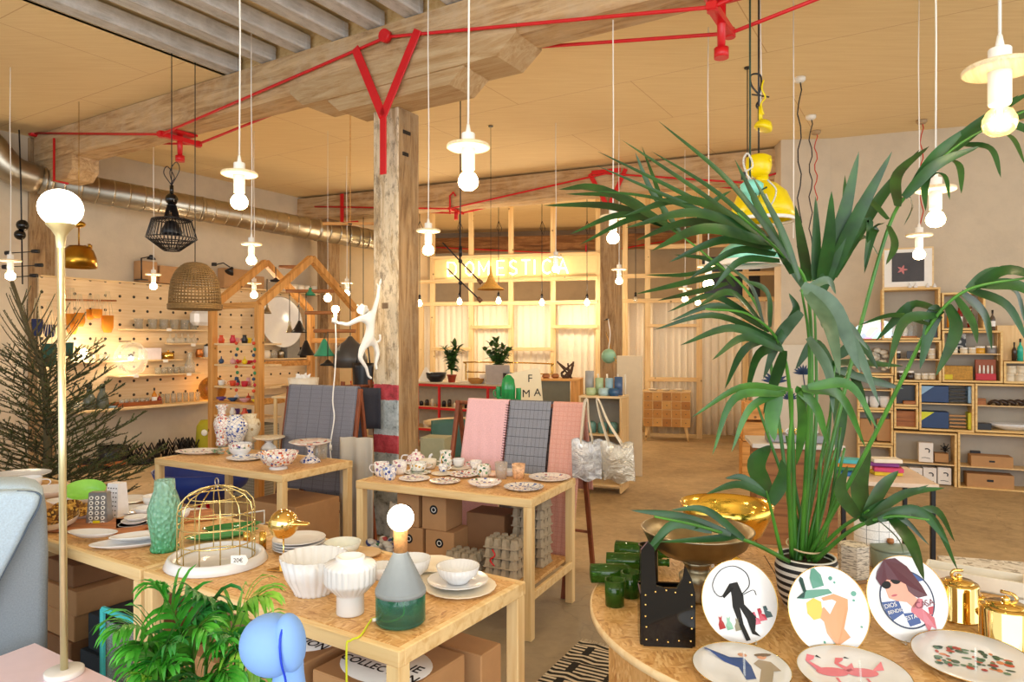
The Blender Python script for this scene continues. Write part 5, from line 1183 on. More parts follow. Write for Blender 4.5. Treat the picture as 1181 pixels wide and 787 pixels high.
# brass bowls
p = T(804, 690, ZR); t = thing('footed_bowl', 'large aged brass bowl on a turned foot', 'bowl', p); ab = M_['old_brass']
MB().lathe([(0, 0), (.062, 0), (.064, .008), (.058, .03), (.06, .06), (.062, .08), (.045, .095), (.04, .11), (.048, .12), (.045, .13), (.03, .137)], seg=40).obj('foot', ab, t)
MB().lathe([(0, .135), (.06, .137), (.12, .155), (.165, .19), (.186, .235), (.19, .24), (.184, .241), (.16, .198), (.115, .163), (.05, .146), (0, .145)], seg=64).obj('bowl_body', ab, t)
p = T(838, 648, ZR); t = thing('footed_bowl', 'shiny gold bowl behind the aged brass bowl', 'bowl', p); br = plain('bright_brass', '#f4cc5c', .16, 1, .03)
MB().lathe([(0, 0), (.055, 0), (.06, .006), (.05, .02), (.025, .035), (.022, .06), (.03, .075)], seg=36).obj('foot', br, t)
MB().lathe([(0, .074), (.07, .08), (.135, .12), (.17, .19), (.182, .235), (.178, .236), (.165, .19), (.13, .128), (.065, .09), (0, .084)], seg=64).obj('bowl_body', br, t)
solo('price_tag', MB().box((0, 0, .014), (.012, .002, .028)), M_['paper'], 'tiny white price tag hanging at the foot of the gold bowl', 'tag', T(822, 655, ZR), .3)
# right hand jars
p = T(1027, 657, ZR); t = thing('lidded_jar', 'grey green stoneware jar with a wooden knob', 'jar', p); jm = plain('celadon_grey', '#7e8c7c', .4)
MB().lathe([(0, 0), (.06, 0), (.068, .01), (.07, .075), (.066, .08), (0, .08)], seg=36).obj('body', jm, t); l_ = MB().lathe([(.07, .081), (.072, .084), (.068, .092), (.02, .1), (0, .1)], seg=36).obj('lid', jm, t); MB().lathe([(.008, .1), (.013, .106), (.011, .118), (0, .12)], seg=16).obj('knob', M_['dark_wood'], l_)
p = T(1012, 648, ZR); gw_ = textile('white_grid_print', '#f1f2f3', '#8a9098', .035, .035, .05, .5); t = thing('canister', 'white canister with a thin grid print and black rim behind the grey jar', 'canister', p)
MB().lathe([(0, 0), (.082, 0), (.085, .004), (.085, .2), (0, .2)], seg=40).obj('body', gw_, t); MB().lathe([(.08, .2), (.087, .2), (.087, .208), (.08, .208)], seg=40).obj('rim', M_['black'], t)
p = T(984, 668, ZR); t = thing('canister', 'jar wrapped in newsprint pattern beside the palm pot', 'canister', p, .3); nw = NT('newsprint'); nz = nw.noise(nw.coord((1, 1, 6)), 40, 3); nw.set(nw.ramp(nz, [(.42, C('#8c877c')), (.5, C('#d6d0c2')), (.8, C('#e4decf'))]), .7)
MB().lathe([(0, 0), (.055, 0), (.055, .13), (.04, .132), (0, .132)], seg=6, smooth=False).obj('body', nw.m, t); MB().lathe([(0, -.0), (.062, 0), (.062, .012), (0, .012)], seg=6, smooth=False).obj('base', plain('tan_base', '#9c7c58', .6), t)
def gteapot(px, py, r, h, label, rz):
    p = T(px, py, ZR); t = thing('teapot', label, 'teapot', p, rz, None); g = M_['gold']
    MB().lathe([(0, 0), (r*1.06, 0), (r*1.06, .004), (r, .008), (r, h*.86), (r*.96, h*.9), (r*.5, h*.93), (0, h*.93)], seg=40).obj('body', g, t); l_ = MB().lathe([(r*.75, h*.92), (r*.7, h*.97), (0, h)], seg=32).obj('lid', g, t); MB().ball((0, 0, h*1.05), r*.18, 12).obj('knob', g, l_)
    handle(MB(), -r*.2, h*.95, h*1.22, r*.6, .005, PI*.9).obj('handle', g, t); MB().tube(spline([(-r*.9, -.0, h*.3), (-r*1.25, 0, h*.5), (-r*1.3, 0, h*.8), (-r*1.5, 0, h*.92)], 12), lambda s: .015-.008*s, 8).obj('spout', g, t)
    MB().tube([(r*.7, -r*.7, h*.62), (r*.95, -r*.95, h*.5)], .012, 8).obj('tap', g, t)
gteapot(1106, 713, .056, .125, 'polished gold teapot behind the sunglasses plate', .2); tp2 = gteapot(1160, 744, .066, .125, 'larger polished gold teapot at the right edge', 2.6)
wb = plain('whitewashed_wood', '#e4dccb', .6); 
def tray(p, w, d, h, rz, label):
    t = thing('wooden_tray', label, 'tray', p, rz); m1 = MB(); m1.box((0, 0, .004), (w, d, .008))
    for s in (-1, 1): m1.box((s*(w/2-.004), 0, h/2), (.008, d, h)); m1.box((0, s*(d/2-.004), h/2), (w-.017, .008, h))
    m1.obj('box_body', wb, t)
tray(T(1128, 676, ZR)+Vector((-.015, .0, 0)), .12, .3, .055, .93, 'long whitewashed wooden tray behind the gold teapots'); 
tt = thing('terrazzo_table', 'pale speckled low table top beyond the round table at the right edge', 'table', (2.03, 2.62, 0), -.3)
tz = NT('terrazzo'); vv_ = tz.n('TexVoronoi'); vv_.inputs['Scale'].default_value = 60; tz.l(tz.coord(), vv_.inputs['Vector']); s_ = tz.n('SeparateColor'); tz.l(vv_.outputs['Color'], s_.inputs[0]); tz.set(tz.ramp(s_.outputs[0], [(0, C('#e6e2da')), (.6, C('#cfc8bc')), (.85, C('#9c9488'))], True), .3)
MB().box((0, 0, .68), (.62, .5, .03)).obj('tabletop', tz.m, tt)
for sx_ in (-.27, .27):
    for sy_ in (-.2, .2): MB().cyl((sx_, sy_, 0), (sx_, sy_, .665), .015).obj('leg', M_['black'], tt)
# palm pot
p = T(930, 700, ZR); POT = p.copy()
st = NT('black_white_stripes'); s_ = st.n('SeparateXYZ'); st.l(st.n('TexCoord').outputs['Object'], s_.inputs[0]); st.set(st.mix(st.math('LESS_THAN', st.math('FRACT', st.math('MULTIPLY', s_.outputs[2], 42)), .5), C('#1a1a1c'), C('#e8e4dc')), .6)
# ------------------------------------------------------------------ plants
palm = thing('potted_palm', 'huge kentia palm in a striped pot on the round table', 'plant', POT)
MB().lathe([(0, 0), (.07, 0), (.09, .05), (.1, .13), (.092, .17), (.086, .17), (.09, .13), (0, .12)], seg=36).obj('pot', st.m, palm)
MB().lathe([(0, .15), (.088, .15)], seg=24).obj('soil', plain('soil', '#3a2a1c', .9), palm)
lm = [leafmat('palm_leaf', '#173c18', '#28581f', tips='#3c5a28'), leafmat('palm_leaf_grey', '#38543a', '#58745a', tips='#8a7a68'), leafmat('palm_leaf_fresh', '#24581a', '#427a28', tips='#a8a03a')]
stm_ = leafmat('palm_stem', '#2f6420', '#5a9a34', 3)
base = P(928, 640, 2.33)
def frond(parent, pts, i0, L, w, n, m, droop=1.4, side=(0, 0, 1), spread=.9, stemr=.006, names=('frond', 'stem'), tipshort=.55, origin=None, fold=.25, jit=.15, seg=7, stm=None):
    org = Vector(origin if origin is not None else parent.location)
    pp_ = spline(pts, 44); m1 = MB(); k0 = int(i0*44); n_ = len(pp_)-1
    for s in (-1, 1):
        for i in range(n):
            f = (i+R.random()*.4)/n; idx = k0+f*(n_-1-k0); k = int(idx); q = pp_[k].lerp(pp_[min(k+1, n_)], idx-k); d = (pp_[min(k+1, n_)]-pp_[max(k-1, 0)]).normalized()
            up = Vector(side); sd = d.cross(up)
            if sd.length < .1: sd = Vector((1, 0, 0))
            sd.normalize(); nn = sd.cross(d).normalized()
            sp_ = spread*(1-.55*f)*(1+R.uniform(-jit, jit)); dd = (d*math.cos(sp_)+sd*s*math.sin(sp_)+nn*R.uniform(.0, .25)).normalized()
            ll = L*(math.sin(PI*(.25+.6*f))**.6)*(1-(1-tipshort)*f)*(1+R.uniform(-jit, jit))
            m1.leaf(q-org, dd, nn, ll, w*(1-.35*f), droop*(1+R.uniform(-.3, .4)), seg, fold)
    fr_ = m1.obj(names[0], m, parent)
    m1 = MB(); m1.tube([q-org for q in pp_], lambda s: stemr*(1-.75*s)+.0012, 6); m1.obj(names[1], stm or stm_, fr_)
    return fr_
def blade(mb, pts, w, nrm, n=12, fold=.22):
    q = spline(pts, n); vs = []; fs = []; nv = Vector(nrm).normalized()
    for i, p in enumerate(q):
        t = i/n; d = (q[min(i+1, n)]-q[max(i-1, 0)]).normalized(); sd = d.cross(nv).normalized(); nn = sd.cross(d)
        ww = w*.5*(math.sin(PI*min(1, .1+.9*t))**.62 if t < 1 else 0)*(1.15-.5*t)
        vs += [p-sd*ww+nn*ww*fold, p, p+sd*ww+nn*ww*fold]
    for i in range(n):
        o = i*3; fs += [(o, o+1, o+4, o+3), (o+1, o+2, o+5, o+4)]
    mb.add(vs, fs, True)
def crownfrond(m, rach, leaves, Y0=2.25, stemr=.007, spread=.25):
    """one frond of the palm: its midrib and its long strap leaflets, each given by root, middle and tip"""
    cv = lambda x, y, Y: P(600+x*.7373, 80+y*.7373, Y)-POT
    m1 = MB()
    for L_ in leaves:
        (x0, y0), (x1, y1), (x2, y2), w = L_[:4]; dy = L_[4] if len(L_) > 4 else R.uniform(-spread, spread)
        blade(m1, [cv(x0, y0, Y0), cv(x1, y1, Y0+dy*.55), cv(x2, y2, Y0+dy)], w*.7373*Y0/F*1.15, (R.uniform(-.3, .3), -1, R.uniform(.1, .7)))
    fr_ = m1.obj('frond', m, palm); m1 = MB(); m1.tube(spline([cv(x, y, Y) for x, y, Y in rach], 30), lambda s: stemr*(1-.7*s)+.001, 6); m1.obj('stem', stm_, fr_)
crownfrond(lm[0], [(440, 760, 2.33), (455, 560, 2.3), (450, 350, 2.25), (410, 290, 2.2), (340, 225, 2.1)], [
 ((430, 310), (330, 180), (215, 80), 10), ((422, 300), (310, 195), (205, 128), 8), ((412, 288), (270, 185), (158, 110), 8), ((402, 277), (255, 195), (120, 128), 8), ((396, 270), (240, 203), (118, 150), 7),
 ((385, 262), (225, 205), (95, 188), 7), ((380, 258), (265, 205), (160, 230), 17), ((384, 264), (275, 225), (165, 248), 16), ((386, 266), (270, 240), (180, 268), 18), ((390, 272), (290, 250), (205, 284), 17), ((395, 280), (315, 268), (232, 302), 15),
 ((400, 290), (335, 285), (262, 330), 13), ((406, 300), (345, 300), (300, 345), 12), ((415, 305), (380, 230), (335, 140), 12), ((436, 330), (408, 255), (362, 165), 17), ((425, 320), (385, 240), (360, 200), 13)], 2.2)
crownfrond(lm[0], [(444, 760, 2.33), (462, 560, 2.35), (462, 420, 2.35), (458, 330, 2.35)], [
 ((450, 332), (440, 275), (430, 212), 17), ((460, 330), (462, 270), (462, 198), 16), ((470, 335), (482, 270), (487, 190), 19), ((476, 340), (505, 270), (508, 165), 17), ((470, 350), (500, 250), (530, 128), 22),
 ((480, 335), (522, 240), (582, 128), 20), ((495, 310), (560, 205), (625, 125), 18), ((490, 325), (545, 225), (600, 165), 16), ((500, 300), (535, 262), (566, 300), 10), ((505, 290), (545, 235), (538, 310), 11), ((445, 345), (420, 300), (400, 225), 15)], 2.35)
crownfrond(lm[0], [(430, 760, 2.33), (400, 520, 2.45), (370, 370, 2.55), (290, 290, 2.65), (215, 235, 2.7)], [
 ((240, 250), (130, 190), (60, 188), 17), ((232, 244), (140, 215), (35, 213), 14), ((238, 248), (160, 228), (78, 258), 12), ((245, 252), (185, 232), (92, 275), 12), ((215, 235), (160, 200), (70, 195), 12), ((250, 255), (205, 190), (180, 130), 9), ((228, 240), (215, 190), (190, 120), 8),
 ((310, 310), (260, 322), (195, 322), 9), ((318, 320), (255, 335), (180, 352), 10), ((325, 335), (270, 350), (215, 362), 9), ((335, 340), (300, 300), (240, 290), 9), ((260, 262), (300, 210), (330, 190), 9)], 2.62)
crownfrond(lm[0], [(448, 760, 2.33), (515, 470, 2.35), (572, 260, 2.32), (610, 190, 2.25), (690, 115, 2.15), (800, 60, 2.05)], [
 ((640, 150), (632, 185), (634, 222), 12), ((655, 140), (685, 150), (690, 195), 13), ((690, 118), (735, 125), (752, 170), 13), ((720, 100), (765, 105), (790, 150), 12), ((606, 195), (612, 215), (600, 245), 12), ((576, 245), (585, 275), (572, 306), 12),
 ((570, 240), (552, 255), (538, 320), 13), ((575, 235), (540, 205), (512, 240), 11), ((590, 215), (590, 165), (640, 120), 16), ((610, 190), (650, 135), (700, 90), 18), ((640, 160), (700, 100), (760, 60), 18), ((600, 200), (650, 150), (720, 120), 16), ((680, 125), (740, 70), (800, 35), 16), ((740, 90), (780, 90), (830, 120), 14),
 ((760, 80), (800, 70), (850, 90), 14), ((620, 178), (660, 165), (672, 205), 11), ((665, 130), (710, 90), (780, 40), 15)], 2.25)
crownfrond(lm[0], [(450, 765, 2.3), (540, 600, 2.15), (600, 480, 2.05), (645, 395, 1.98), (700, 345, 1.92), (800, 325, 1.86)], [
 ((655, 378), (610, 372), (556, 425), 18), ((660, 375), (645, 390), (625, 470), 22), ((668, 368), (680, 410), (650, 480), 20), ((690, 350), (725, 385), (738, 440), 18), ((700, 345), (760, 370), (795, 430), 17), ((680, 355), (705, 395), (715, 430), 16), ((720, 338), (780, 340), (840, 380), 18), ((710, 342), (765, 315), (840, 340), 18),
 ((650, 385), (600, 395), (575, 470), 14), ((700, 345), (740, 318), (800, 318), 17), ((740, 332), (775, 350), (790, 400), 14), ((640, 400), (585, 385), (530, 400), 10)], 1.97)
crownfrond(lm[0], [(430, 760, 2.33), (425, 560, 2.3), (410, 440, 2.22), (360, 385, 2.15), (290, 375, 2.1)], [
 ((395, 420), (300, 385), (208, 408), 10), ((390, 410), (310, 370), (232, 395), 10), ((380, 400), (330, 350), (275, 372), 12), ((400, 430), (330, 405), (250, 432), 12), ((410, 440), (350, 420), (300, 455), 12), ((380, 400), (360, 340), (320, 305), 12), ((390, 405), (385, 350), (350, 330), 14), ((400, 420), (350, 440), (320, 500), 13),
 ((408, 430), (370, 450), (352, 520), 15), ((412, 440), (400, 480), (380, 540), 17), ((405, 425), (430, 380), (420, 350), 16), ((370, 392), (300, 355), (230, 380), 9)], 2.2)
crownfrond(lm[1], [(440, 765, 2.33), (450, 560, 2.2), (452, 430, 2.15), (440, 345, 2.1)], [
 ((440, 340), (492, 380), (532, 475), 28), ((448, 350), (482, 400), (500, 480), 22), ((460, 360), (520, 430), (562, 525), 20), ((440, 380), (405, 420), (380, 485), 18), ((470, 400), (510, 400), (545, 440), 16), ((450, 420), (480, 470), (490, 540), 18), ((445, 345), (480, 330), (494, 352), 12)], 2.12)
crownfrond(lm[2], [(425, 765, 2.3), (420, 620, 2.1), (425, 540, 2.05), (425, 500, 2.0)], [
 ((420, 502), (345, 498), (268, 545), 11), ((412, 508), (335, 515), (300, 605), 12), ((402, 505), (392, 545), (398, 582), 26), ((430, 500), (462, 530), (482, 592), 17), ((440, 500), (500, 512), (540, 592), 17), ((450, 497), (515, 495), (560, 565), 15), ((415, 504), (360, 530), (330, 600), 11), ((435, 505), (440, 560), (432, 620), 18)], 2.0)
crownfrond(lm[0], [(460, 765, 2.33), (480, 600, 2.45), (490, 480, 2.5), (500, 430, 2.5)], [
 ((495, 450), (530, 430), (560, 470), 16), ((490, 470), (460, 430), (430, 470), 18), ((488, 480), (520, 480), (550, 560), 16), ((485, 500), (455, 500), (440, 570), 16), ((490, 460), (540, 460), (600, 465), 13), ((492, 470), (560, 490), (600, 500), 12), ((488, 490), (500, 540), (495, 620), 20)], 2.5)
crownfrond(lm[0], [(455, 765, 2.3), (500, 720, 2.2), (530, 700, 2.15), (545, 690, 2.1)], [
 ((532, 700), (530, 645), (548, 595), 28), ((538, 702), (565, 655), (592, 628), 20), ((542, 704), (600, 665), (665, 655), 13), ((535, 700), (570, 680), (640, 650), 14), ((530, 705), (590, 700), (640, 745), 12), ((528, 700), (500, 660), (512, 620), 18)], 2.12)
crownfrond(lm[0], [(410, 765, 2.3), (395, 700, 2.25), (385, 660, 2.22)], [((385, 665), (368, 620), (392, 588), 32), ((388, 668), (340, 650), (290, 665), 12), ((388, 670), (350, 640), (320, 640), 11), ((392, 680), (410, 640), (408, 610), 20)], 2.24)
crownfrond(lm[0], [(420, 770, 2.25), (360, 740, 2.15), (280, 715, 2.05), (210, 700, 2.0)], [
 ((330, 728), (250, 700), (172, 690), 13), ((300, 722), (240, 712), (192, 760), 14), ((280, 716), (230, 720), (186, 790), 12), ((350, 735), (290, 690), (235, 690), 11), ((340, 730), (300, 735), (215, 740), 11)], 2.08)
crownfrond(lm[0], [(460, 770, 2.25), (520, 720, 2.12), (580, 700, 2.05), (640, 705, 2.0)], [
 ((560, 705), (620, 690), (672, 745), 14), ((570, 703), (640, 700), (685, 785), 13), ((580, 702), (610, 740), (632, 800), 18), ((560, 706), (590, 735), (600, 760), 10), ((600, 700), (650, 690), (680, 740), 11), ((540, 712), (590, 690), (640, 690), 12)], 2.06)
for i in range(12):                                # bare stems bundled in the pot
    q0 = base+Vector((R.uniform(-.05, .05), R.uniform(-.05, .05), -.1)); q1 = P(930+R.uniform(-60, 60), 500+R.uniform(-40, 60), 2.3+R.uniform(-.15, .15))
    m1 = MB(); m1.tube([q-POT for q in spline([q0, q0.lerp(q1, .5)+Vector((R.uniform(-.01, .01), 0, 0)), q1], 8)], lambda s: .008-.004*s, 6); m1.obj('stem', [stm_, lm[2], stm_][i % 3], palm)
m1 = MB(); m1.tube([(.062*math.cos(2*PI*i/24), .062*math.sin(2*PI*i/24), .205+.01*math.sin(2*PI*i/24)) for i in range(24)], .003, 6, True); m1.obj('tie', plain('twine', '#cbb48c', .9), palm)

# areca palm at the lower edge
ap_ = Vector(((218-CX)/F*1.62, 1.62, 0)); ar = thing('potted_palm', 'bushy bright green parlour palm in front of the near table', 'plant', ap_)
MB().lathe([(0, 0), (.1, 0), (.13, .24), (.135, .25), (.12, .25), (.115, .22), (0, .22)], seg=32).obj('pot', plain('terracotta', '#b87850', .7), ar)
MB().lathe([(0, .2), (.118, .2)], seg=24).obj('soil', plain('soil_dark', '#3a2a1c', .9), ar)
al = [leafmat('areca_leaf', '#2f8a22', '#58b83a', 14), leafmat('areca_leaf_light', '#62a82c', '#96cc48', 14), leafmat('areca_leaf_dark', '#1f6a28', '#3c9440', 14)]
AF = [([(230, 900, 1.62), (226, 790, 1.6), (205, 720, 1.58), (190, 690, 1.55), (178, 672, 1.5)], 0), ([(232, 900, 1.62), (238, 760, 1.65), (246, 700, 1.66), (236, 690, 1.6), (215, 676, 1.55)], 2),
      ([(225, 900, 1.62), (200, 790, 1.6), (175, 735, 1.55), (150, 722, 1.5), (132, 730, 1.45)], 0), ([(235, 900, 1.62), (255, 770, 1.62), (275, 710, 1.62), (292, 690, 1.6), (310, 690, 1.58)], 1),
      ([(225, 900, 1.6), (205, 810, 1.55), (190, 765, 1.5), (175, 765, 1.45), (160, 790, 1.4)], 0), ([(230, 900, 1.6), (245, 810, 1.5), (262, 760, 1.45), (285, 750, 1.4), (300, 775, 1.38)], 1),
      ([(228, 900, 1.62), (225, 800, 1.55), (222, 750, 1.5), (228, 725, 1.45), (240, 730, 1.4)], 0), ([(230, 900, 1.6), (235, 830, 1.5), (240, 790, 1.42), (255, 775, 1.36), (270, 790, 1.32)], 0),
      ([(226, 900, 1.6), (210, 840, 1.5), (200, 800, 1.42), (188, 790, 1.36), (178, 810, 1.32)], 2), ([(230, 900, 1.62), (218, 780, 1.62), (208, 740, 1.62), (225, 715, 1.6), (240, 705, 1.6)], 2),
      ([(232, 900, 1.62), (262, 800, 1.6), (285, 745, 1.56), (300, 722, 1.5), (312, 716, 1.46)], 1), ([(226, 900, 1.6), (196, 800, 1.6), (180, 760, 1.55), (168, 745, 1.5), (150, 752, 1.46)], 0),
      ([(229, 900, 1.6), (232, 850, 1.45), (228, 810, 1.38), (215, 795, 1.32), (205, 805, 1.3)], 1), ([(233, 900, 1.6), (250, 830, 1.5), (262, 800, 1.45), (280, 800, 1.4), (292, 820, 1.36)], 0)]
for pts, mi in AF: frond(ar, [P(*q) for q in pts], .35, .125, .018, 14, al[mi], 2.2, (0, -.4, 1), spread=.8, stemr=.0035, seg=5)
for i in range(14):
    x_, y_ = R.uniform(170, 285), R.uniform(740, 830); pts = [(230, 900, 1.6), ((230+x_)/2, 850, 1.55), (x_, y_, 1.45), (x_+R.uniform(-30, 30), y_-15, 1.4)]
    frond(ar, [P(*q) for q in pts], .35, .1, .018, 10, al[i % 3], 2, (0, -.5, 1), spread=.85, stemr=.003, seg=5)

# spruce tree behind the armchair
tb = P(50, 395, 5.0); tb.z = 0; tree = thing('christmas_tree', 'sparse spruce christmas tree with bare top branches at the left', 'tree', tb)
bark = plain('spruce_bark', '#5c5034', .9, var=.2, scale=30); nm = leafmat('spruce_needle', '#3c4a22', '#5f6e36', 30); nm2 = leafmat('spruce_needle_dark', '#2a3620', '#44552c', 30)
tr = spline([P(50, 600, 5.0), P(55, 520, 5.0), P(50, 430, 5.0), P(32, 380, 5.0), P(14, 325, 5.0)], 30)
tr[0].z = .15
m1 = MB(); m1.tube([q-tb for q in tr], lambda s: .035-.024*s, 8); m1.obj('trunk', bark, tree)
MB().lathe([(0, 0), (.15, 0), (.16, .18), (.15, .19), (0, .17)], seg=20).obj('stand', plain('sacking', '#9c8460', .9), tree)
def needles(mb, a, b, dens, ln, w=.0035):
    L = (b-a).length; n = max(2, int(L*dens)); d = (b-a).normalized()
    for i in range(n):
        q = a.lerp(b, (i+R.random())/n); r = Vector((R.uniform(-1, 1), R.uniform(-1, 1), R.uniform(-.7, 1))); v = (d*.9+r*.8).normalized()*ln*R.uniform(.7, 1.2); s = v.cross(Vector((R.random(), R.random(), 1))).normalized()*w
        mb.add([q-s, q+s, q+v], [(0, 1, 2)])
fo = MB(); fo2 = MB(); brn = MB()
for i in range(140):
    f = (i+.5)/140; f = f**1.25; k = min(29, int(f*.93*30)); q = tr[k].lerp(tr[k+1], R.random()); a = i*2.4+R.uniform(-.3, .3)
    if (f > .5 and R.random() < .45) or (f > .7 and R.random() < .45): continue
    top = f > .55; L = (.68*(1-f)+.13)*(1+R.uniform(-.2, .25)); el = .35+.75*f
    d = Vector((math.cos(a)*math.cos(el), math.sin(a)*math.cos(el), math.sin(el))); pts = [q]
    for j in range(6): pts.append(pts[-1]+d*L/6); d = (d+Vector((0, 0, .10 if top else (.12 if j > 2 else -.06)))).normalized()
    brn.tube([v-tb for v in pts], lambda s: .006*(1-.6*s), 5)
    M2 = fo if i % 2 else fo2
    for j in range(6): needles(M2, pts[j]-tb, pts[j+1]-tb, 260 if top else 420, .014 if top else .02)
    if not top:
        for j in range(1, 6):
            for s in (-1, 1):
                sd = (pts[j+1]-pts[j]).normalized().cross(Vector((0, 0, 1))).normalized()*s; dd = ((pts[j+1]-pts[j]).normalized()*.8+sd*.7+Vector((0, 0, R.uniform(-.1, .35)))).normalized(); e = pts[j]+dd*L*.34*(1-j*.1)
                brn.tube([pts[j]-tb, e-tb], .0025, 4); needles(M2, pts[j]-tb, e-tb, 420, .02)
brn.obj('branches', bark, tree, kind='stuff'); fo.obj('needles', nm, tree, kind='stuff'); fo2.obj('dark_needles', nm2, tree, kind='stuff')

# pale blue figure at the lower edge
fb = P(330, 740, 1.25); fb.z = .75
st_ = thing('plinth', 'slim pine stool under the pale blue figure below the frame', 'stool', (fb.x, fb.y, 0)); MB().lathe([(0, .72), (.14, .72), (.14, .749), (0, .749)], seg=32).obj('seat', M_['pine'], st_)
for i in range(4):
    a = PI/4+i*PI/2; MB().cyl((.11*math.cos(a), .11*math.sin(a), 0), (.1*math.cos(a), .1*math.sin(a), .72), .014).obj('leg', M_['pine_z'], st_)
t = thing('ceramic_figure', 'pale blue matte figure with a bulging head and a bright blue cord', 'figure', fb); K = 1.25/F; bl = plain('periwinkle_matte', '#84b0f0', .7, var=.03)
def Q(px, py, y=0): return Vector(((px-330)*K, y, H-(py-CY)*K-.75))
m1 = MB(); sp = spline([Q(333, 890), Q(335, 830), Q(333, 790), Q(333, 765)], 20); m1.tube(sp, lambda s: .026+.03*(1-s)**2, 20); m1.obj('body', bl, t)
m1 = MB(); m1.ball(Q(314, 744), 37*K, 30, (1.0, .95, .92), Matrix.Rotation(.5, 3, 'Y')); m1.obj('head', bl, t)
m1 = MB(); m1.ball(Q(337, 738, -.012), 33*K, 28, (.52, .7, 1.0), Matrix.Rotation(-.12, 3, 'Y')); m1.obj('crest', bl, t)
m1 = MB(); m1.tube(spline([Q(334, 711, -.026), Q(333, 725, -.047), Q(335, 750, -.05), Q(338, 775, -.04), Q(339, 800, -.05), Q(339, 850, -.07)], 20), .0022, 6); m1.obj('cord', plain('cobalt_flex', '#1440d0', .5), t)
# ------------------------------------------------------------------ right wall shelf of stacked pine boxes
SO = Vector((4.47, 7.85, 0)); su = Vector((.91, -.4147, 0)); SR = math.atan2(su.y, su.x); sv = Vector((-su.y, su.x, 0))
def SHs(px): k = (px-CX)/F; return (7.85*k-4.47)/(.91+.4147*k)
def SHz(px, py): s = SHs(px); Y = 7.85-.4147*s; return H-(py-CY)/F*Y
def SP(px, py, d=.0): s = SHs(px); q = SO+su*s+sv*d; q.z = SHz(px, py); return q
DEP = .3; backm = plain('grey_beige_back', '#b7aea0', .8, var=.03); pe = wood('pale_pine_box', '#eccb8c', '#d9ac66', knots=False)
def cubby(x0, y0, x1, y1, label, shelf=None, back=True):
    s0, s1 = SHs(x0), SHs(x1); xm = (x0+x1)/2; zt, zb = SHz(xm, y0), SHz(xm, y1); w = s1-s0; h = zt-zb
    p = SO+su*s0; p.z = zb; t = thing('shelf_box', label, 'shelf', p, SR); T_ = .022
    m1 = MB()
    m1.box((w/2, DEP/2, T_/2), (w-.004, DEP, T_)); m1.box((w/2, DEP/2, h-T_/2-.002), (w-.004, DEP, T_)); m1.box((T_/2+.002, DEP/2, h/2), (T_, DEP, h-2*T_)); m1.box((w-T_/2-.002, DEP/2, h/2), (T_, DEP, h-2*T_))
    m1.obj('box_frame', pe, t)
    if back: MB().box((w/2, DEP-.012, h/2), (w-2*T_, .01, h-2*T_), ch=0).obj('back_panel', backm, t)
    if shelf:
        zs = SHz(xm, shelf)-zb; MB().box((w/2, DEP/2-.01, zs), (w-2*T_-.002, DEP-.03, .012)).obj('shelf', M_['ply'], t)
    return t
cubby(1017, 332, 1085, 392, 'open pine box at the very top of the right wall shelf, below the framed picture')
cubby(1086, 337, 1137, 381, 'pine box holding three bottles near the top of the right wall shelf')
cubby(989, 392.5, 1031, 433, 'pine box full of white crumpled goods, left end of the right wall shelf')
cubby(1031.5, 392.5, 1086, 441, 'pine box with two rows of small jars on the right wall shelf', 415)
cubby(1086.5, 381.5, 1157, 441.5, 'pine box with jars above the red gift set on the right wall shelf', 408.6)
cubby(1157.5, 417, 1215, 443, 'pine box with pale round tins at the right edge of the photo')
cubby(989, 433.5, 1030.5, 473, 'pine box with white cups, left side of the right wall shelf', 450.5)
cubby(1031, 441.5, 1059.5, 469, 'small pine box with a dark picture and a wooden block')
cubby(1031, 469.5, 1059.5, 495, 'small pine box with a dark wooden interior under the dark picture')
cubby(1060, 442, 1124, 498, 'pine box with the two navy blue gift sets', 466.5)
cubby(1124.5, 443.5, 1215, 500.5, 'wide pine box with bracelets and a white boat dish at the right edge', 469.5)
cubby(989, 473.5, 1030.5, 513, 'pine box with two kraft bags behind the palm')
cubby(1030.5, 498.5, 1104, 562.5, 'large bottom pine box with the white printed cartons', 535.5)
cubby(1104.5, 501, 1215, 567.5, 'large bottom right pine box with two kraft cartons', 541.5)
cubby(989, 513.5, 1030, 560, 'lowest pine box at the left end, behind the palm')
GI = 'goods on the right wall shelf'
def on(px, py, d=.1): return SP(px, py, d)
def hpx(px, n): return n/F*(7.85-.4147*SHs(px))
# every good on this shelf: builder functions in px sizes
def jar(px, py, w, h, m, label, lid=None, d=.08, name='jar'):
    r = hpx(px, w)/2; hh = hpx(px, h); t = thing(name, label, name.replace('_', ' '), on(px, py, d), 0)
    MB().lathe([(0, 0), (r*.95, 0), (r, r*.1), (r, hh*.72), (r*.9, hh*.76), (0, hh*.76)], seg=18).obj('body', m, t); MB().lathe([(r*.96, hh*.76), (r*.98, hh*.78), (r*.98, hh*.98), (r*.9, hh), (0, hh)], seg=18).obj('lid', lid or M_['white_paint'], t); return t
cjar = plain('cream_jar', '#dcd0b8', .3); djar = plain('dark_jar', '#3a2c24', .2); bl_ = M_['black']
for i, (x, w, lb) in enumerate(((1039, 8, 'leftmost'), (1050, 9, 'second from the left'), (1059, 7, 'third'), (1067.5, 7, 'fourth'), (1075.5, 8, 'rightmost'))):
    jar(x, 438, w, 10 if i < 2 else 7, djar if i < 2 else cjar, lb+' jar of the lower row in the two-row jar box', None)
for i, (x, w, h, m, lb) in enumerate(((1036, 6, 9, bl_, 'black jar at the left of the upper row in the two-row jar box'), (1063, 8, 10, djar, 'dark jar in the upper row of the two-row jar box'), (1075.5, 8, 6, cjar, 'white lidded jar at the right of the upper row in the two-row jar box'))): jar(x, 414.3, w, h, m, lb)
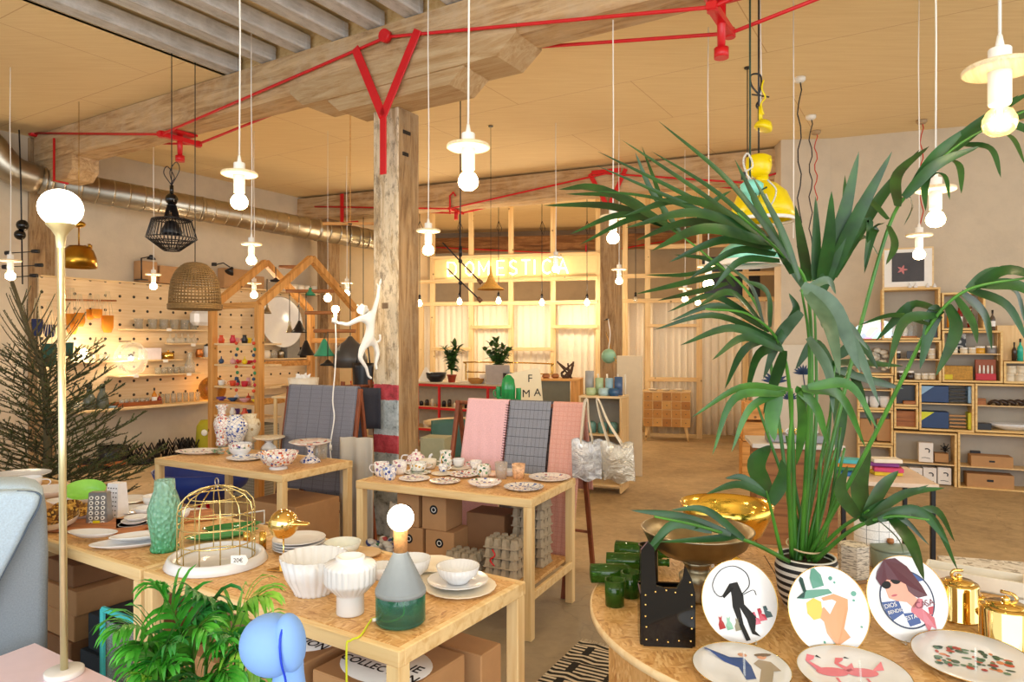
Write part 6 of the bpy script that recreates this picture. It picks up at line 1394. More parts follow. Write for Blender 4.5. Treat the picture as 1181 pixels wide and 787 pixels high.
p = on(1075.5, 408.2, .08); jar(1075.5, 408.2, 8, 6, cjar, 'white lidded jar stacked on the right jar of the upper row')
solo('picture_card', MB().box((0, 0, .045), (.075, .012, .09)), M_['black'], 'dark framed card standing in the upper row of jars', 'card', on(1051, 414.3, .1), SR)
for x, w, h, m, lb in ((1102, 7, 7, cjar, 'small white jar at the left under the patterned card'), (1113, 8, 7, cjar, 'white labelled jar right of the patterned card'), (1123, 8, 7, cjar, 'white labelled jar in the middle above the red gift set'), (1132, 10, 8.5, plain('honey_jar', '#d8a030', .2), 'honey coloured jar above the red gift set'), (1145.5, 10, 9, plain('grey_jar', '#8c8c90', .3), 'grey jar at the right end above the red gift set')): jar(x, 408, w, h, m, lb)
dam = NT('damask_print'); v_ = dam.n('TexVoronoi'); v_.inputs['Scale'].default_value = 18; dam.l(dam.coord(), v_.inputs['Vector']); dam.set(dam.ramp(v_.outputs['Distance'], [(.3, C('#26282c')), (.45, C('#d8d8d4')), (.6, C('#26282c'))]), .5)
def sbox(px, py, w, h, dp, m, label, name='box', d=.05, rz=0, cat=None): 
    W_, H_ = hpx(px, w), hpx(px, h); return solo(name, MB().box((0, dp/2, H_/2), (W_, dp, H_)), m, label, cat or name.replace('_', ' '), on(px, py, d), SR+rz)
sbox(1108, 407.8, 17, 24, .02, dam.m, 'black and white patterned card leaning above the gift boxes', 'picture_card', .2, cat='card')
kb = M_['card']
t = thing('gift_box', 'kraft and yellow gift box with printed lines left of the red gift set', 'box', on(1104, 438.5, .05), SR); w_, h_ = hpx(1104, 32), hpx(1104, 16)
MB().box((0, .08, h_/2), (w_, .16, h_)).obj('box_body', plain('ochre_print', '#b98a3a', .7, var=.3, scale=40), t); MB().box((-w_*.3, -.002, h_*.2), (w_*.36, .006, h_*.35)).obj('yellow_label', plain('yellow_print', '#d8c828', .6), t)
t = thing('gift_box', 'open red gift set with four small white tubes', 'box', on(1138, 439, .05), SR); w_, h_ = hpx(1138, 20), hpx(1138, 24)
MB().box((0, .03, h_/2), (w_, .05, h_)).obj('backing', plain('brick_print', '#9c5a44', .7), t); MB().box((0, -.004, h_*.16), (w_, .02, h_*.32)).obj('red_tray', plain('crimson_card', '#c02434', .5), t)
for i in range(4): MB().cyl(((i-1.5)*w_*.2, -.003, h_*.32), ((i-1.5)*w_*.2, -.003, h_*.72), w_*.06, w_*.04).obj('tube', M_['white_paint'], t)
# bottles
def bottle(px, py, w, h, m, cap, label, lab=True, d=.1, fn=on, name='bottle'):
    r = hpx(px, w)/2; hh = hpx(px, h); t = thing(name, label, 'bottle', fn(px, py, d), 0)
    MB().lathe([(0, 0), (r, 0), (r, hh*.55), (r*.85, hh*.62), (r*.3, hh*.75), (r*.3, hh*.88), (0, hh*.88)], seg=18).obj('body', m, t); MB().lathe([(r*.36, hh*.84), (r*.36, hh), (0, hh)], seg=12).obj('cap', cap, t)
    if lab: MB().lathe([(r*1.02, hh*.2), (r*1.02, hh*.46)], seg=18).obj('label_band', M_['paper'], t)
amb = plain('amber_liquid', '#d88a28', .15); syr = plain('red_syrup', '#8c2018', .12)
bottle(1096.5, 377.5, 5, 23, amb, bl_, 'orange bottle with a black cap on the top shelf box', False); bottle(1108, 377.5, 7, 27, syr, M_['steel'], 'red syrup bottle left of its twin on the top shelf box'); bottle(1121.5, 377.5, 7, 24, syr, M_['steel'], 'red syrup bottle right of its twin on the top shelf box')
bottle(1146.5, 381.3, 6, 24, plain('clear_dark', '#5c5048', .2), bl_, 'slim bottle with a white label standing right of the bottle box', True, .08)
sbox(1190, 417, 62, 42, .2, M_['plyz'], 'upright plywood board at the right edge above the tins', 'plywood_board', .12)
bottle(1178, 416.8, 6, 26, plain('aqua_soap', '#2fb8a0', .15), bl_, 'aqua green bottle in front of the plywood panel', False, .05); bottle(1171, 416.8, 5, 22, djar, bl_, 'dark bottle left of the aqua green bottle', False, .05)
for x, y, lb in ((1166, 441, 'lower left'), (1178, 441, 'lower right'), (1168, 431.7, 'upper left'), (1180, 431.7, 'upper right')): jar(x, y, 11, 9.5, cjar, lb+' pale round tin at the right edge', cjar, name='tin')
# navy gift sets
def navy(px, py, tri, label, accent):
    w_, h_ = hpx(px, 55), hpx(px, 19); t = thing('gift_set', label, 'box', on(px, py, .03), SR)
    MB().box((-w_*.22, .1, h_/2), (w_*.56, .18, h_)).obj('navy_cover', plain('navy_card', '#173a6c', .45), t)
    MB().add([(-w_*.5, .007, h_*.98), (-w_*.2, .007, h_*.98), (-w_*.5, .007, h_*.3)], [(0, 2, 1)]).obj('corner_triangle', tri, t)
    MB().box((w_*.44, .1, h_/2), (w_*.07, .18, h_)).obj('coloured_spine', tri, t)
    for i in range(4): MB().box((w_*.22, .02, h_*(.14+.22*i)), (w_*.3, .03, h_*.1)).obj('knife_handle', accent, t)
navy(1091, 464.8, plain('pale_blue_print', '#8fb8dc', .5), 'navy blue gift set with a pale blue corner', M_['black']); navy(1091, 495, plain('lime_print', '#d8dc28', .5), 'navy blue gift set with a lime yellow corner', M_['card'])
sbox(1046, 467, 20, 22, .02, M_['black'], 'dark picture with a lamp silhouette in the small pine box', 'picture', .12); sbox(1051, 467, 15, 4, .1, M_['dark_wood'], 'flat wooden block before the dark picture', 'wooden_block', .02)
sbox(1045, 493, 24, 18, .12, M_['dark_wood'], 'dark wooden board filling the lowest small box', 'wooden_board', .08)
# cups behind the palm
for x in (996, 1009, 1021): t = solo('mug', m_cup(hpx(x, 11)/2, hpx(x, 13)), W, {996: 'white mug, left of three behind the palm', 1009: 'white mug, middle of three behind the palm', 1021: 'white mug, right of three behind the palm'}[x], 'mug', on(x, 471, .1))
for x in (1000, 1020): solo('paper_bag', MB().box((0, .05, hpx(x, 13)), (hpx(x, 15), .1, hpx(x, 26)), ch=.01), kb, {1000: 'kraft bag, left one in the low box behind the palm', 1020: 'kraft bag, right one in the low box behind the palm'}[x], 'bag', on(x, 510, .05), SR)
m1 = MB()
for i in range(26): m1.ball((R.uniform(-.17, .15), R.uniform(0, .15), .03+R.random()*.24), R.uniform(.025, .05), 8, (1, 1, .7))
solo('wrapped_figures', m1, plain('crumpled_paper', '#e4dfd0', .8, var=.2), 'heap of white wrapped figures in the left end box', 'figures', on(1010, 430, .08), SR, kind='stuff')
# bracelets and dish
for i in range(5): solo('bracelet', MB().tube([(.045*math.cos(a*PI/8), .05*math.sin(a*PI/8), .03+.018*math.sin(a*PI/4)) for a in range(16)], .016, 6, True), plain('dark_beads%d' % i, '#3c2c24', .4), ['leftmost', 'second', 'middle', 'fourth', 'rightmost'][i]+' dark bead bracelet of the row at the right edge', 'bracelet', on(1148+9*i, 468.3, .06), 0, 'bead bracelets')
sbox(1131, 468.3, 12, 8, .08, M_['dark_wood'], 'small wooden box left of the bracelets', 'box', .04)
solo('boat_dish', MB().lathe([(0, 0), (.1, 0), (.2, .04), (.25, .07), (.24, .07), (.18, .04), (0, .012)], seg=40, sy=.5), W, 'long white boat shaped dish at the right edge', 'dish', on(1172, 498, .14), SR)
sbox(1134, 498, 18, 9, .1, M_['black'], 'flat dark box with a mint label left of the boat dish', 'box', .05)
# cartons
swp = plain('white_carton', '#efe9e4', .6, var=.02)
def carton(px, py, w, h, label, d=.04):
    w_, h_ = hpx(px, w), hpx(px, h); t = thing('carton', label, 'carton', on(px, py, d), SR); MB().box((0, .06, h_/2), (w_, .12, h_)).obj('box_body', swp, t)
    m2 = MB(); m2.tube(spline([(-.01, -.001, h_*.68), (w_*.12, -.001, h_*.7), (w_*.24, -.001, h_*.62), (w_*.2, -.001, h_*.5)], 8), .006, 5); m2.tube([(-w_*.3, -.001, h_*.22), (-.01, -.001, h_*.24), (w_*.28, -.001, h_*.2)], .003, 5); m2.obj('printed_bird', M_['ink'], t)
carton(1068.5, 534, 14.5, 22.5, 'white printed carton standing alone on the shelf of the bottom box')
for x, lb in ((1056.5, 'left'), (1073, 'middle'), (1090, 'right')): carton(x, 560, 13.5, 19.5, lb+' white printed carton in the lower row of the bottom box')
t = sbox(1087, 534.5, 14, 10, .14, kb, 'small kraft box with a black flower ornament on it', 'box', .06)
m1 = MB()
for i in range(7): a = i*2*PI/7; m1.tube([(0, 0, .02), (.03*math.cos(a), .0, .05+.03*math.sin(a)), (.05*math.cos(a), 0, .06+.05*math.sin(a))], .005, 5)
m1.ball((0, 0, .06), .02, 10); m1.cyl((0, 0, -.01), (0, 0, .05), .004); solo('ornament', m1, M_['black'], 'black wire flower ornament on the small kraft box', 'ornament', on(1092, 524.3, .12), SR)
def kcart(px, py, w, h, label):
    w_, h_ = hpx(px, w), hpx(px, h); t = thing('carton', label, 'carton', on(px, py, .03), SR); MB().box((0, .11, h_/2), (w_, .2, h_)).obj('box_body', kb, t); MB().box((0, .008, h_*.55), (w_*.14, .006, h_*.16), ch=.002).obj('hand_hole', M_['black'], t)
kcart(1145, 540.5, 41, 13, 'long kraft carton on the upper level of the bottom right box'); kcart(1143, 564.5, 46, 16, 'larger kraft carton on the lower level of the bottom right box')
sbox(1130, 536, 10, 12, .05, M_['black'], 'dark flat box behind the long kraft carton', 'box', .24); 
# top: picture, dome, bells
fp2 = SP(1048, 331.5, .1); t = thing('framed_picture', 'framed dark picture in a white mount on top of the right wall shelf', 'picture', fp2, SR); k = 7.6/F
MB().box((0, 0, 24*k), (54*k, .02, 49*k)).obj('frame', M_['ply'], t); MB().box((0, -.012, 24*k), (50*k, .004, 45*k)).obj('mount', M_['paper'], t); MB().box((0, -.016, 25*k), (34*k, .004, 35*k)).obj('print', plain('dark_print', '#3a3638', .5, var=.3, scale=6), t)
m2 = MB()
for i in range(5): a = i*1.25; m2.leaf((-6*k, -.02, 22*k), (math.cos(a), 0, math.sin(a)), (0, -1, 0), 6*k, 3*k, 0, 3)
m2.obj('printed_flower', plain('rose_print', '#c87878', .5), t)
for i, x in enumerate((1050, 1057, 1071, 1079)): solo('bell', MB().lathe([(.022, 0), (.02, .012), (.01, .04), (.004, .05), (0, .055)], seg=16), W, ['leftmost small white bell on top of the shelf', 'second small white bell on top of the shelf', 'third small white bell on top of the shelf', 'rightmost small white bell on top of the shelf'][i], 'bell', SP(x, 331.4, .08), 0, 'small white bells')
p = SP(1044, 389.8, .14); t = thing('glass_dome', 'glass cloche holding a small cream figure in the top box', 'dome', p); MB().lathe([(.13, 0), (.13, .14), (.1, .2), (.04, .235), (0, .24)], seg=28).obj('cloche', M_['clear'], t); MB().lathe([(0, 0), (.135, 0), (.135, .02), (0, .02)], seg=28).obj('base', M_['dark_wood'], t); MB().lathe([(0, .02), (.03, .02), (.04, .09), (.02, .15), (0, .17)], seg=14).obj('figurine', CR, t)
irid = NT('iridescent_plates'); nn_ = irid.n('TexVoronoi'); nn_.inputs['Scale'].default_value = 12; irid.l(irid.coord(), nn_.inputs['Vector']); hs_ = irid.n('HueSaturation'); hs_.inputs['Saturation'].default_value = .7; irid.l(nn_.outputs['Color'], hs_.inputs['Color']); irid.set(irid.mix(.35, hs_.outputs[0], C('#d8c0c0')), .12, .4)
p = SP(1003, 391.8, .12); t = thing('disc_ornament', 'half round iridescent ornament behind the palm leaves on the shelf top', 'ornament', p, SR); MB().prism([(.26*math.cos(i*PI/20), .22*math.sin(i*PI/20)) for i in range(21)], Matrix.Translation((.07, 0, .012)), .03).obj('disc', irid.m, t); MB().box((.07, 0, .006), (.55, .1, .012)).obj('foot', plain('copper', '#b8704c', .4, .6), t)
for x, m_, lb in ((1075, plain('maroon_book', '#7c2c34', .6), 'maroon book standing at the right in the top box'), (1081, M_['black'], 'black book standing beside the maroon book'), (1069, M_['white_paint'], 'white book left of the maroon book')): sbox(x, 390, 5, 28, .16, m_, lb, 'book', .06)
# wall mural of blue thistles and sockets
t = thing('wall_mural', 'dark blue thistle drawings on the pale panel behind the palm stems', 'mural', P(906, 470, 8.3), math.radians(-12)); MB().box((0, .03, .2), (.75, .02, 1.1)).obj('panel', plain('pale_panel', '#d8cfbe', .8, var=.02), t)
inkb = plain('thistle_blue', '#2c4468', .8)
for (x, z, r) in ((-.12, .3, .16), (.2, .4, .12), (.05, .1, .1)):
    m2 = MB()
    for i in range(9): a = PI*.05+i*PI*.9/8; m2.leaf((x, .014, z), (math.cos(a), 0, math.sin(a)), (0, -1, 0), r, r*.28, 0, 3, 0)
    m2.tube([(x, .014, z), (x+.02, .014, z-r*1.3)], .006, 5); m2.obj('thistle', inkb, t)

# ------------------------------------------------------------------ red metal counter shelf at the back
rp = Vector((-1.45, 10.7, 0)); ct = thing('shelf_counter', 'long low shelf counter with red metal framing at the back', 'counter', rp, TH)
for z in (.28, .61, .96):
    MB().box((.35, .2, z), (3.5, .42, .03)).obj('shelf', M_['ply'], ct); m1 = MB(); m1.box((.35, -.02, z-.012), (3.5, .025, .035)); m1.obj('red_rail', M_['red'], ct)
for x in (-1.38, -.75, .0, .42, 1.3, 2.08): MB().box((x, -.012, .48), (.035, .03, .96)).obj('red_post', M_['red'], ct)
MB().box((.35, .405, .5), (3.5, .02, .95)).obj('back_panel', plain('counter_back', '#c0b4a0', .8), ct)
MB().box((.35, .2, .983), (3.52, .46, .018)).obj('worktop', plain('pale_worktop', '#dccfb8', .5), ct)
def cpt(px, z=.993, d=.15):                        # point on the counter at pixel column
    o = rp+B*d; k = (px-CX)/F; x = (k*o.y-o.x)/(A.x-k*A.y); q = o+A*x; q.z = z; return q
def potplant(px, h, spread, label, m_pot, n=46, z=.993, d=.15, pr=.07, ph=.1):
    p = cpt(px, z, d); t = thing('potted_plant', label, 'plant', p); MB().lathe([(0, 0), (pr*.7, 0), (pr, ph), (pr*1.08, ph), (pr*1.08, ph+.015), (pr*.9, ph+.015), (0, ph-.02)], seg=20).obj('pot', m_pot, t)
    m1 = MB(); m2 = MB()
    for i in range(7):
        a = i*.9; e = Vector((math.cos(a)*spread*R.uniform(.3, 1), math.sin(a)*spread*.6, ph+h*R.uniform(.5, 1))); q = spline([(0, 0, ph-.02), (e.x*.3, e.y*.3, ph+(e.z-ph)*.5), e], 8); m1.tube(q, .005, 5)
        for j in range(n//2):
            f = R.uniform(.25, 1); k = min(7, int(f*8)); d_ = Vector((R.uniform(-1, 1), R.uniform(-1, 1), R.uniform(-.2, 1))); m2.leaf(q[k], d_, (0, 0, 1), R.uniform(.09, .15), .08, .6, 4)
    m1.obj('stem', stm_, t); m2.obj('foliage', leafmat('ficus_leaf', '#2a4a22', '#4c7034'), t)
potplant(521, .62, .15, 'upright leafy potted plant in a red pot on the back counter', plain('red_pot', '#a8402c', .5)); potplant(575, .66, .34, 'bushy potted plant behind the laptop', plain('brown_pot', '#8c5a34', .6), 60, .993, .33)
p = cpt(577, .993, .08); t = thing('laptop', 'open silver laptop seen from behind on the back counter', 'laptop', p, TH+.15); al_ = plain('aluminium', '#d4d4d6', .35, .7)
MB().box((0, .0, .012), (.38, .2, .018), ch=.004).obj('base', al_, t); MB().box((0, -.09, .15), (.38, .012, .27), rx=.12, ch=.004).obj('screen_lid', al_, t)
def cbox(px, w, h, dp, m, label, name, z=.993, d=.1, rz=0, **kw): return solo(name, MB().box((0, dp/2, h/2), (w, dp, h)), m, label, name.replace('_', ' '), cpt(px, z, d), TH+rz)
m1 = MB(); m1.add([(-.12, 0, 0), (.12, 0, 0), (.12, .12, 0), (-.12, .12, 0), (-.02, .05, .22), (.02, .05, .22)], [(0, 1, 5, 4), (1, 2, 5), (2, 3, 4, 5), (3, 0, 4), (0, 3, 2, 1)]); solo('lamp_shade', m1, M_['white_paint'], 'white folded paper shade at the left end of the back counter', 'lamp shade', cpt(489, .993, .1), TH)
solo('basket', m_bowl(.16, .14, .6, seg=20), M_['black'], 'low black bowl right of the white paper shade on the counter', 'bowl', cpt(503, .993, .15))
cbox(556, .09, .14, .05, M_['paper'], 'small white card sign on the back counter', 'card_sign'); cbox(540, .4, .03, .2, M_['cream'], 'stack of papers in the middle of the back counter', 'paper_stack'); solo('basket', m_bowl(.12, .08, .7, seg=20), plain('wicker', '#b08040', .8), 'wicker basket below the white card sign', 'basket', cpt(549, .993, .03))
solo('jar', m_bowl(.1, .17, .9, seg=20), M_['black'], 'black round jar at the right end of the back counter', 'jar', cpt(588, .993, .0))
for i in range(14): solo('small_jar', MB().lathe([(0, 0), (.03, 0), (.03, .05+.02*(i % 3)), (.02, .07+.02*(i % 3)), (0, .075+.02*(i % 3))], seg=10), [M_['black'], djar, cjar, M_['steel']][i % 4], 'small jar in the row on the middle level of the red counter', 'jar', cpt(486+6.5*i, .626, .02+.06*(i % 2)), 0, 'small jars in the red counter')
for i in range(7): solo('spool', MB().lathe([(0, 0), (.05, 0), (.05, .1), (0, .1)], seg=12), [CR, kb, M_['steel']][i % 3], 'small round tin on the bottom level of the red counter', 'tin', cpt(492+14*i, .296, .05), 0, 'round tins in the red counter')
m1 = MB(); m1.tube(spline([(-.75, 0, 0), (-.75, 0, .26), (-.68, 0, .3), (.65, 0, .3), (.75, 0, .26), (.75, 0, 0)], 40), .012, 6); m1.tube([(-.75, 0, .15), (.75, 0, .15)], .01, 6); solo('brass_rail', m1, M_['brass'], 'low brass tube rail behind the laptop', 'rail', cpt(585, .993, .41), TH)
# orange cabinet, candle shelf, FMA board, cactus
p = P(641, 437, 8.9); t = thing('sideboard', 'honey coloured wooden sideboard with a grey front behind the letter board', 'cabinet', (p.x, p.y, 0), math.radians(-12)); zt = p.z; ow_ = M_['orange_wood_x']
MB().box((0, .2, zt-.015), (.62, .42, .03)).obj('worktop', ow_, t); MB().box((.25, .2, zt/2), (.12, .4, zt-.03)).obj('side_panel', M_['orange_wood'], t); MB().box((-.29, .2, zt/2), (.03, .4, zt-.03)).obj('side_panel', M_['orange_wood'], t); MB().box((-.05, .03, zt/2), (.46, .02, zt-.04)).obj('grey_front', plain('grey_green_front', '#6c6a58', .6), t)
m1 = MB()
for i in range(9): m1.tube(spline([(R.uniform(-.1, .1), 0, 0), (R.uniform(-.1, .1), 0, .06), (R.uniform(-.12, .12), 0, R.uniform(.08, .22))], 6), .012, 5)
solo('dried_branch', m1, plain('dark_branch', '#4c3424', .8), 'dark gnarled branch ornament on the sideboard', 'ornament', (p.x+.14, p.y+.1, zt), 0); 
for i, x in enumerate((-.24, -.12, .0)): solo('leather_case', MB().box((0, 0, .03), (.1, .06, .06), ch=.02), M_['dark_wood'], ['left', 'middle', 'right'][i]+' small dark case in the row on the sideboard', 'case', (p.x+x, p.y+.1, zt), .2*i, 'dark cases on the sideboard')
p = P(608, 470, 6.0); t = thing('letter_board', 'cream tilted board with black letters behind the textile rack', 'board', p, math.radians(-6)); k = 6.0/F; lb_ = plain('board_cream', '#e8d8b4', .7, var=.02)
M = Matrix.Translation((0, 0, 0)) @ Matrix.Rotation(-.06, 4, 'Y')
MB().prism([(-22*k, 0), (19*k, -3*k), (15*k, 43*k), (12*k, 46*k), (-24*k, 38*k)], Matrix.Identity(4), .02).obj('board', lb_, t)
for ch, x, z in (('F', 3.4, 33), ('M', -1, 15.5), ('A', 12, 17)): m1 = MB(); text_mesh(m1, ch, 12.5*k, Matrix.Translation((x*k, -.0115, z*k)) @ Matrix.Rotation(PI/2, 4, 'X'), .0005, 0); m1.obj('letter', M_['ink'], t)
m1 = MB(); m1.box((0, .02, -.52), (.36, .05, 1.0)); m1.obj('support', M_['pine_z'], t)
p = P(586, 470, 5.3); ctm = plain('cactus_glaze', '#1f8a48', .1, var=.06); t = thing('cactus_vase', 'glossy green ceramic cactus vase behind the pink blanket', 'vase', p); k = 4.9/F
MB().lathe([(0, -.0), (8*k, 0), (8.5*k, 25*k), (7*k, 35*k), (3*k, 40*k), (0, 41*k)], seg=40, mod=lambda a, z: 1+.07*math.cos(9*a)).obj('trunk', ctm, t)
MB().tube(spline([(6*k, 0, 8*k), (12*k, 0, 8*k), (13*k, 0, 14*k), (13*k, 0, 24*k)], 12), 3.4*k, 10).obj('arm', ctm, t); MB().tube(spline([(-6*k, 0, 12*k), (-11*k, 0, 12*k), (-12*k, 0, 16*k), (-12*k, 0, 26*k)], 12), 3.2*k, 10).obj('arm', ctm, t)
MB().tube(spline([(-14*k, 0, 22*k), (-18*k, 0, 20*k), (-17*k, 0, 14*k), (-13*k, 0, 13*k)], 10), .8*k, 6).obj('handle', ctm, t)
q_ = (p.x+.02, p.y+.12, 0); t = thing('side_table', 'plain pine stand under the cactus vase behind the rack', 'table', q_, 0); MB().box((0, 0, p.z-.012), (.5, .34, .022)).obj('tabletop', M_['ply'], t)
for sx_ in (-.22, .22):
    for sy_ in (-.14, .14): MB().box((sx_, sy_, (p.z-.024)/2), (.03, .03, p.z-.024)).obj('leg', M_['pine_z'], t)
p = P(692, 457, 7.3); t = thing('shelf_unit', 'pale wooden open cabinet carrying candles in glass holders', 'cabinet', (p.x, p.y, 0), math.radians(-22)); zt = p.z; k = 7.3/F; wd = .46
MB().box((0, .17, zt-.012), (wd, .36, .024)).obj('top', M_['ply'], t); MB().box((0, .17, .1), (wd, .36, .02)).obj('bottom', M_['ply'], t); MB().box((wd/2-.01, .17, zt/2), (.02, .36, zt-.05)).obj('side_panel', M_['plyz'], t); MB().box((-wd/2+.01, .17, zt/2), (.02, .36, zt-.05)).obj('side_panel', M_['plyz'], t); MB().box((0, .17, zt*.6), (wd-.04, .34, .016)).obj('shelf', M_['ply'], t); MB().box((0, .34, zt/2), (wd-.04, .01, zt-.06)).obj('back_panel', plain('grey_inside', '#9c9a90', .8), t)
MB().box((wd/2+.002, .2, zt*.5), (.006, .26, zt*.36)).obj('drawer_front', M_['plyz'], t)
cn = [('#a8a8a8', .06, .17, -.17, 'grey'), ('#b4cca0', .055, .12, -.06, 'pale green'), ('#9cc0cc', .055, .12, .05, 'light blue'), ('#44618a', .055, .13, .15, 'dark blue')]
u_ = Vector((math.cos(math.radians(-22)), math.sin(math.radians(-22)), 0)); v2 = Vector((-u_.y, u_.x, 0))
for h_, w_, hh, x, nm_ in cn: solo('candle_jar', m_glass(w_*.8, hh*1.5, 1), plain('cj'+h_, h_, .25), nm_+' tall candle holder in the back row on the pale cabinet', 'candle holder', Vector((p.x, p.y, zt))+u_*x+v2*.2, 0)
for h_, x, nm_ in (('#b8cc9c', -.12, 'pale green'), ('#b4d4d8', .02, 'pale blue'), ('#2c5a84', .13, 'deep blue')): solo('candle_jar', MB().lathe([(0, 0), (.05, 0), (.06, .03), (.052, .075), (.042, .08), (0, .06)], seg=20), plain('cr'+h_, h_, .25), nm_+' round candle holder in the front row on the pale cabinet', 'candle holder', Vector((p.x, p.y, zt))+u_*x+v2*.08, 0)
for i, x in enumerate((-.1, -.0, .12, .2)): solo('candle', MB().cyl((0, 0, 0), (0, 0, .22), .012, .01), CR, ['leftmost', 'second', 'third', 'rightmost'][i]+' slim white candle at the back of the pale cabinet', 'candle', Vector((p.x, p.y, zt))+u_*x+v2*.3, 0, 'slim white candles')
for i in range(3): solo('glass_jar', MB().lathe([(0, 0), (.05, 0), (.05, .1), (.03, .12), (0, .12)], seg=16), plain('tealjar', '#6c9c94', .2), ['left', 'middle', 'right'][i]+' teal jar inside the pale cabinet', 'jar', Vector((p.x, p.y, zt*.6+.009))+u_*(-.13+.12*i)+v2*.14, 0, 'teal jars')
# hanging teal ball lamp at the post, brass ball
p = P(702, 411, 9.3); t = thing('ball_lamp', 'mint green ball lamp hanging on the rear post by a white cord', 'lamp', p); MB().ball((0, 0, 0), .1, 22).obj('ball', plain('mint_ball', '#8ab89c', .3), t); MB().tube(spline([(0, 0, .1), (.02, 0, .3), (0, 0, .45), (.01, .1, .5)], 14), .006, 6).obj('cord', M_['white_cord'], t); MB().cyl((0, .1, .5), (0, .42, .5), .01).obj('hook', M_['black'], t)
p = P(717, 443, 9.2); solo('brass_ball', MB().ball((0, 0, 0), .055, 16).tube(spline([(0, 0, .05), (-.06, 0, .25), (-.14, .1, .5), (-.15, .42, .7)], 16), .005, 6), M_['brass'], 'small brass ball on a cord right of the mint ball lamp', 'lamp', p)
# beige panel right of candle shelf
p = P(726, 530, 8.3); solo('folding_screen', MB().box((0, 0, .72), (.3, .03, 1.44), ch=.006), plain('beige_panel', '#d8c4a4', .8, var=.03), 'plain beige board standing right of the candle cabinet', 'panel', (p.x, p.y, 0), math.radians(-12))
# round table with green chair
p = P(528, 487, 7.6); t = thing('round_table', 'small round wooden table beside the green chair at the back', 'table', (p.x, p.y, 0)); MB().lathe([(0, .715), (.36, .715), (.37, .725), (.36, .74), (0, .74)], seg=40).obj('tabletop', M_['ply'], t); MB().cyl((0, 0, 0), (0, 0, .715), .03).obj('pedestal', M_['black'], t); MB().lathe([(0, 0), (.22, 0), (.2, .02), (0, .03)], seg=28).obj('foot', M_['black'], t)
gch = plain('petrol_green', '#3c6a62', .5); p = P(527, 520, 6.9); t = thing('chair', 'petrol green moulded chair in front of the round wooden table', 'chair', (p.x, p.y, 0), .5)
def seatfn(u, v):
    a = (u-.5)*2.2; 
    if v < .5: q = v*2; return (.24*math.sin(a)*(.6+.4*q), -.2+.4*q, .45-.015*math.cos(a))
    q = (v-.5)*2; return (.24*math.sin(a)*(1-.15*q), .2+.06*q-.10*(1-math.cos(a)), .45+.36*q-.0*abs(a))
MB().grid(seatfn, 12, 14, True, .012).obj('seat_shell', gch, t)
for sx_ in (-1, 1):
    for sy_ in (-1, 1): MB().tube([(sx_*.18, sy_*.15, .43), (sx_*.22, sy_*.2, 0)], .011, 8).obj('leg', M_['black'], t)
for i, x in enumerate((.3, .42, .54)):
    m1 = MB(); m1.tube(spline([(-.18, 0, 0), (-.18, 0, .35), (-.1, 0, .46), (.1, 0, .46), (.18, 0, .35), (.18, 0, 0)], 30), .012, 8); solo('bentwood_frame', m1, plain('dark_tube', '#4a4038', .4), ['nearest', 'middle', 'furthest'][i]+' dark tube frame of the nested stools by the green chair', 'frame', (p.x-.02+.05*i, p.y-.35+x*.2, .02), .3, 'nested tube frames')
sbx = P(501, 560, 5.9); solo('box', MB().box((0, 0, .4), (.22, .2, .8), ch=.004), plain('sage_box', '#a8a888', .7), 'tall sage green box between the post and the green chair', 'box', (sbx.x+.02, sbx.y, 0), -.3)
# drawer chest
p = P(769, 508, 11.15); t = thing('drawer_chest', 'small wooden chest of many little drawers on splayed legs', 'chest', (p.x, p.y, 0), PR); k = 11.15/F; w_, h0, h1 = 53*k, 17*k, 57*k
MB().box((0, .17, (h0+h1)/2), (w_, .34, h1-h0)).obj('body', M_['pine'], t); MB().box((0, .17, h1+.01), (w_+.02, .36, .02)).obj('top', M_['ply'], t)
dm_ = [plain('drawer_a', '#c8924c', .6), plain('drawer_b', '#b47c3c', .6), plain('drawer_c', '#d8a860', .6)]
for r_ in range(4):
    for c_ in range(5):
        x = -w_/2+w_*(c_+.5)/5; z = h0+(h1-h0)*(r_+.5)/4; dr = MB().box((x, -.004, z), (w_/5-.015, .02, (h1-h0)/4-.015)).obj('drawer', dm_[(r_*3+c_*2+r_*c_) % 3], t); MB().cyl((x, -.03, z), (x, -.012, z), .008, seg=8).obj('knob', M_['black'], dr)
for s in (-1, 1):
    for q in (-1, 1): MB().cyl((s*w_*.46, .17+q*.14, 0), (s*w_*.4, .17+q*.12, h0), .015, .03).obj('leg', M_['pine_z'], t)
for i in range(3): solo('white_dish', m_plate(.08, .03), CR, ['left', 'middle', 'right'][i]+' shallow white dish on the little drawer chest', 'dish', (p.x-.2+.2*i, p.y+.12-.045*i, h1+.021), 0, 'dishes on the drawer chest')
# counter with pale top behind the palm
p = P(905, 520, 5.4); t = thing('counter', 'dark brown wooden counter with a pale grey top behind the palm', 'counter', (p.x, p.y, 0), math.radians(-12)); zt = P(0, 517, 5.2).z; MB().box((.1, .25, zt-.02), (.68, .5, .035)).obj('worktop', plain('pale_grey_top', '#cfc8c0', .4), t); MB().box((.1, .27, (zt-.04)/2), (.6, .42, zt-.04)).obj('body', wood('dark_counter', '#a06a3a', '#70421e', knots=False), t)
tr_ = thing('parts_tray', 'grey metal tray of small goods on the pale counter', 'tray', (p.x+.12, p.y+.12, zt-.002), math.radians(-12)); MB().box((0, 0, .035), (.42, .14, .066), ch=.006).obj('tray', plain('zinc', '#8c8c90', .5, .6), tr_)
for i in range(6): MB().tube([(-.17+.065*i+.02*math.cos(a*PI/4), .0, .085+.02*math.sin(a*PI/4)) for a in range(8)], .006, 6, True).obj('ring', [M_['brass'], plain('yellow_ring', '#d8b020', .4), W][i % 3], tr_)
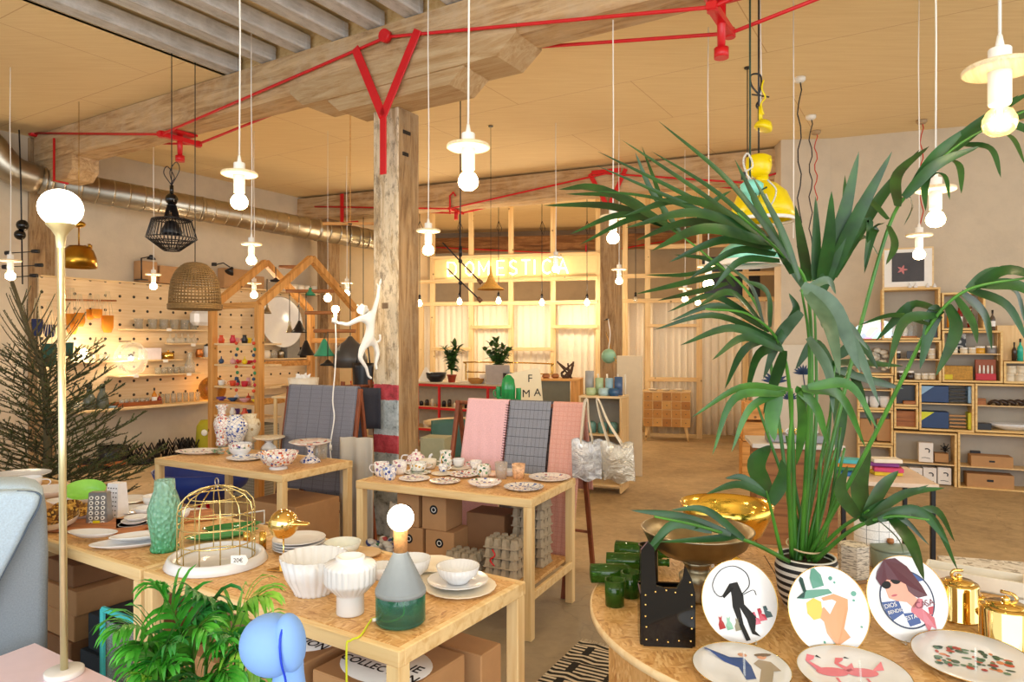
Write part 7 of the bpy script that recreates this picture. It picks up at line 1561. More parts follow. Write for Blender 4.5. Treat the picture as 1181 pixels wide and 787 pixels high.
p = P(872, 530, 8.2); solo('wooden_crate', MB().box((0, 0, .22), (.35, .3, .44)).box((0, .0, .56), (.33, .3, .22)).box((0, 0, .8), (.3, .28, .2)), M_['orange_wood_x'], 'stacked honey coloured wooden crates behind the palm', 'crate', (p.x, p.y, 0), -.2)
# book table
p = P(1018, 545, 4.9); t = thing('book_table', 'low display table with black legs and colourful books behind the palm', 'table', (p.x, p.y, 0), math.radians(-14)); zt = P(0, 552, 4.9).z
MB().box((0, .2, zt-.015), (.62, .7, .03)).obj('tabletop', plain('blush_top', '#e4cdb8', .5), t)
for sx_ in (-.28, .28):
    for sy_ in (-.12, .5): MB().box((sx_, sy_, (zt-.03)/2), (.03, .03, zt-.03)).obj('leg', M_['black'], t)
bk = ['#2f6aa8', '#e0c020', '#3c8a4c', '#c83c6c', '#e08a30', '#8a3c8a', '#48b0b8', '#e8e0d0']
bn = ['blue', 'yellow', 'green', 'crimson', 'orange', 'violet', 'turquoise', 'cream']
for i in range(8): solo('book', MB().box((0, 0, .015), (.19, .13, .028)), plain('book'+bn[i], bk[i], .5), bn[i]+' book in the little stacks on the book table', 'book', Vector((p.x-.16+.26*(i % 2), p.y+.12+.03*(i % 3), zt+.03*(i//2))), math.radians(-14+R.uniform(-8, 8)), 'books on the book table')
# ------------------------------------------------------------------ left wall: shelves, glassware, house frames
WR = TH+PI/2                                       # direction of the left wall
def wshelf(px0, px1, py, label, dep=.2, t_=.02, name='wall_shelf'):
    a_ = LW(px0, py, .1); b_ = LW(px1, py, .1); z = LW((px0+px1)/2, py, .1+dep/2).z; L = (Vector((b_.x-a_.x, b_.y-a_.y, 0))).length; c = (a_+b_)/2+A*(dep/2); c.z = z
    solo(name, MB().box((0, 0, -t_/2), (L, dep, t_)), M_['ply'], label, 'shelf', c, WR); return z
def lw(px, z, d=.18):                              # on a shelf of height z at pixel column
    b = b_at(px, -9.4+d); q = AB(-9.4+d, b); q.z = z; return q
z1 = wshelf(136, 232, 380, 'upper pegboard shelf with a row of clear tumblers')
z2 = wshelf(190, 229, 396, 'short pegboard shelf with wine glasses upside down', .18)
z3 = wshelf(72, 131, 417, 'left pegboard shelf with faceted glasses behind the brass lamp pole')
z3b = wshelf(132, 204, 415, 'middle pegboard shelf with the white box and gold teapot', .16)
z4 = wshelf(124, 171, 433, 'pegboard shelf under the clear glass globe lamp', .3)
z5 = wshelf(173, 226, 431, 'pegboard shelf with short tumblers beside a decanter')
z6 = wshelf(226, 246, 412, 'short pegboard shelf at the left post of the house frame', .2)
zc = wshelf(70, 248, 468, 'long plywood counter under the pegboard', .36, .03, 'wall_counter')
G_ = M_['clear']
def gl_row(xs, z, r, h, label, group, d=.18, m=G_, prof=None):
    for i, x in enumerate(xs): solo('drinking_glass', m_glass(r, h) if prof is None else MB().lathe(prof, seg=16), m, label, 'glass', lw(x, z, d), 0, group)
gl_row((160, 176, 189, 201, 213, 223), z1, .06, .14, 'clear tumbler in the row on the upper pegboard shelf', 'tumblers on the upper pegboard shelf')
wg = [(.035, 0), (.045, .03), (.04, .07), (.012, .09), (.008, .13), (.03, .14)]
gl_row((196, 203, 210, 217, 224), z2, 0, 0, 'small stem glass turned upside down on the short pegboard shelf', 'stem glasses on the short shelf', prof=wg)
gl_row((84, 90, 96, 102, 108, 117, 124), z3, .035, .09, 'small faceted glass on the left pegboard shelf', 'faceted glasses on the left shelf')
gl_row((182, 189, 196, 203, 210), z5, .042, .09, 'short tumbler in the row beside the decanter', 'short tumblers beside the decanter')
gl_row((186, 193, 200, 207, 214, 221, 228), zc, .035, .13, 'tall clear glass on the right half of the plywood counter', 'tall glasses on the counter', .26)
solo('decanter', MB().lathe([(0, 0), (.07, 0), (.075, .12), (.045, .18), (.03, .26), (.04, .3), (.036, .3), (.02, .25), (0, .1)], seg=20), G_, 'clear glass decanter at the right end of the tumbler shelf', 'decanter', lw(219, z5))
solo('box', MB().box((0, 0, .08), (.26, .12, .16)), plain('lilac_white_box', '#e8dce0', .6), 'pale blank box on the middle pegboard shelf', 'box', lw(173, z3b, .15), WR)
t = thing('teapot', 'small gold striped teapot on the middle pegboard shelf', 'teapot', lw(194, z3b)); MB().lathe([(0, 0), (.07, 0), (.075, .05), (.07, .09), (.03, .1), (0, .11)], seg=24, mod=flute(20, .05)).obj('body', M_['brass'], t); MB().tube([(-.06, 0, .04), (-.12, 0, .09)], .012, 6).obj('spout', M_['brass'], t); MB().ball((0, 0, .115), .014, 8).obj('knob', M_['brass'], t)
t = thing('canister', 'white canister with a black lid on the short shelf by the house frame', 'canister', lw(239, z6)); MB().lathe([(0, 0), (.05, 0), (.05, .16), (0, .16)], seg=20).obj('body', W, t); MB().lathe([(.052, .16), (.03, .19), (0, .2)], seg=20).obj('lid', M_['black'], t)
solo('jug', MB().lathe([(0, 0), (.05, 0), (.055, .06), (.04, .1), (.045, .12), (.04, .12), (0, .06)], seg=18), plain('copper_jug', '#b8743c', .3, .8), 'small copper jug left of the white canister', 'jug', lw(230, z6))
# clear pendant globe with bulb, smoked globe
p = LW(151, 414, .35); t = thing('glass_globe_lamp', 'clear glass dome lamp with a glowing bulb on the pegboard', 'lamp', p); K = p.y/F; MB().lathe([(.01, 20*K), (10*K, 18*K), (17*K, 8*K), (18*K, -2*K), (13*K, -15*K), (6*K, -18*K)], seg=32).obj('glass', G_, t); MB().ball((0, 0, 0), 2.4*K, 14).obj('bulb', M_['bulb'], t); MB().lathe([(0, 6*K), (3*K, 5*K), (2.4*K, 2*K), (0, 2*K)], seg=14).obj('socket', M_['black'], t); BULBS.append((p+Vector((.02, -.04, 0)), 9))
MB().bar((0, 0, 20*K), (-.3*A.x, -.3*A.y, 20*K), .012, .012).obj('bracket', M_['black'], t)
p = LW(245, 449, .3); t = thing('smoked_globe', 'large smoked glass globe lamp at the right end of the plywood counter', 'lamp', p); K = p.y/F; MB().ball((0, 0, 0), 15*K, 30).obj('glass', glass('smoked_amber', '#b08a4c', .02, .15), t); MB().ball((0, 0, 1*K), 2*K, 12).obj('bulb', M_['bulb'], t); MB().cyl((0, 0, -15*K), (0, 0, -8*K), 4*K, 3*K).obj('socket', M_['brass'], t); BULBS.append((p+Vector((.02, -.05, .02)), 6))
for i, x in enumerate((103, 118)):
    t = thing('carafe', ['left', 'right'][i]+' glass carafe with a dark ball stopper on the plywood counter', 'carafe', lw(x, zc, .3)); MB().lathe([(0, 0), (.07, 0), (.075, .08), (.06, .16), (.03, .22), (.035, .26)], seg=22).obj('body', glass('grey_green_glass', '#8a948c', .03, .35), t); MB().ball((0, 0, .285), .035, 14).obj('stopper', M_['black'], t)
tr2 = thing('tray', 'copper edged tray with small glasses on the plywood counter', 'tray', lw(156, zc, .25), WR); MB().box((0, 0, .012), (.62, .2, .02)).obj('tray_base', plain('whitewash', '#d8c8b0', .6), tr2); m1 = MB()
for s in (-1, 1): m1.box((0, s*.1, .03), (.63, .012, .05)); m1.box((s*.315, 0, .03), (.012, .2, .05))
m1.obj('rim', plain('copper_rim', '#a8643c', .35, .6), tr2)
gl_row((140, 146, 152, 158, 164, 170), zc+.025, .03, .07, 'small shot glass standing on the copper edged tray', 'shot glasses on the tray', .25)
solo('coaster_stack', MB().lathe([(0, 0), (.07, 0), (.07, .025), (0, .028)], seg=20), plain('slate_blue', '#8aa4b4', .6), 'blue grey dish left of the tray on the counter', 'dish', lw(129, zc, .3))
bottle(178, 462, 4, 14, amb, bl_, 'small amber bottle with a white label right of the tray', True, 0, lambda a_, b_, d_: lw(178, zc, .3)); bottle(184, 462, 3.5, 9, syr, M_['brass'], 'tiny brown bottle beside the amber bottle', False, 0, lambda a_, b_, d_: lw(184, zc, .3))
gl_row((86, 92), zc, .05, .1, 'clear cup left of the two carafes on the counter', 'clear cups by the carafes', .3)
tg_ = MB()
for i, (x, y) in enumerate(((195, 380.5), (223, 398), (191, 416.5), (157, 434), (218, 432), (122, 458))): solo('price_label', MB().box((0, 0, 0), (.07, .004, .04)), M_['paper'], ['white price label on the upper tumbler shelf edge', 'white price label under the upside-down glasses', 'white price label under the gold teapot', 'white price label under the clear glass dome', 'white price label under the decanter', 'white price label on the right carafe'][i], 'label', LW(x, y, .3 if i != 3 else .4), WR)
p = lw(97, z3, .25); t = thing('table_lamp', 'small glowing glass lamp on the left pegboard shelf', 'lamp', p); MB().lathe([(0, 0), (.04, 0), (.03, .05), (.012, .07), (0, .07)], seg=16).obj('base', G_, t); MB().ball((0, 0, .12), .045, 14).obj('bulb', M_['bulb'], t); BULBS.append((p+Vector((.03, -.06, .12)), 12))
p = LW(231, 367, .3); t = thing('wall_lamp', 'white square lampshade with rounded corners below the rattan lamp', 'lamp', p, WR); MB().box((0, 0, 0), (.26, .2, .22), ch=.05).obj('shade', W, t); MB().bar((0, .1, 0), (0, .28, 0), .02, .02).obj('bracket', M_['black'], t)
# top of the pegboard: cardboard boxes and lamp
for x, w_, h_, lb in ((168, .24, .28, 'tan cardboard box on the pegboard top behind the wire lamp'), (194, .34, .24, 'wider tan cardboard box on the pegboard top left of the rattan lamp'), (271, .5, .3, 'large tan cardboard box on top of the pegboard right of the rattan lamp'), (292, .3, .22, 'smaller cardboard box next to the large one above the house frame')):
    q = lw(x, 2.43, .12); solo('cardboard_box', MB().box((0, 0, h_/2), (w_, .16, h_)), M_['card'], lb, 'box', q, WR)
p = lw(163, 2.44, .2); m1 = MB(); m1.tube([(0, 0, 0), (0, 0, .3), (.14, 0, .34)], .01, 6); m1.lathe([(0, 0), (.09, 0), (.09, .012), (0, .012)], seg=20); m1.lathe([(.02, .36), (.06, .3), (.055, .3), (0, .34)], (.14, 0, 0), 16); solo('desk_lamp', m1, M_['black'], 'black desk lamp standing on the pegboard top', 'lamp', p, WR)
def clamp_lamp(px, py, off, label, f=1):
    p = LW(px, py, off); t = thing('clamp_lamp', label, 'lamp', p, WR); m1 = MB(); m1.tube([(-off*0, 0, .1), (.0, -.0, .08), (.12*f, -.05, .12), (.2*f, -.1, .06)], .01, 6); m1.obj('arm', M_['black'], t); M = Matrix.Rotation(.6*f, 3, 'Y'); MB().lathe([(.02, .07), (.03, .04), (.07, -.03), (.065, -.03), (.0, .05)], (.2*f, -.1, .0), 18, M=M).obj('shade', M_['black'], t); MB().box((0, .0, .09), (.05, .06, .05)).obj('clamp', M_['black'], t)
clamp_lamp(228, 256, .28, 'small black clamp lamp hanging just below the duct', -1); clamp_lamp(247, 312, .2, 'black clamp lamp on the large cardboard box', 1)
# orange and dark planters on strings
om = plain('orange_felt', '#e08a1c', .8); db = plain('navy_felt', '#27305a', .8); dg = plain('bottle_green_felt', '#1f4a44', .8); stg = plain('string', '#d8c8a4', .9)
def hanger(px, py, w, h, m, label, str_=30, off=.2):
    p = LW(px, py, off); K = p.y/F; t = thing('hanging_planter', label, 'planter', p, WR); w_, h_ = w*K/2, h*K
    MB().lathe([(0, -h_*.5), (w_*.6, -h_*.48), (w_*.95, -h_*.2), (w_, h_*.5), (w_*.93, h_*.5), (w_*.88, -h_*.15), (0, -h_*.42)], seg=22, sy=.5).obj('pouch', m, t)
    m1 = MB()
    for s in (-1, -.4, .4, 1): m1.tube([(s*w_*.95, 0, h_*.45), (s*w_*.3, 0, h_*.5+str_*K)], .004, 4)
    m1.obj('strings', stg, t)
hanger(83, 374, 13, 24, om, 'orange hanging pouch, lowest on the left of the pegboard'); hanger(92, 369, 12, 16, om, 'orange hanging pouch overlapping the lowest left one', 22, .28); hanger(104, 363, 9, 12, om, 'small orange hanging pouch, left of the middle pair', 17, .2)
hanger(112, 362, 12, 11, om, 'small orange hanging pouch, right of the middle pair', 17, .28); hanger(124, 374, 14, 20, om, 'orange hanging pouch at the right end of the group', 28)
q0, q1 = LW(76, 346, .2), LW(134, 347, .2); solo('hanging_rod', MB().cyl((0, 0, 0), q1-q0, .012), M_['dark_wood'], 'thin wooden rod holding the orange pouches', 'rod', q0)
hanger(43, 378, 12, 20, db, 'navy hanging pouch among the bare tree tips', 24, .5); hanger(57, 382, 13, 15, db, 'navy hanging pouch right of the other navy pouch', 26, .5); hanger(57, 410, 16, 27, dg, 'dark green hanging pouch, the big lower one', 26, .6); hanger(78, 403, 13, 16, dg, 'dark green hanging pouch right of the brass lamp pole', 20, .5)
# floor baskets
def fbasket(px, py, r, h, m, label, zig=False, m2=None):
    p = LW(px, 500, .45); p.z = 0; t = thing('basket', label, 'basket', p)
    if zig:
        m1 = MB()
        for q in range(3):
            for k in range(14): a = 2*PI*k/14; b_ = a+PI/14; c_ = a+PI/7; z0, z1 = h*q/3, h*(q+1)/3; rr = r*(.8+.2*q/2); m1.tube([(rr*math.cos(a), rr*math.sin(a), z0), (rr*1.04*math.cos(b_), rr*1.04*math.sin(b_), z1+.02), (rr*math.cos(c_), rr*math.sin(c_), z0)], .011, 5)
        m1.obj('wire_body', m, t); MB().lathe([(0, .01), (r*.8, .01), (r*.8, .04), (0, .03)], seg=28).obj('base', m, t)
    else:
        MB().lathe([(0, 0), (r*.8, 0), (r*.95, h*.5)], seg=28).obj('lower_body', m, t); MB().lathe([(r*.955, h*.5), (r, h), (r*.96, h), (r*.7, .03), (0, .02)], seg=28).obj('rim', m2 or m, t)
orb = NT('orange_black_bands'); s_ = orb.n('SeparateXYZ'); orb.l(orb.n('TexCoord').outputs['Object'], s_.inputs[0]); orb.set(orb.mix(orb.math('LESS_THAN', orb.math('FRACT', orb.math('ADD', orb.math('MULTIPLY', s_.outputs[2], 9), .1)), .5), C('#c87844'), C('#241c20')), .9)
fbasket(130, 530, .17, .28, orb.m, 'black and orange banded felt basket on the floor', False, M_['black']); fbasket(103, 530, .13, .14, orb.m, 'low orange and black basket behind the spruce')
fbasket(165, 530, .21, .22, M_['black'], 'round black zigzag wire basket on the floor under the counter', True); fbasket(203, 522, .2, .24, M_['black'], 'black zigzag wire basket, middle of three under the counter', True); fbasket(222, 518, .17, .22, M_['black'], 'black zigzag wire basket nearest the house frame', True)
lg = plain('lime_fabric', '#a8a020', .8); p = LW(240, 505, .6); p.z = .0; t = thing('pouf', 'lime green cushion with a white spot beside the black baskets', 'cushion', p); MB().lathe([(0, 0), (.14, 0), (.17, .1), (.15, .42), (.1, .5), (0, .51)], seg=24).obj('cushion_body', lg, t); MB().ball((.02, -.165, .34), .045, 12, (1, .2, 1)).obj('spot', M_['white_paint'], t)
# blue bucket chair thing under the vase table
p = P(235, 560, 6.2); t = thing('tub_chair', 'blue tub chair on red legs behind the vase table', 'chair', (p.x, p.y, 0)); bch = plain('royal_blue', '#1c3c9c', .5)
MB().lathe([(0, .2), (.2, .2), (.36, .32), (.42, .47), (.4, .47), (.34, .34), (.19, .23), (0, .23)], seg=36).obj('tub_shell', bch, t)
for a in range(4): MB().cyl((.25*math.cos(a*PI/2+.6), .25*math.sin(a*PI/2+.6), 0), (.16*math.cos(a*PI/2+.6), .16*math.sin(a*PI/2+.6), .22), .016).obj('leg', M_['red'], t)

# house frame
hp = Vector((-2.55, 7.0, 0)); hf = thing('house_frame', 'gabled wooden house frame used as an open display stand', 'frame', hp, TH)
hz, ha = 1.98, 2.52; wdt = 1.36; ln_ = -.75; o_ = M_['orange_wood']; ox = M_['orange_wood_x']
for x in (0, ln_):
    for y in (0, wdt): MB().box((x, y, hz/2), (.07, .07, hz)).obj('post', o_, hf)
    for y0, y1 in ((0, wdt/2), (wdt, wdt/2)): MB().bar((x, y0, hz-.0), (x, y1, ha), .07, .075, (1, 0, 0)).obj('rafter', o_, hf)
for y, z in ((0, 1.98), (wdt, 1.62)): MB().bar((0, y, z), (ln_, y, z), .05, .06).obj('side_beam', ox, hf)
MB().bar((0, wdt, 1.0), (0, 0, 1.0), .04, .06).obj('cross_beam', ox, hf)
MB().bar((ln_, wdt, 1.35), (ln_, .3, 1.35), .04, .06).obj('cross_beam', ox, hf)
for i, z in enumerate((1.58, 1.36, 1.13, .97, .82)):
    MB().box((ln_/2, .15, z), (-ln_-.07, .32, .02)).obj('shelf', ox if i == 3 else M_['ply'], hf)
def hl(x, y, z): return hp+A*x+B*y+Vector((0, 0, z))
# small things on its shelves
deco = [('#d84c28', 'orange'), ('#f0d020', 'yellow'), ('#d0d8dc', 'pale grey'), ('#2c4a6c', 'navy'), ('#c8283c', 'red'), ('#3c8a5a', 'green'), ('#f0ece4', 'white'), ('#e0a8a8', 'pink'), ('#202024', 'black'), ('#6a4a8c', 'violet')]
dmat = [plain('deco_'+n_, h_, .35) for h_, n_ in deco]
def trinket(kind, p, m, label, s=1):
    if kind == 0: mb_ = MB().lathe([(0, 0), (.03*s, 0), (.035*s, .04*s), (.02*s, .07*s), (.022*s, .09*s), (0, .09*s)], seg=16)
    elif kind == 1: mb_ = MB().ball((0, 0, .03*s), .03*s, 14).cyl((0, 0, .05*s), (0, 0, .085*s), .006*s)
    elif kind == 2: mb_ = m_cup(.035*s, .06*s); handle(mb_, .033*s, .015*s, .05*s, .02*s, .003, .4)
    else: mb_ = m_bowl(.055*s, .04*s)
    solo(['bottle_vase', 'ornament', 'mug', 'bowl'][kind], mb_, m, label, ['vase', 'ornament', 'mug', 'bowl'][kind], p, R.random()*6)
lvn = ['top', 'second', 'third', 'fourth', 'lowest']; cntr = {}
for li, z in enumerate((1.591, 1.371, 1.141, .981, .831)):
    n = 7
    for j in range(n):
        mi = (li*3+j*7) % 10; kd = (li+j*2) % 4
        nm2 = ['bottle vase', 'ball ornament', 'mug', 'bowl'][kd]
        trinket(kd, hl(ln_+.09+j*(.57/(n-1)), .04+.12*(j % 2), z), dmat[mi], '%s %s on the %s shelf of the house frame, %s from the left' % (deco[mi][1], nm2, lvn[li], ['first', 'second', 'third', 'fourth', 'fifth', 'sixth', 'seventh'][j]), .95)
# pompom garlands on the posts
for k_, (x, lbl) in enumerate(((-.03, 'garland of tiny coloured pompoms on the front house post'), (-.3, 'garland of tiny coloured pompoms hanging between the house posts'))):
    t = thing('pompom_garland', lbl, 'garland', hl(x, -.045, 1.62)); m1 = MB(); m1.tube([(0, 0, 0), (0, 0, -.55)], .002, 4); m1.obj('string', stg, t)
    for i in range(9): MB().ball((.012*(i % 2), 0, -.03-.06*i), .018, 8).obj('pompom', dmat[(0, 5, 3, 4)[i % 4]], t)
# shelves behind on the pegboard further right with items
z7 = wshelf(300, 366, 413, 'long shelf on the pegboard inside the house frame with a grey box', .24); z8 = wshelf(258, 384, 336, 'high shelf above the pegboard with white cups', .3); z9 = wshelf(302, 362, 443, 'lower shelf on the pegboard behind the ladder rack', .22)
for i, x in enumerate((330, 338, 346, 354, 362, 370)): solo('cup', m_cup(.075, .13), CR, ['leftmost', 'second', 'third', 'fourth', 'fifth', 'rightmost'][i]+' cream cup on the high shelf above the pegboard', 'cup', lw(x, z8, .25), 0, 'cream cups on the high shelf')
q = lw(335, z7, .2); solo('box', MB().box((0, 0, .17), (.26, .16, .34)), plain('grey_card', '#8c8880', .8), 'plain grey box on the shelf inside the house frame', 'box', q, WR)
t = thing('kettle', 'black coffee pot right of the plain grey box', 'kettle', lw(347, z7, .2)); MB().lathe([(0, 0), (.09, 0), (.08, .1), (.06, .17), (0, .18)], seg=22).obj('body', M_['black'], t); handle(MB(), .07, .02, .15, .06, .01, PI).obj('handle', M_['black'], t)
for i, x in enumerate((308, 316, 324)): solo('jar', MB().lathe([(0, 0), (.05, 0), (.05, .1), (.03, .13), (0, .13)], seg=16), [CR, M_['clear'], M_['steel']][i], ['cream', 'clear', 'grey'][i]+' jar on the shelf inside the house frame', 'jar', lw(x, z7, .2))
solo('platter', MB().lathe([(0, 0), (.3, 0), (.42, .06), (.4, .06), (.29, .012), (0, .012)], (0, 0, 0), 36, M=Matrix.Rotation(PI/2-.1, 3, 'X')), W, 'big round white dish leaning inside the house frame', 'dish', LW(323, 372, .25), WR)
def dome(px, py, Y, r, h, m, label, zt, cup_=True):
    p = P(px, py, Y); K = Y/F; t = thing('dome_lamp', label, 'lamp', p); MB().lathe([(1.5*K, h*K), (r*.35*K, h*.75*K), (r*.55*K, h*.45*K), (r*.95*K, h*.08*K), (r*K, 0), (r*.9*K, .02), (0, h*.6*K)], seg=26).obj('shade', m, t); MB().tube([(0, 0, h*K), (0, 0, zt-p.z)], .005, 6).obj('cord', M_['black'], t)
grl = plain('enamel_green', '#3c9a74', .3)
m1 = MB(); c0, c1 = hl(-.9, .5, 2.2), hl(.9, .9, 2.2)
rods = [((322, 308), (352, 306), 7.9, 'high wooden rod inside the house gable with clipped lamps'), ((330, 336), (385, 336), 7.9, 'second wooden rod inside the house gable holding the small black lamps'), ((352, 361), (392, 361), 7.7, 'third wooden rod at the right house post'), ((362, 382), (410, 379), 7.5, 'lowest wooden rod at the right holding the green dome lamp')]
for a_, b_, Y, lb in rods:
    q0, q1 = P(*a_, Y), P(*b_, Y); q1.z = q0.z; m2 = MB(); m2.cyl((0, 0, 0), q1-q0, .02); solo('hanging_rod', m2, M_['dark_wood'], lb, 'rod', q0)
dome(345, 384, 7.9, 9, 14, M_['black'], 'black dome lamp hanging in the middle of the house frame', P(0, 338, 7.9).z); dome(353, 410, 7.8, 10, 17, M_['black'], 'lower black dome lamp above the grey box shelf', P(0, 338, 7.8).z)
dome(374, 411, 7.5, 12, 20, grl, 'emerald green dome lamp at the right house post', P(0, 383, 7.5).z); dome(378, 422, 7.3, 9, 7, M_['black'], 'flat black saucer lamp below the emerald lamp', P(0, 383, 7.5).z); dome(334, 384, 7.9, 4, 13, M_['old_brass'], 'slim bronze cone lamp beside the black dome', P(0, 338, 7.9).z)
dome(308, 362, 7.6, 5, 10, M_['old_brass'], 'small copper drop lamp at the left of the house interior', P(0, 322, 7.6).z)
dome(358, 341, 7.9, 6, 9, grl, 'small green spot lamp clipped on the second rod', P(0, 330, 7.9).z); dome(318, 325, 7.9, 7, 4, M_['black'], 'small black hat lamp near the gable', P(0, 308, 7.9).z)
p = P(378, 344, 8.2); t = thing('pendant_bulb', 'bare glowing bulb inside the right side of the house gable', 'lamp', p); MB().ball((0, 0, 0), .045, 14).obj('bulb', M_['bulb'], t); MB().cyl((0, 0, .04), (0, 0, .1), .02).tube([(0, 0, .1), (0, 0, CEIL-p.z)], .003, 5).obj('cord', M_['white_cord'], t); BULBS.append((p, 8))
# scalloped bowl on a pale stand and stools by the rack
p = P(350, 452, 6.9); t = thing('shell_bowl', 'cream scalloped bowl with paper flowers behind the ladder rack', 'bowl', p); MB().lathe([(0, -.11), (.06, -.1), (.13, -.03), (.14, .06), (.13, .06), (.1, -.02), (0, -.06)], (0, 0, .08), 36, mod=flute(10, .08)).obj('bowl_body', CR, t); m1 = MB()
for i in range(10): m1.leaf((R.uniform(-.08, .08), R.uniform(-.05, .05), .12), (R.uniform(-1, 1), R.uniform(-1, 1), 1), (0, 1, 0), .08, .04, .2, 4)
m1.obj('paper_flowers', M_['paper'], t); z_ = p.z-.031
q = thing('side_table', 'small plywood stand under the scalloped bowl', 'table', (p.x, p.y, 0)); MB().box((0, 0, z_-.01), (.5, .4, .02)).obj('tabletop', M_['ply'], q)
for sx_ in (-.22, .22):
    for sy_ in (-.17, .17): MB().box((sx_, sy_, (z_-.02)/2), (.03, .03, z_-.02)).obj('leg', M_['pine_z'], q)
# tall cabinet stand with the woven front below the house shelves
solo('woven_chest', MB().box((0, 0, .375), (.62, .3, .75), ch=.01), textile('woven_grey', '#aaa79a', '#8c897c', .03, .03, .3), 'grey woven chest standing under the house frame shelves', 'chest', hl(ln_/2, .16, 0), TH)

# monkey lamp climbing the post
p = P(425, 385, 5.5); K = 5.5/F; t = thing('monkey_lamp', 'white monkey figure climbing the central post and holding a lit bulb', 'lamp', p)
def q(x, y, d=0): return Vector(((x-425)*K, d, -(y-385)*K))
wm_ = M_['white_paint']
me = bpy.data.meshes.new('body'); 
V = [q(425, 392), q(427, 380), q(427, 368), q(423, 360), q(417, 357, -.02),   # 0 pelvis 1 belly 2 chest 3 neck 4 head
     q(431, 358, .02), q(435, 343, .03), q(436.5, 328, .03),                   # 5 sh 6 elbow 7 hand up
     q(417, 368, -.06), q(405, 375, -.1), q(393, 373, -.1), q(389, 369, -.1),   # 8 sh 9 elbow 10 wrist 11 hand
     q(419, 402, -.04), q(417, 413, -.06), q(423, 424, -.02), q(425, 434, .0), q(429, 437, 0),  # 12.. leg left
     q(431, 397, .06), q(434, 408, .07), q(432, 420, .05), q(433, 427, .05),   # other leg
     q(414, 359, -.05)]                                                        # muzzle
E = [(0, 1), (1, 2), (2, 3), (3, 4), (4, 21), (2, 5), (5, 6), (6, 7), (2, 8), (8, 9), (9, 10), (10, 11), (0, 12), (12, 13), (13, 14), (14, 15), (15, 16), (0, 17), (17, 18), (18, 19), (19, 20)]
me.from_pydata([tuple(v) for v in V], E, []); bo_ = bpy.data.objects.new('body', me); COL.objects.link(bo_); bo_.parent = t
sk = bo_.modifiers.new('skin', 'SKIN'); sk.use_smooth_shade = True
rad = [.04, .036, .044, .024, .047, .022, .015, .011, .024, .016, .011, .014, .028, .02, .013, .011, .009, .026, .018, .012, .01, .024]
for i, r_ in enumerate(rad): me.skin_vertices[0].data[i].radius = (r_, r_)
me.skin_vertices[0].data[0].use_root = True
sb = bo_.modifiers.new('sub', 'SUBSURF'); sb.levels = 2; sb.render_levels = 2; me.materials.append(wm_)
m1 = MB()
for i in range(4): a = .5*i-.8; m1.tube(spline([q(437, 329, .03), q(437+2*math.cos(a+1), 325, .03+.008*i-.012), q(438.5, 322-i*.3, .03+.008*i-.012)], 6), .0045, 6)
m1.tube([q(435.5, 331, .03), q(434, 327, .03)], .0045, 6); m1.obj('upper_hand', wm_, t)
m1 = MB()
for i in range(4): m1.tube(spline([q(389, 369+i*1.2, -.1), q(387.5, 368.5+i*1.2, -.12), q(389.5, 368+i*1.2, -.13), q(391.5, 368.5+i*1.2, -.12)], 8), .0045, 6)
m1.tube([q(391, 366, -.1), q(390, 363.5, -.11)], .0045, 6); m1.obj('holding_hand', wm_, t)
m1 = MB(); m1.ball(q(421, 354, .035), .014, 10, (1, .5, 1)); m1.ball(q(415, 353, -.07), .008, 8); m1.obj('ear', wm_, t)
m1 = MB(); m1.tube(spline([q(427, 396, .04), q(433, 395, .05), q(437, 392, .05), q(437, 386, .04)], 12), .009, 8); m1.obj('tail', wm_, t)
m1 = MB(); m1.ball(q(412.6, 357, -.068), .003, 6); m1.ball(q(415.3, 356.4, -.084), .003, 6); m1.obj('eye', M_['ink'], t)
m1 = MB(); m1.cyl(q(391, 374, -.11), q(391, 362, -.11), .011, .013); m1.obj('torch', wm_, t); m1 = MB(); m1.ball(q(391, 357.5, -.11), .03, 16); m1.obj('bulb', M_['bulb'], t); BULBS.append((p+q(391, 357.5, -.13), 5))
m1 = MB(); m1.tube(spline([q(391, 374, -.11), q(392, 400, -.12), q(391, 430, -.13), q(389, 460, -.14), q(391, 480, -.15), q(387, 510, -.16), q(388, 528, -.16)], 40), .0055, 6); m1.cyl(q(387.4, 510, -.16), q(387.6, 516, -.16), .011); m1.obj('flex', M_['white_cord'], t)
# black cloth bag behind
p = P(419, 432, 7.2); m1 = MB(); m1.grid(lambda u, v: ((u-.5)*.2*(1-.15*v), -.05*math.sin(PI*u), .12-.36*v), 8, 8, True, .02); m1.tube(spline([(-.07, 0, .1), (-.04, 0, .3), (.04, 0, .3), (.07, 0, .1)], 12), .008, 6); m1.tube([(0, 0, .3), (0, 0, 2.9-p.z)], .004, 5); solo('cloth_bag', m1, M_['black'], 'black cloth bag hanging behind the monkey figure', 'bag', p)
p2 = hl(-.05, wdt-.06, 1.2)
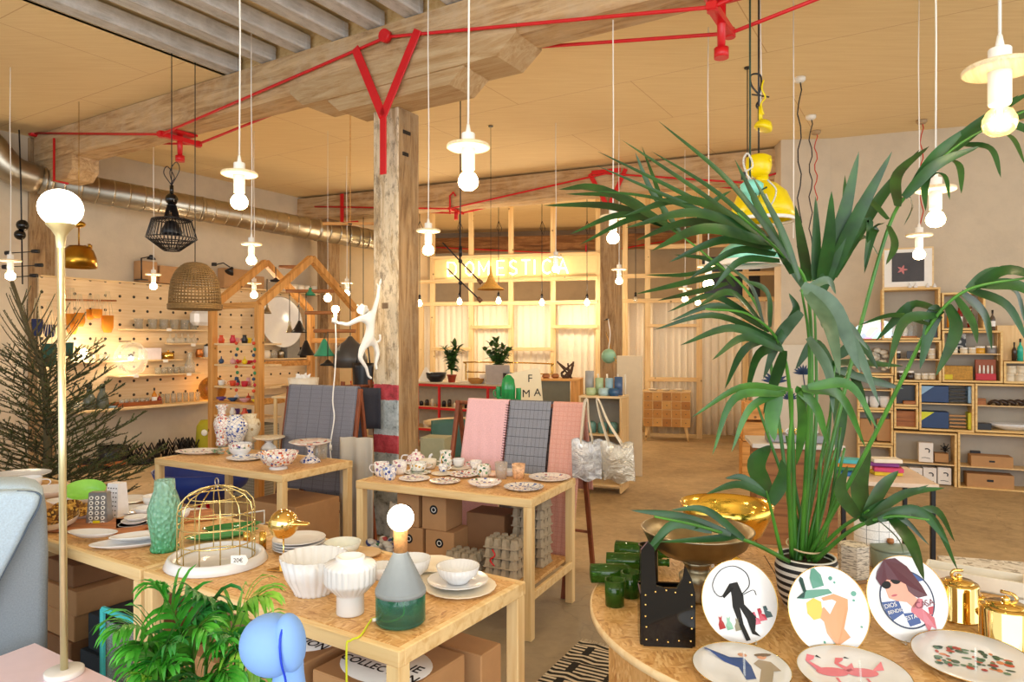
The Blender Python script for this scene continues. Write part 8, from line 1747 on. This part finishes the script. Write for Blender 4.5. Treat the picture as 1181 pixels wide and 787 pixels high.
# ------------------------------------------------------------------ goods under the tables
kb = M_['card']; seal = plain('white_sticker', '#f2efea', .6, var=.02)
def tabpt(c, u, v, a, b, z): q = c-u*a+v*b; q.z = z; return q     # a along from the near right corner, b depth
def ubox(p, w, d, h, rz, label, mark=None, m=None, tape=True):
    t = thing('cardboard_box', label, 'box', p, rz); MB().box((0, 0, h/2), (w, d, h), ch=.004).obj('box_body', m or kb, t)
    if mark == 'seal':                                 # round paper seal with lettering on the lid
        MB().lathe([(0, h), (min(w, d)*.36, h), (min(w, d)*.36, h+.001), (0, h+.0012)], (0, -.02, 0), 36, mod=scallop(36, .01), sx=1.3).obj('round_sticker', seal, t)
        m1 = MB(); text_mesh(m1, 'MACHINE', min(w, d)*.17, Matrix.Translation((0, -.0, h+.0016)), .0002, .0006); text_mesh(m1, 'COLLECTION', min(w, d)*.15, Matrix.Translation((0, -.055, h+.0016)), .0002, .0006); m1.obj('sticker_lettering', M_['ink'], t)
    if mark == 'dot':
        MB().cyl((0, -d/2-.0015, h*.62), (0, -d/2, h*.62), .028, seg=24).obj('round_label', M_['ink'], t); m1 = MB(); m1.tube([(.014*math.cos(2*PI*i/16), -d/2-.002, h*.62+.014*math.sin(2*PI*i/16)) for i in range(16)], .0025, 5, True); m1.obj('label_ring', seal, t)
    if mark == 'hole': MB().cyl((0, -d/2-.001, h*.5), (0, -d/2+.001, h*.5), .035, seg=24).obj('hand_hole', plain('hole_dark', '#4a3826', .9), t)
    return t
def npt(a, b, z): return tabpt(nc, nu, nv, a, b, z)
sh = .2+.001; rn = math.radians(-32.5)
ubox(npt(.25, .24, sh), .34, .34, .38, rn, 'large kraft box with a round white seal at the front right under the near table', 'seal')
ubox(npt(.66, .25, sh), .38, .36, .38, rn, 'kraft box with a white seal, left neighbour of the front right sealed box', 'seal')
ubox(npt(.2, .52, sh+.001), .3, .12, .36, rn, 'kraft box behind the front right sealed box', None)
ubox(npt(1.03, .28, sh), .24, .36, .25, rn, 'kraft box behind the parlour palm under the near table', None)
# floor boxes right of it
# mid table shelf
def mpt(a, b, z): return tabpt(mc_, mu, mv, a, b, z)
rm = math.radians(-26); ms = .27+.001
ubox(mpt(.92, .3, ms), .2, .2, .19, rm, 'kraft carton with a black round label at the bottom left of the china table shelf', 'dot'); ubox(mpt(.7, .3, ms), .2, .2, .19, rm, 'bottom kraft carton second from the left on the china table shelf', 'dot')
ubox(mpt(.93, .3, ms+.191), .16, .2, .2, rm, 'upper kraft carton with a hand hole on the china table shelf', 'hole'); ubox(mpt(.74, .3, ms+.191), .17, .2, .2, rm, 'upper kraft carton with a round label on the china table shelf', 'dot')
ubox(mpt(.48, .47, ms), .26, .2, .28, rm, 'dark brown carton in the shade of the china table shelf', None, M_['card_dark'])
egg = plain('grey_pulp', '#ab9c84', .95, var=.12, scale=30)
def eggcarton(p, rz, label, nx=4, ny=3, s=.052):
    m1 = MB(); w, d = nx*s, ny*s; m1.box((0, 0, .006), (w, d, .008))
    for i in range(nx):
        for j in range(ny):
            x, y = (i-(nx-1)/2)*s, (j-(ny-1)/2)*s; m1.lathe([(s*.56, .008), (s*.52, .025), (s*.4, .05), (s*.34, .055), (0, .05)], (x, y, 0), 6, smooth=False)
    solo('egg_carton', m1, egg, label, 'egg carton', p, rz, 'stacked egg cartons')
ln = ['lowest', 'second', 'third', 'fourth', 'fifth', 'sixth', 'seventh', 'top']
for i in range(8): eggcarton(mpt(.2, .45, ms+.056*i), rm+R.uniform(-.05, .05), ln[i]+' grey pulp egg carton in the tallest stack on the china table shelf')
for i in range(4): eggcarton(mpt(.24, .17, ms+.056*i), rm+R.uniform(-.05, .05), ln[i]+' grey pulp egg carton in the front stack on the china table shelf')
for i in range(2): eggcarton(mpt(.5, .17, ms+.056*i), rm+R.uniform(-.08, .08), ['lower', 'upper'][i]+' grey pulp egg carton in the short stack left of the front stack')
rb = MB(); rb.tube(spline([(0, 0, .12), (.02, -.005, .09), (-.01, -.005, .06), (.015, -.003, .03)], 10), .005, 5); rb.obj
solo('red_ribbon', rb, M_['red'], 'small red ribbon on the front egg carton stack', 'ribbon', mpt(.26, .045, ms+.06), rm)
# bags of wrapped sweets and cloth at the left on that shelf
m1 = MB(); cols_ = []
for i in range(60): m1.ball((R.uniform(-.09, .09), R.uniform(-.08, .08), .02+R.random()*.1*(1)), R.uniform(.014, .024), 8, (1.4, 1, .8))
mp = NT('patterned_wraps'); v_ = mp.n('TexVoronoi'); v_.inputs['Scale'].default_value = 30; mp.l(mp.coord(), v_.inputs['Vector']); s_ = mp.n('SeparateColor'); mp.l(v_.outputs['Color'], s_.inputs[0]); mp.set(mp.ramp(s_.outputs[0], [(0, C('#c8c4bc')), (.35, C('#3c4a8c')), (.5, C('#a83c3c')), (.62, C('#2c6a4c')), (.75, C('#b8b0a4')), (.9, C('#d8d4cc'))], True), .6)
solo('patterned_wraps', m1, mp.m, 'heap of colourful wrapped trinkets left of the kraft cartons', 'trinkets', mpt(1.06, .12, ms), rm, kind='stuff')
m1 = MB(); m1.grid(lambda u, v: ((u-.5)*.2*(1-.4*v)+.02*math.sin(v*5), -.04*math.sin(PI*u)+.1*v*.2, .3*v), 10, 8, True, .012); solo('paper_sack', m1, plain('paper_sack', '#cfc4b0', .8, var=.1), 'crumpled pale paper sack left of the kraft cartons', 'sack', mpt(1.07, .3, ms), rm)
# left table underside
def lpt(a, b, z): return tabpt(lc, lu, lv, a, b, z)
ubox(lpt(.28, .36, 0), .46, .4, .52, math.radians(-30), 'large plain kraft carton standing under the vase table', None)
ubox(lpt(.5, .2, 0)+lu*.0, .0001+.2, .2, .36, math.radians(-30), 'narrow grey carton beside the large kraft carton under the vase table', None, plain('grey_carton', '#a89a88', .8))
m1 = MB()
for s in (0, 1, 2):
    y = -.2-.015*s; z0 = .12+.13*s; m1.tube([(-.2, y, z0), (.25, y, z0+.1), (.25, y, z0+.18), (-.2, y, z0+.08)], .005, 5, True)
solo('wire_rack', m1, M_['white_paint'], 'white wire rack leaning against the large kraft carton', 'rack', lpt(.28, .12, 0)-Vector((0, 0, .0)), math.radians(-30))
# jug table underside
def jpt(a, b, z): return tabpt(jcc, ju, jv, a, b, z)
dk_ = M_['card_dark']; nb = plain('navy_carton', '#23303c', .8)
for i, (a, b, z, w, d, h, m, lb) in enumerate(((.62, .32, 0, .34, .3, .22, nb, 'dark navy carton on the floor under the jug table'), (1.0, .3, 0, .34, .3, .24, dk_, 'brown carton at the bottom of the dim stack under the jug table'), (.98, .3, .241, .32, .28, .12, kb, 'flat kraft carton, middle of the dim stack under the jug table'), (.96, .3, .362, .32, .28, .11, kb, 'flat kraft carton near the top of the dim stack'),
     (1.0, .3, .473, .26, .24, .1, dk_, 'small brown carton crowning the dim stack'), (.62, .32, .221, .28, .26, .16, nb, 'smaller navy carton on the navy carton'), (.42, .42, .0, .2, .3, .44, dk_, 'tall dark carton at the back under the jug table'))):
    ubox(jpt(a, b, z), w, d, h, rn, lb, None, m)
t = thing('poster_box', 'kraft coffee pot box with a teal edged frame by the table leg', 'box', jpt(.13, .12, 0), rn); MB().box((0, .06, .27), (.2, .1, .34), ch=.003).obj('box_body', kb, t)
m1 = MB(); text_mesh(m1, 'COFFEE POT', .026, Matrix.Translation((0.0, .0085, .17)) @ Matrix.Rotation(PI/2, 4, 'X'), .0003, .0006); m1.box((.02, .0085, .33), (.022, .002, .11)); m1.tube([(.02+.012*math.cos(2*PI*i/14), .008, .25+.012*math.sin(2*PI*i/14)) for i in range(14)], .0022, 5, True); m1.obj('print', M_['ink'], t)
MB().box((0, .06, .05), (.24, .12, .1)).obj('lower_box', dk_, t)
t = thing('light_frame', 'teal edged clear frame standing left of the coffee pot box', 'frame', jpt(.2, .02, 0), rn); m1 = MB(); tl = plain('teal_edge', '#4cc8cc', .3)
m1.bar((-.1, 0, .0), (-.1, 0, .55), .016, .02); m1.bar((-.1, 0, .55), (.14, 0, .55), .016, .02); m1.obj('edge_strip', tl, t); MB().box((.02, .012, .23), (.24, .004, .54)).obj('pane', M_['clear'], t)
# ------------------------------------------------------------------ camera, light, look
cam = bpy.data.cameras.new('camera'); co = bpy.data.objects.new('camera', cam); COL.objects.link(co)
co.location = (0, 0, H); co.rotation_euler = (PI/2, 0, 0); cam.sensor_width = 36; cam.lens = F/1181*36; cam.shift_y = 1.5/1181
cam.clip_start = .02; scene.camera = co
w = bpy.data.worlds.new('daylight'); scene.world = w; w.use_nodes = True
bg = w.node_tree.nodes['Background']; bg.inputs[0].default_value = (.86, .93, 1, 1); bg.inputs[1].default_value = 1.2
def area(name, loc, rot, sx, sy, e, col):
    l = bpy.data.lights.new(name, 'AREA'); l.shape = 'RECTANGLE'; l.size = sx; l.size_y = sy; l.energy = e; l.color = col
    o = bpy.data.objects.new(name, l); COL.objects.link(o); o.location = loc; o.rotation_euler = rot; return o
area('shop_window_daylight', (0, -2.6, 2.3), (math.radians(97), 0, 0), 9, 3.2, 225, (.93, .97, 1))
area('side_window_daylight', (7.5, 2.0, 2.2), (math.radians(88), 0, math.radians(75)), 6, 3, 70, (1, .97, .93))
def pt(loc, e, col=(1, .83, .60), r=.05):
    l = bpy.data.lights.new('bulb_and_fill_light', 'POINT'); l.energy = e; l.color = col; l.shadow_soft_size = r
    o = bpy.data.objects.new('bulb_and_fill_light', l); COL.objects.link(o); o.location = loc
for loc, e in BULBS: pt(loc, e)
for x, y, z, e in ((-.9, 13.7, 1.7, 45), (2.3, 13.0, 1.7, 45)): pt((x, y, z), e, (1, .74, .45), .15)  # added fill lights behind the curtains, with no bulb of their own
scene.view_settings.view_transform = 'Standard'; scene.view_settings.look = 'None'; scene.view_settings.gamma = 1
scene.view_settings.use_curve_mapping = False; scene.view_settings.exposure = 0.27
try:
    scene.cycles.use_denoising = True; scene.cycles.denoiser = 'OPENIMAGEDENOISE'; scene.cycles.sample_clamp_indirect = 6; scene.cycles.transparent_max_bounces = 24
    scene.cycles.max_bounces = 8; scene.cycles.caustics_reflective = False; scene.cycles.caustics_refractive = False
    scene.cycles.use_light_tree = True
except Exception: pass
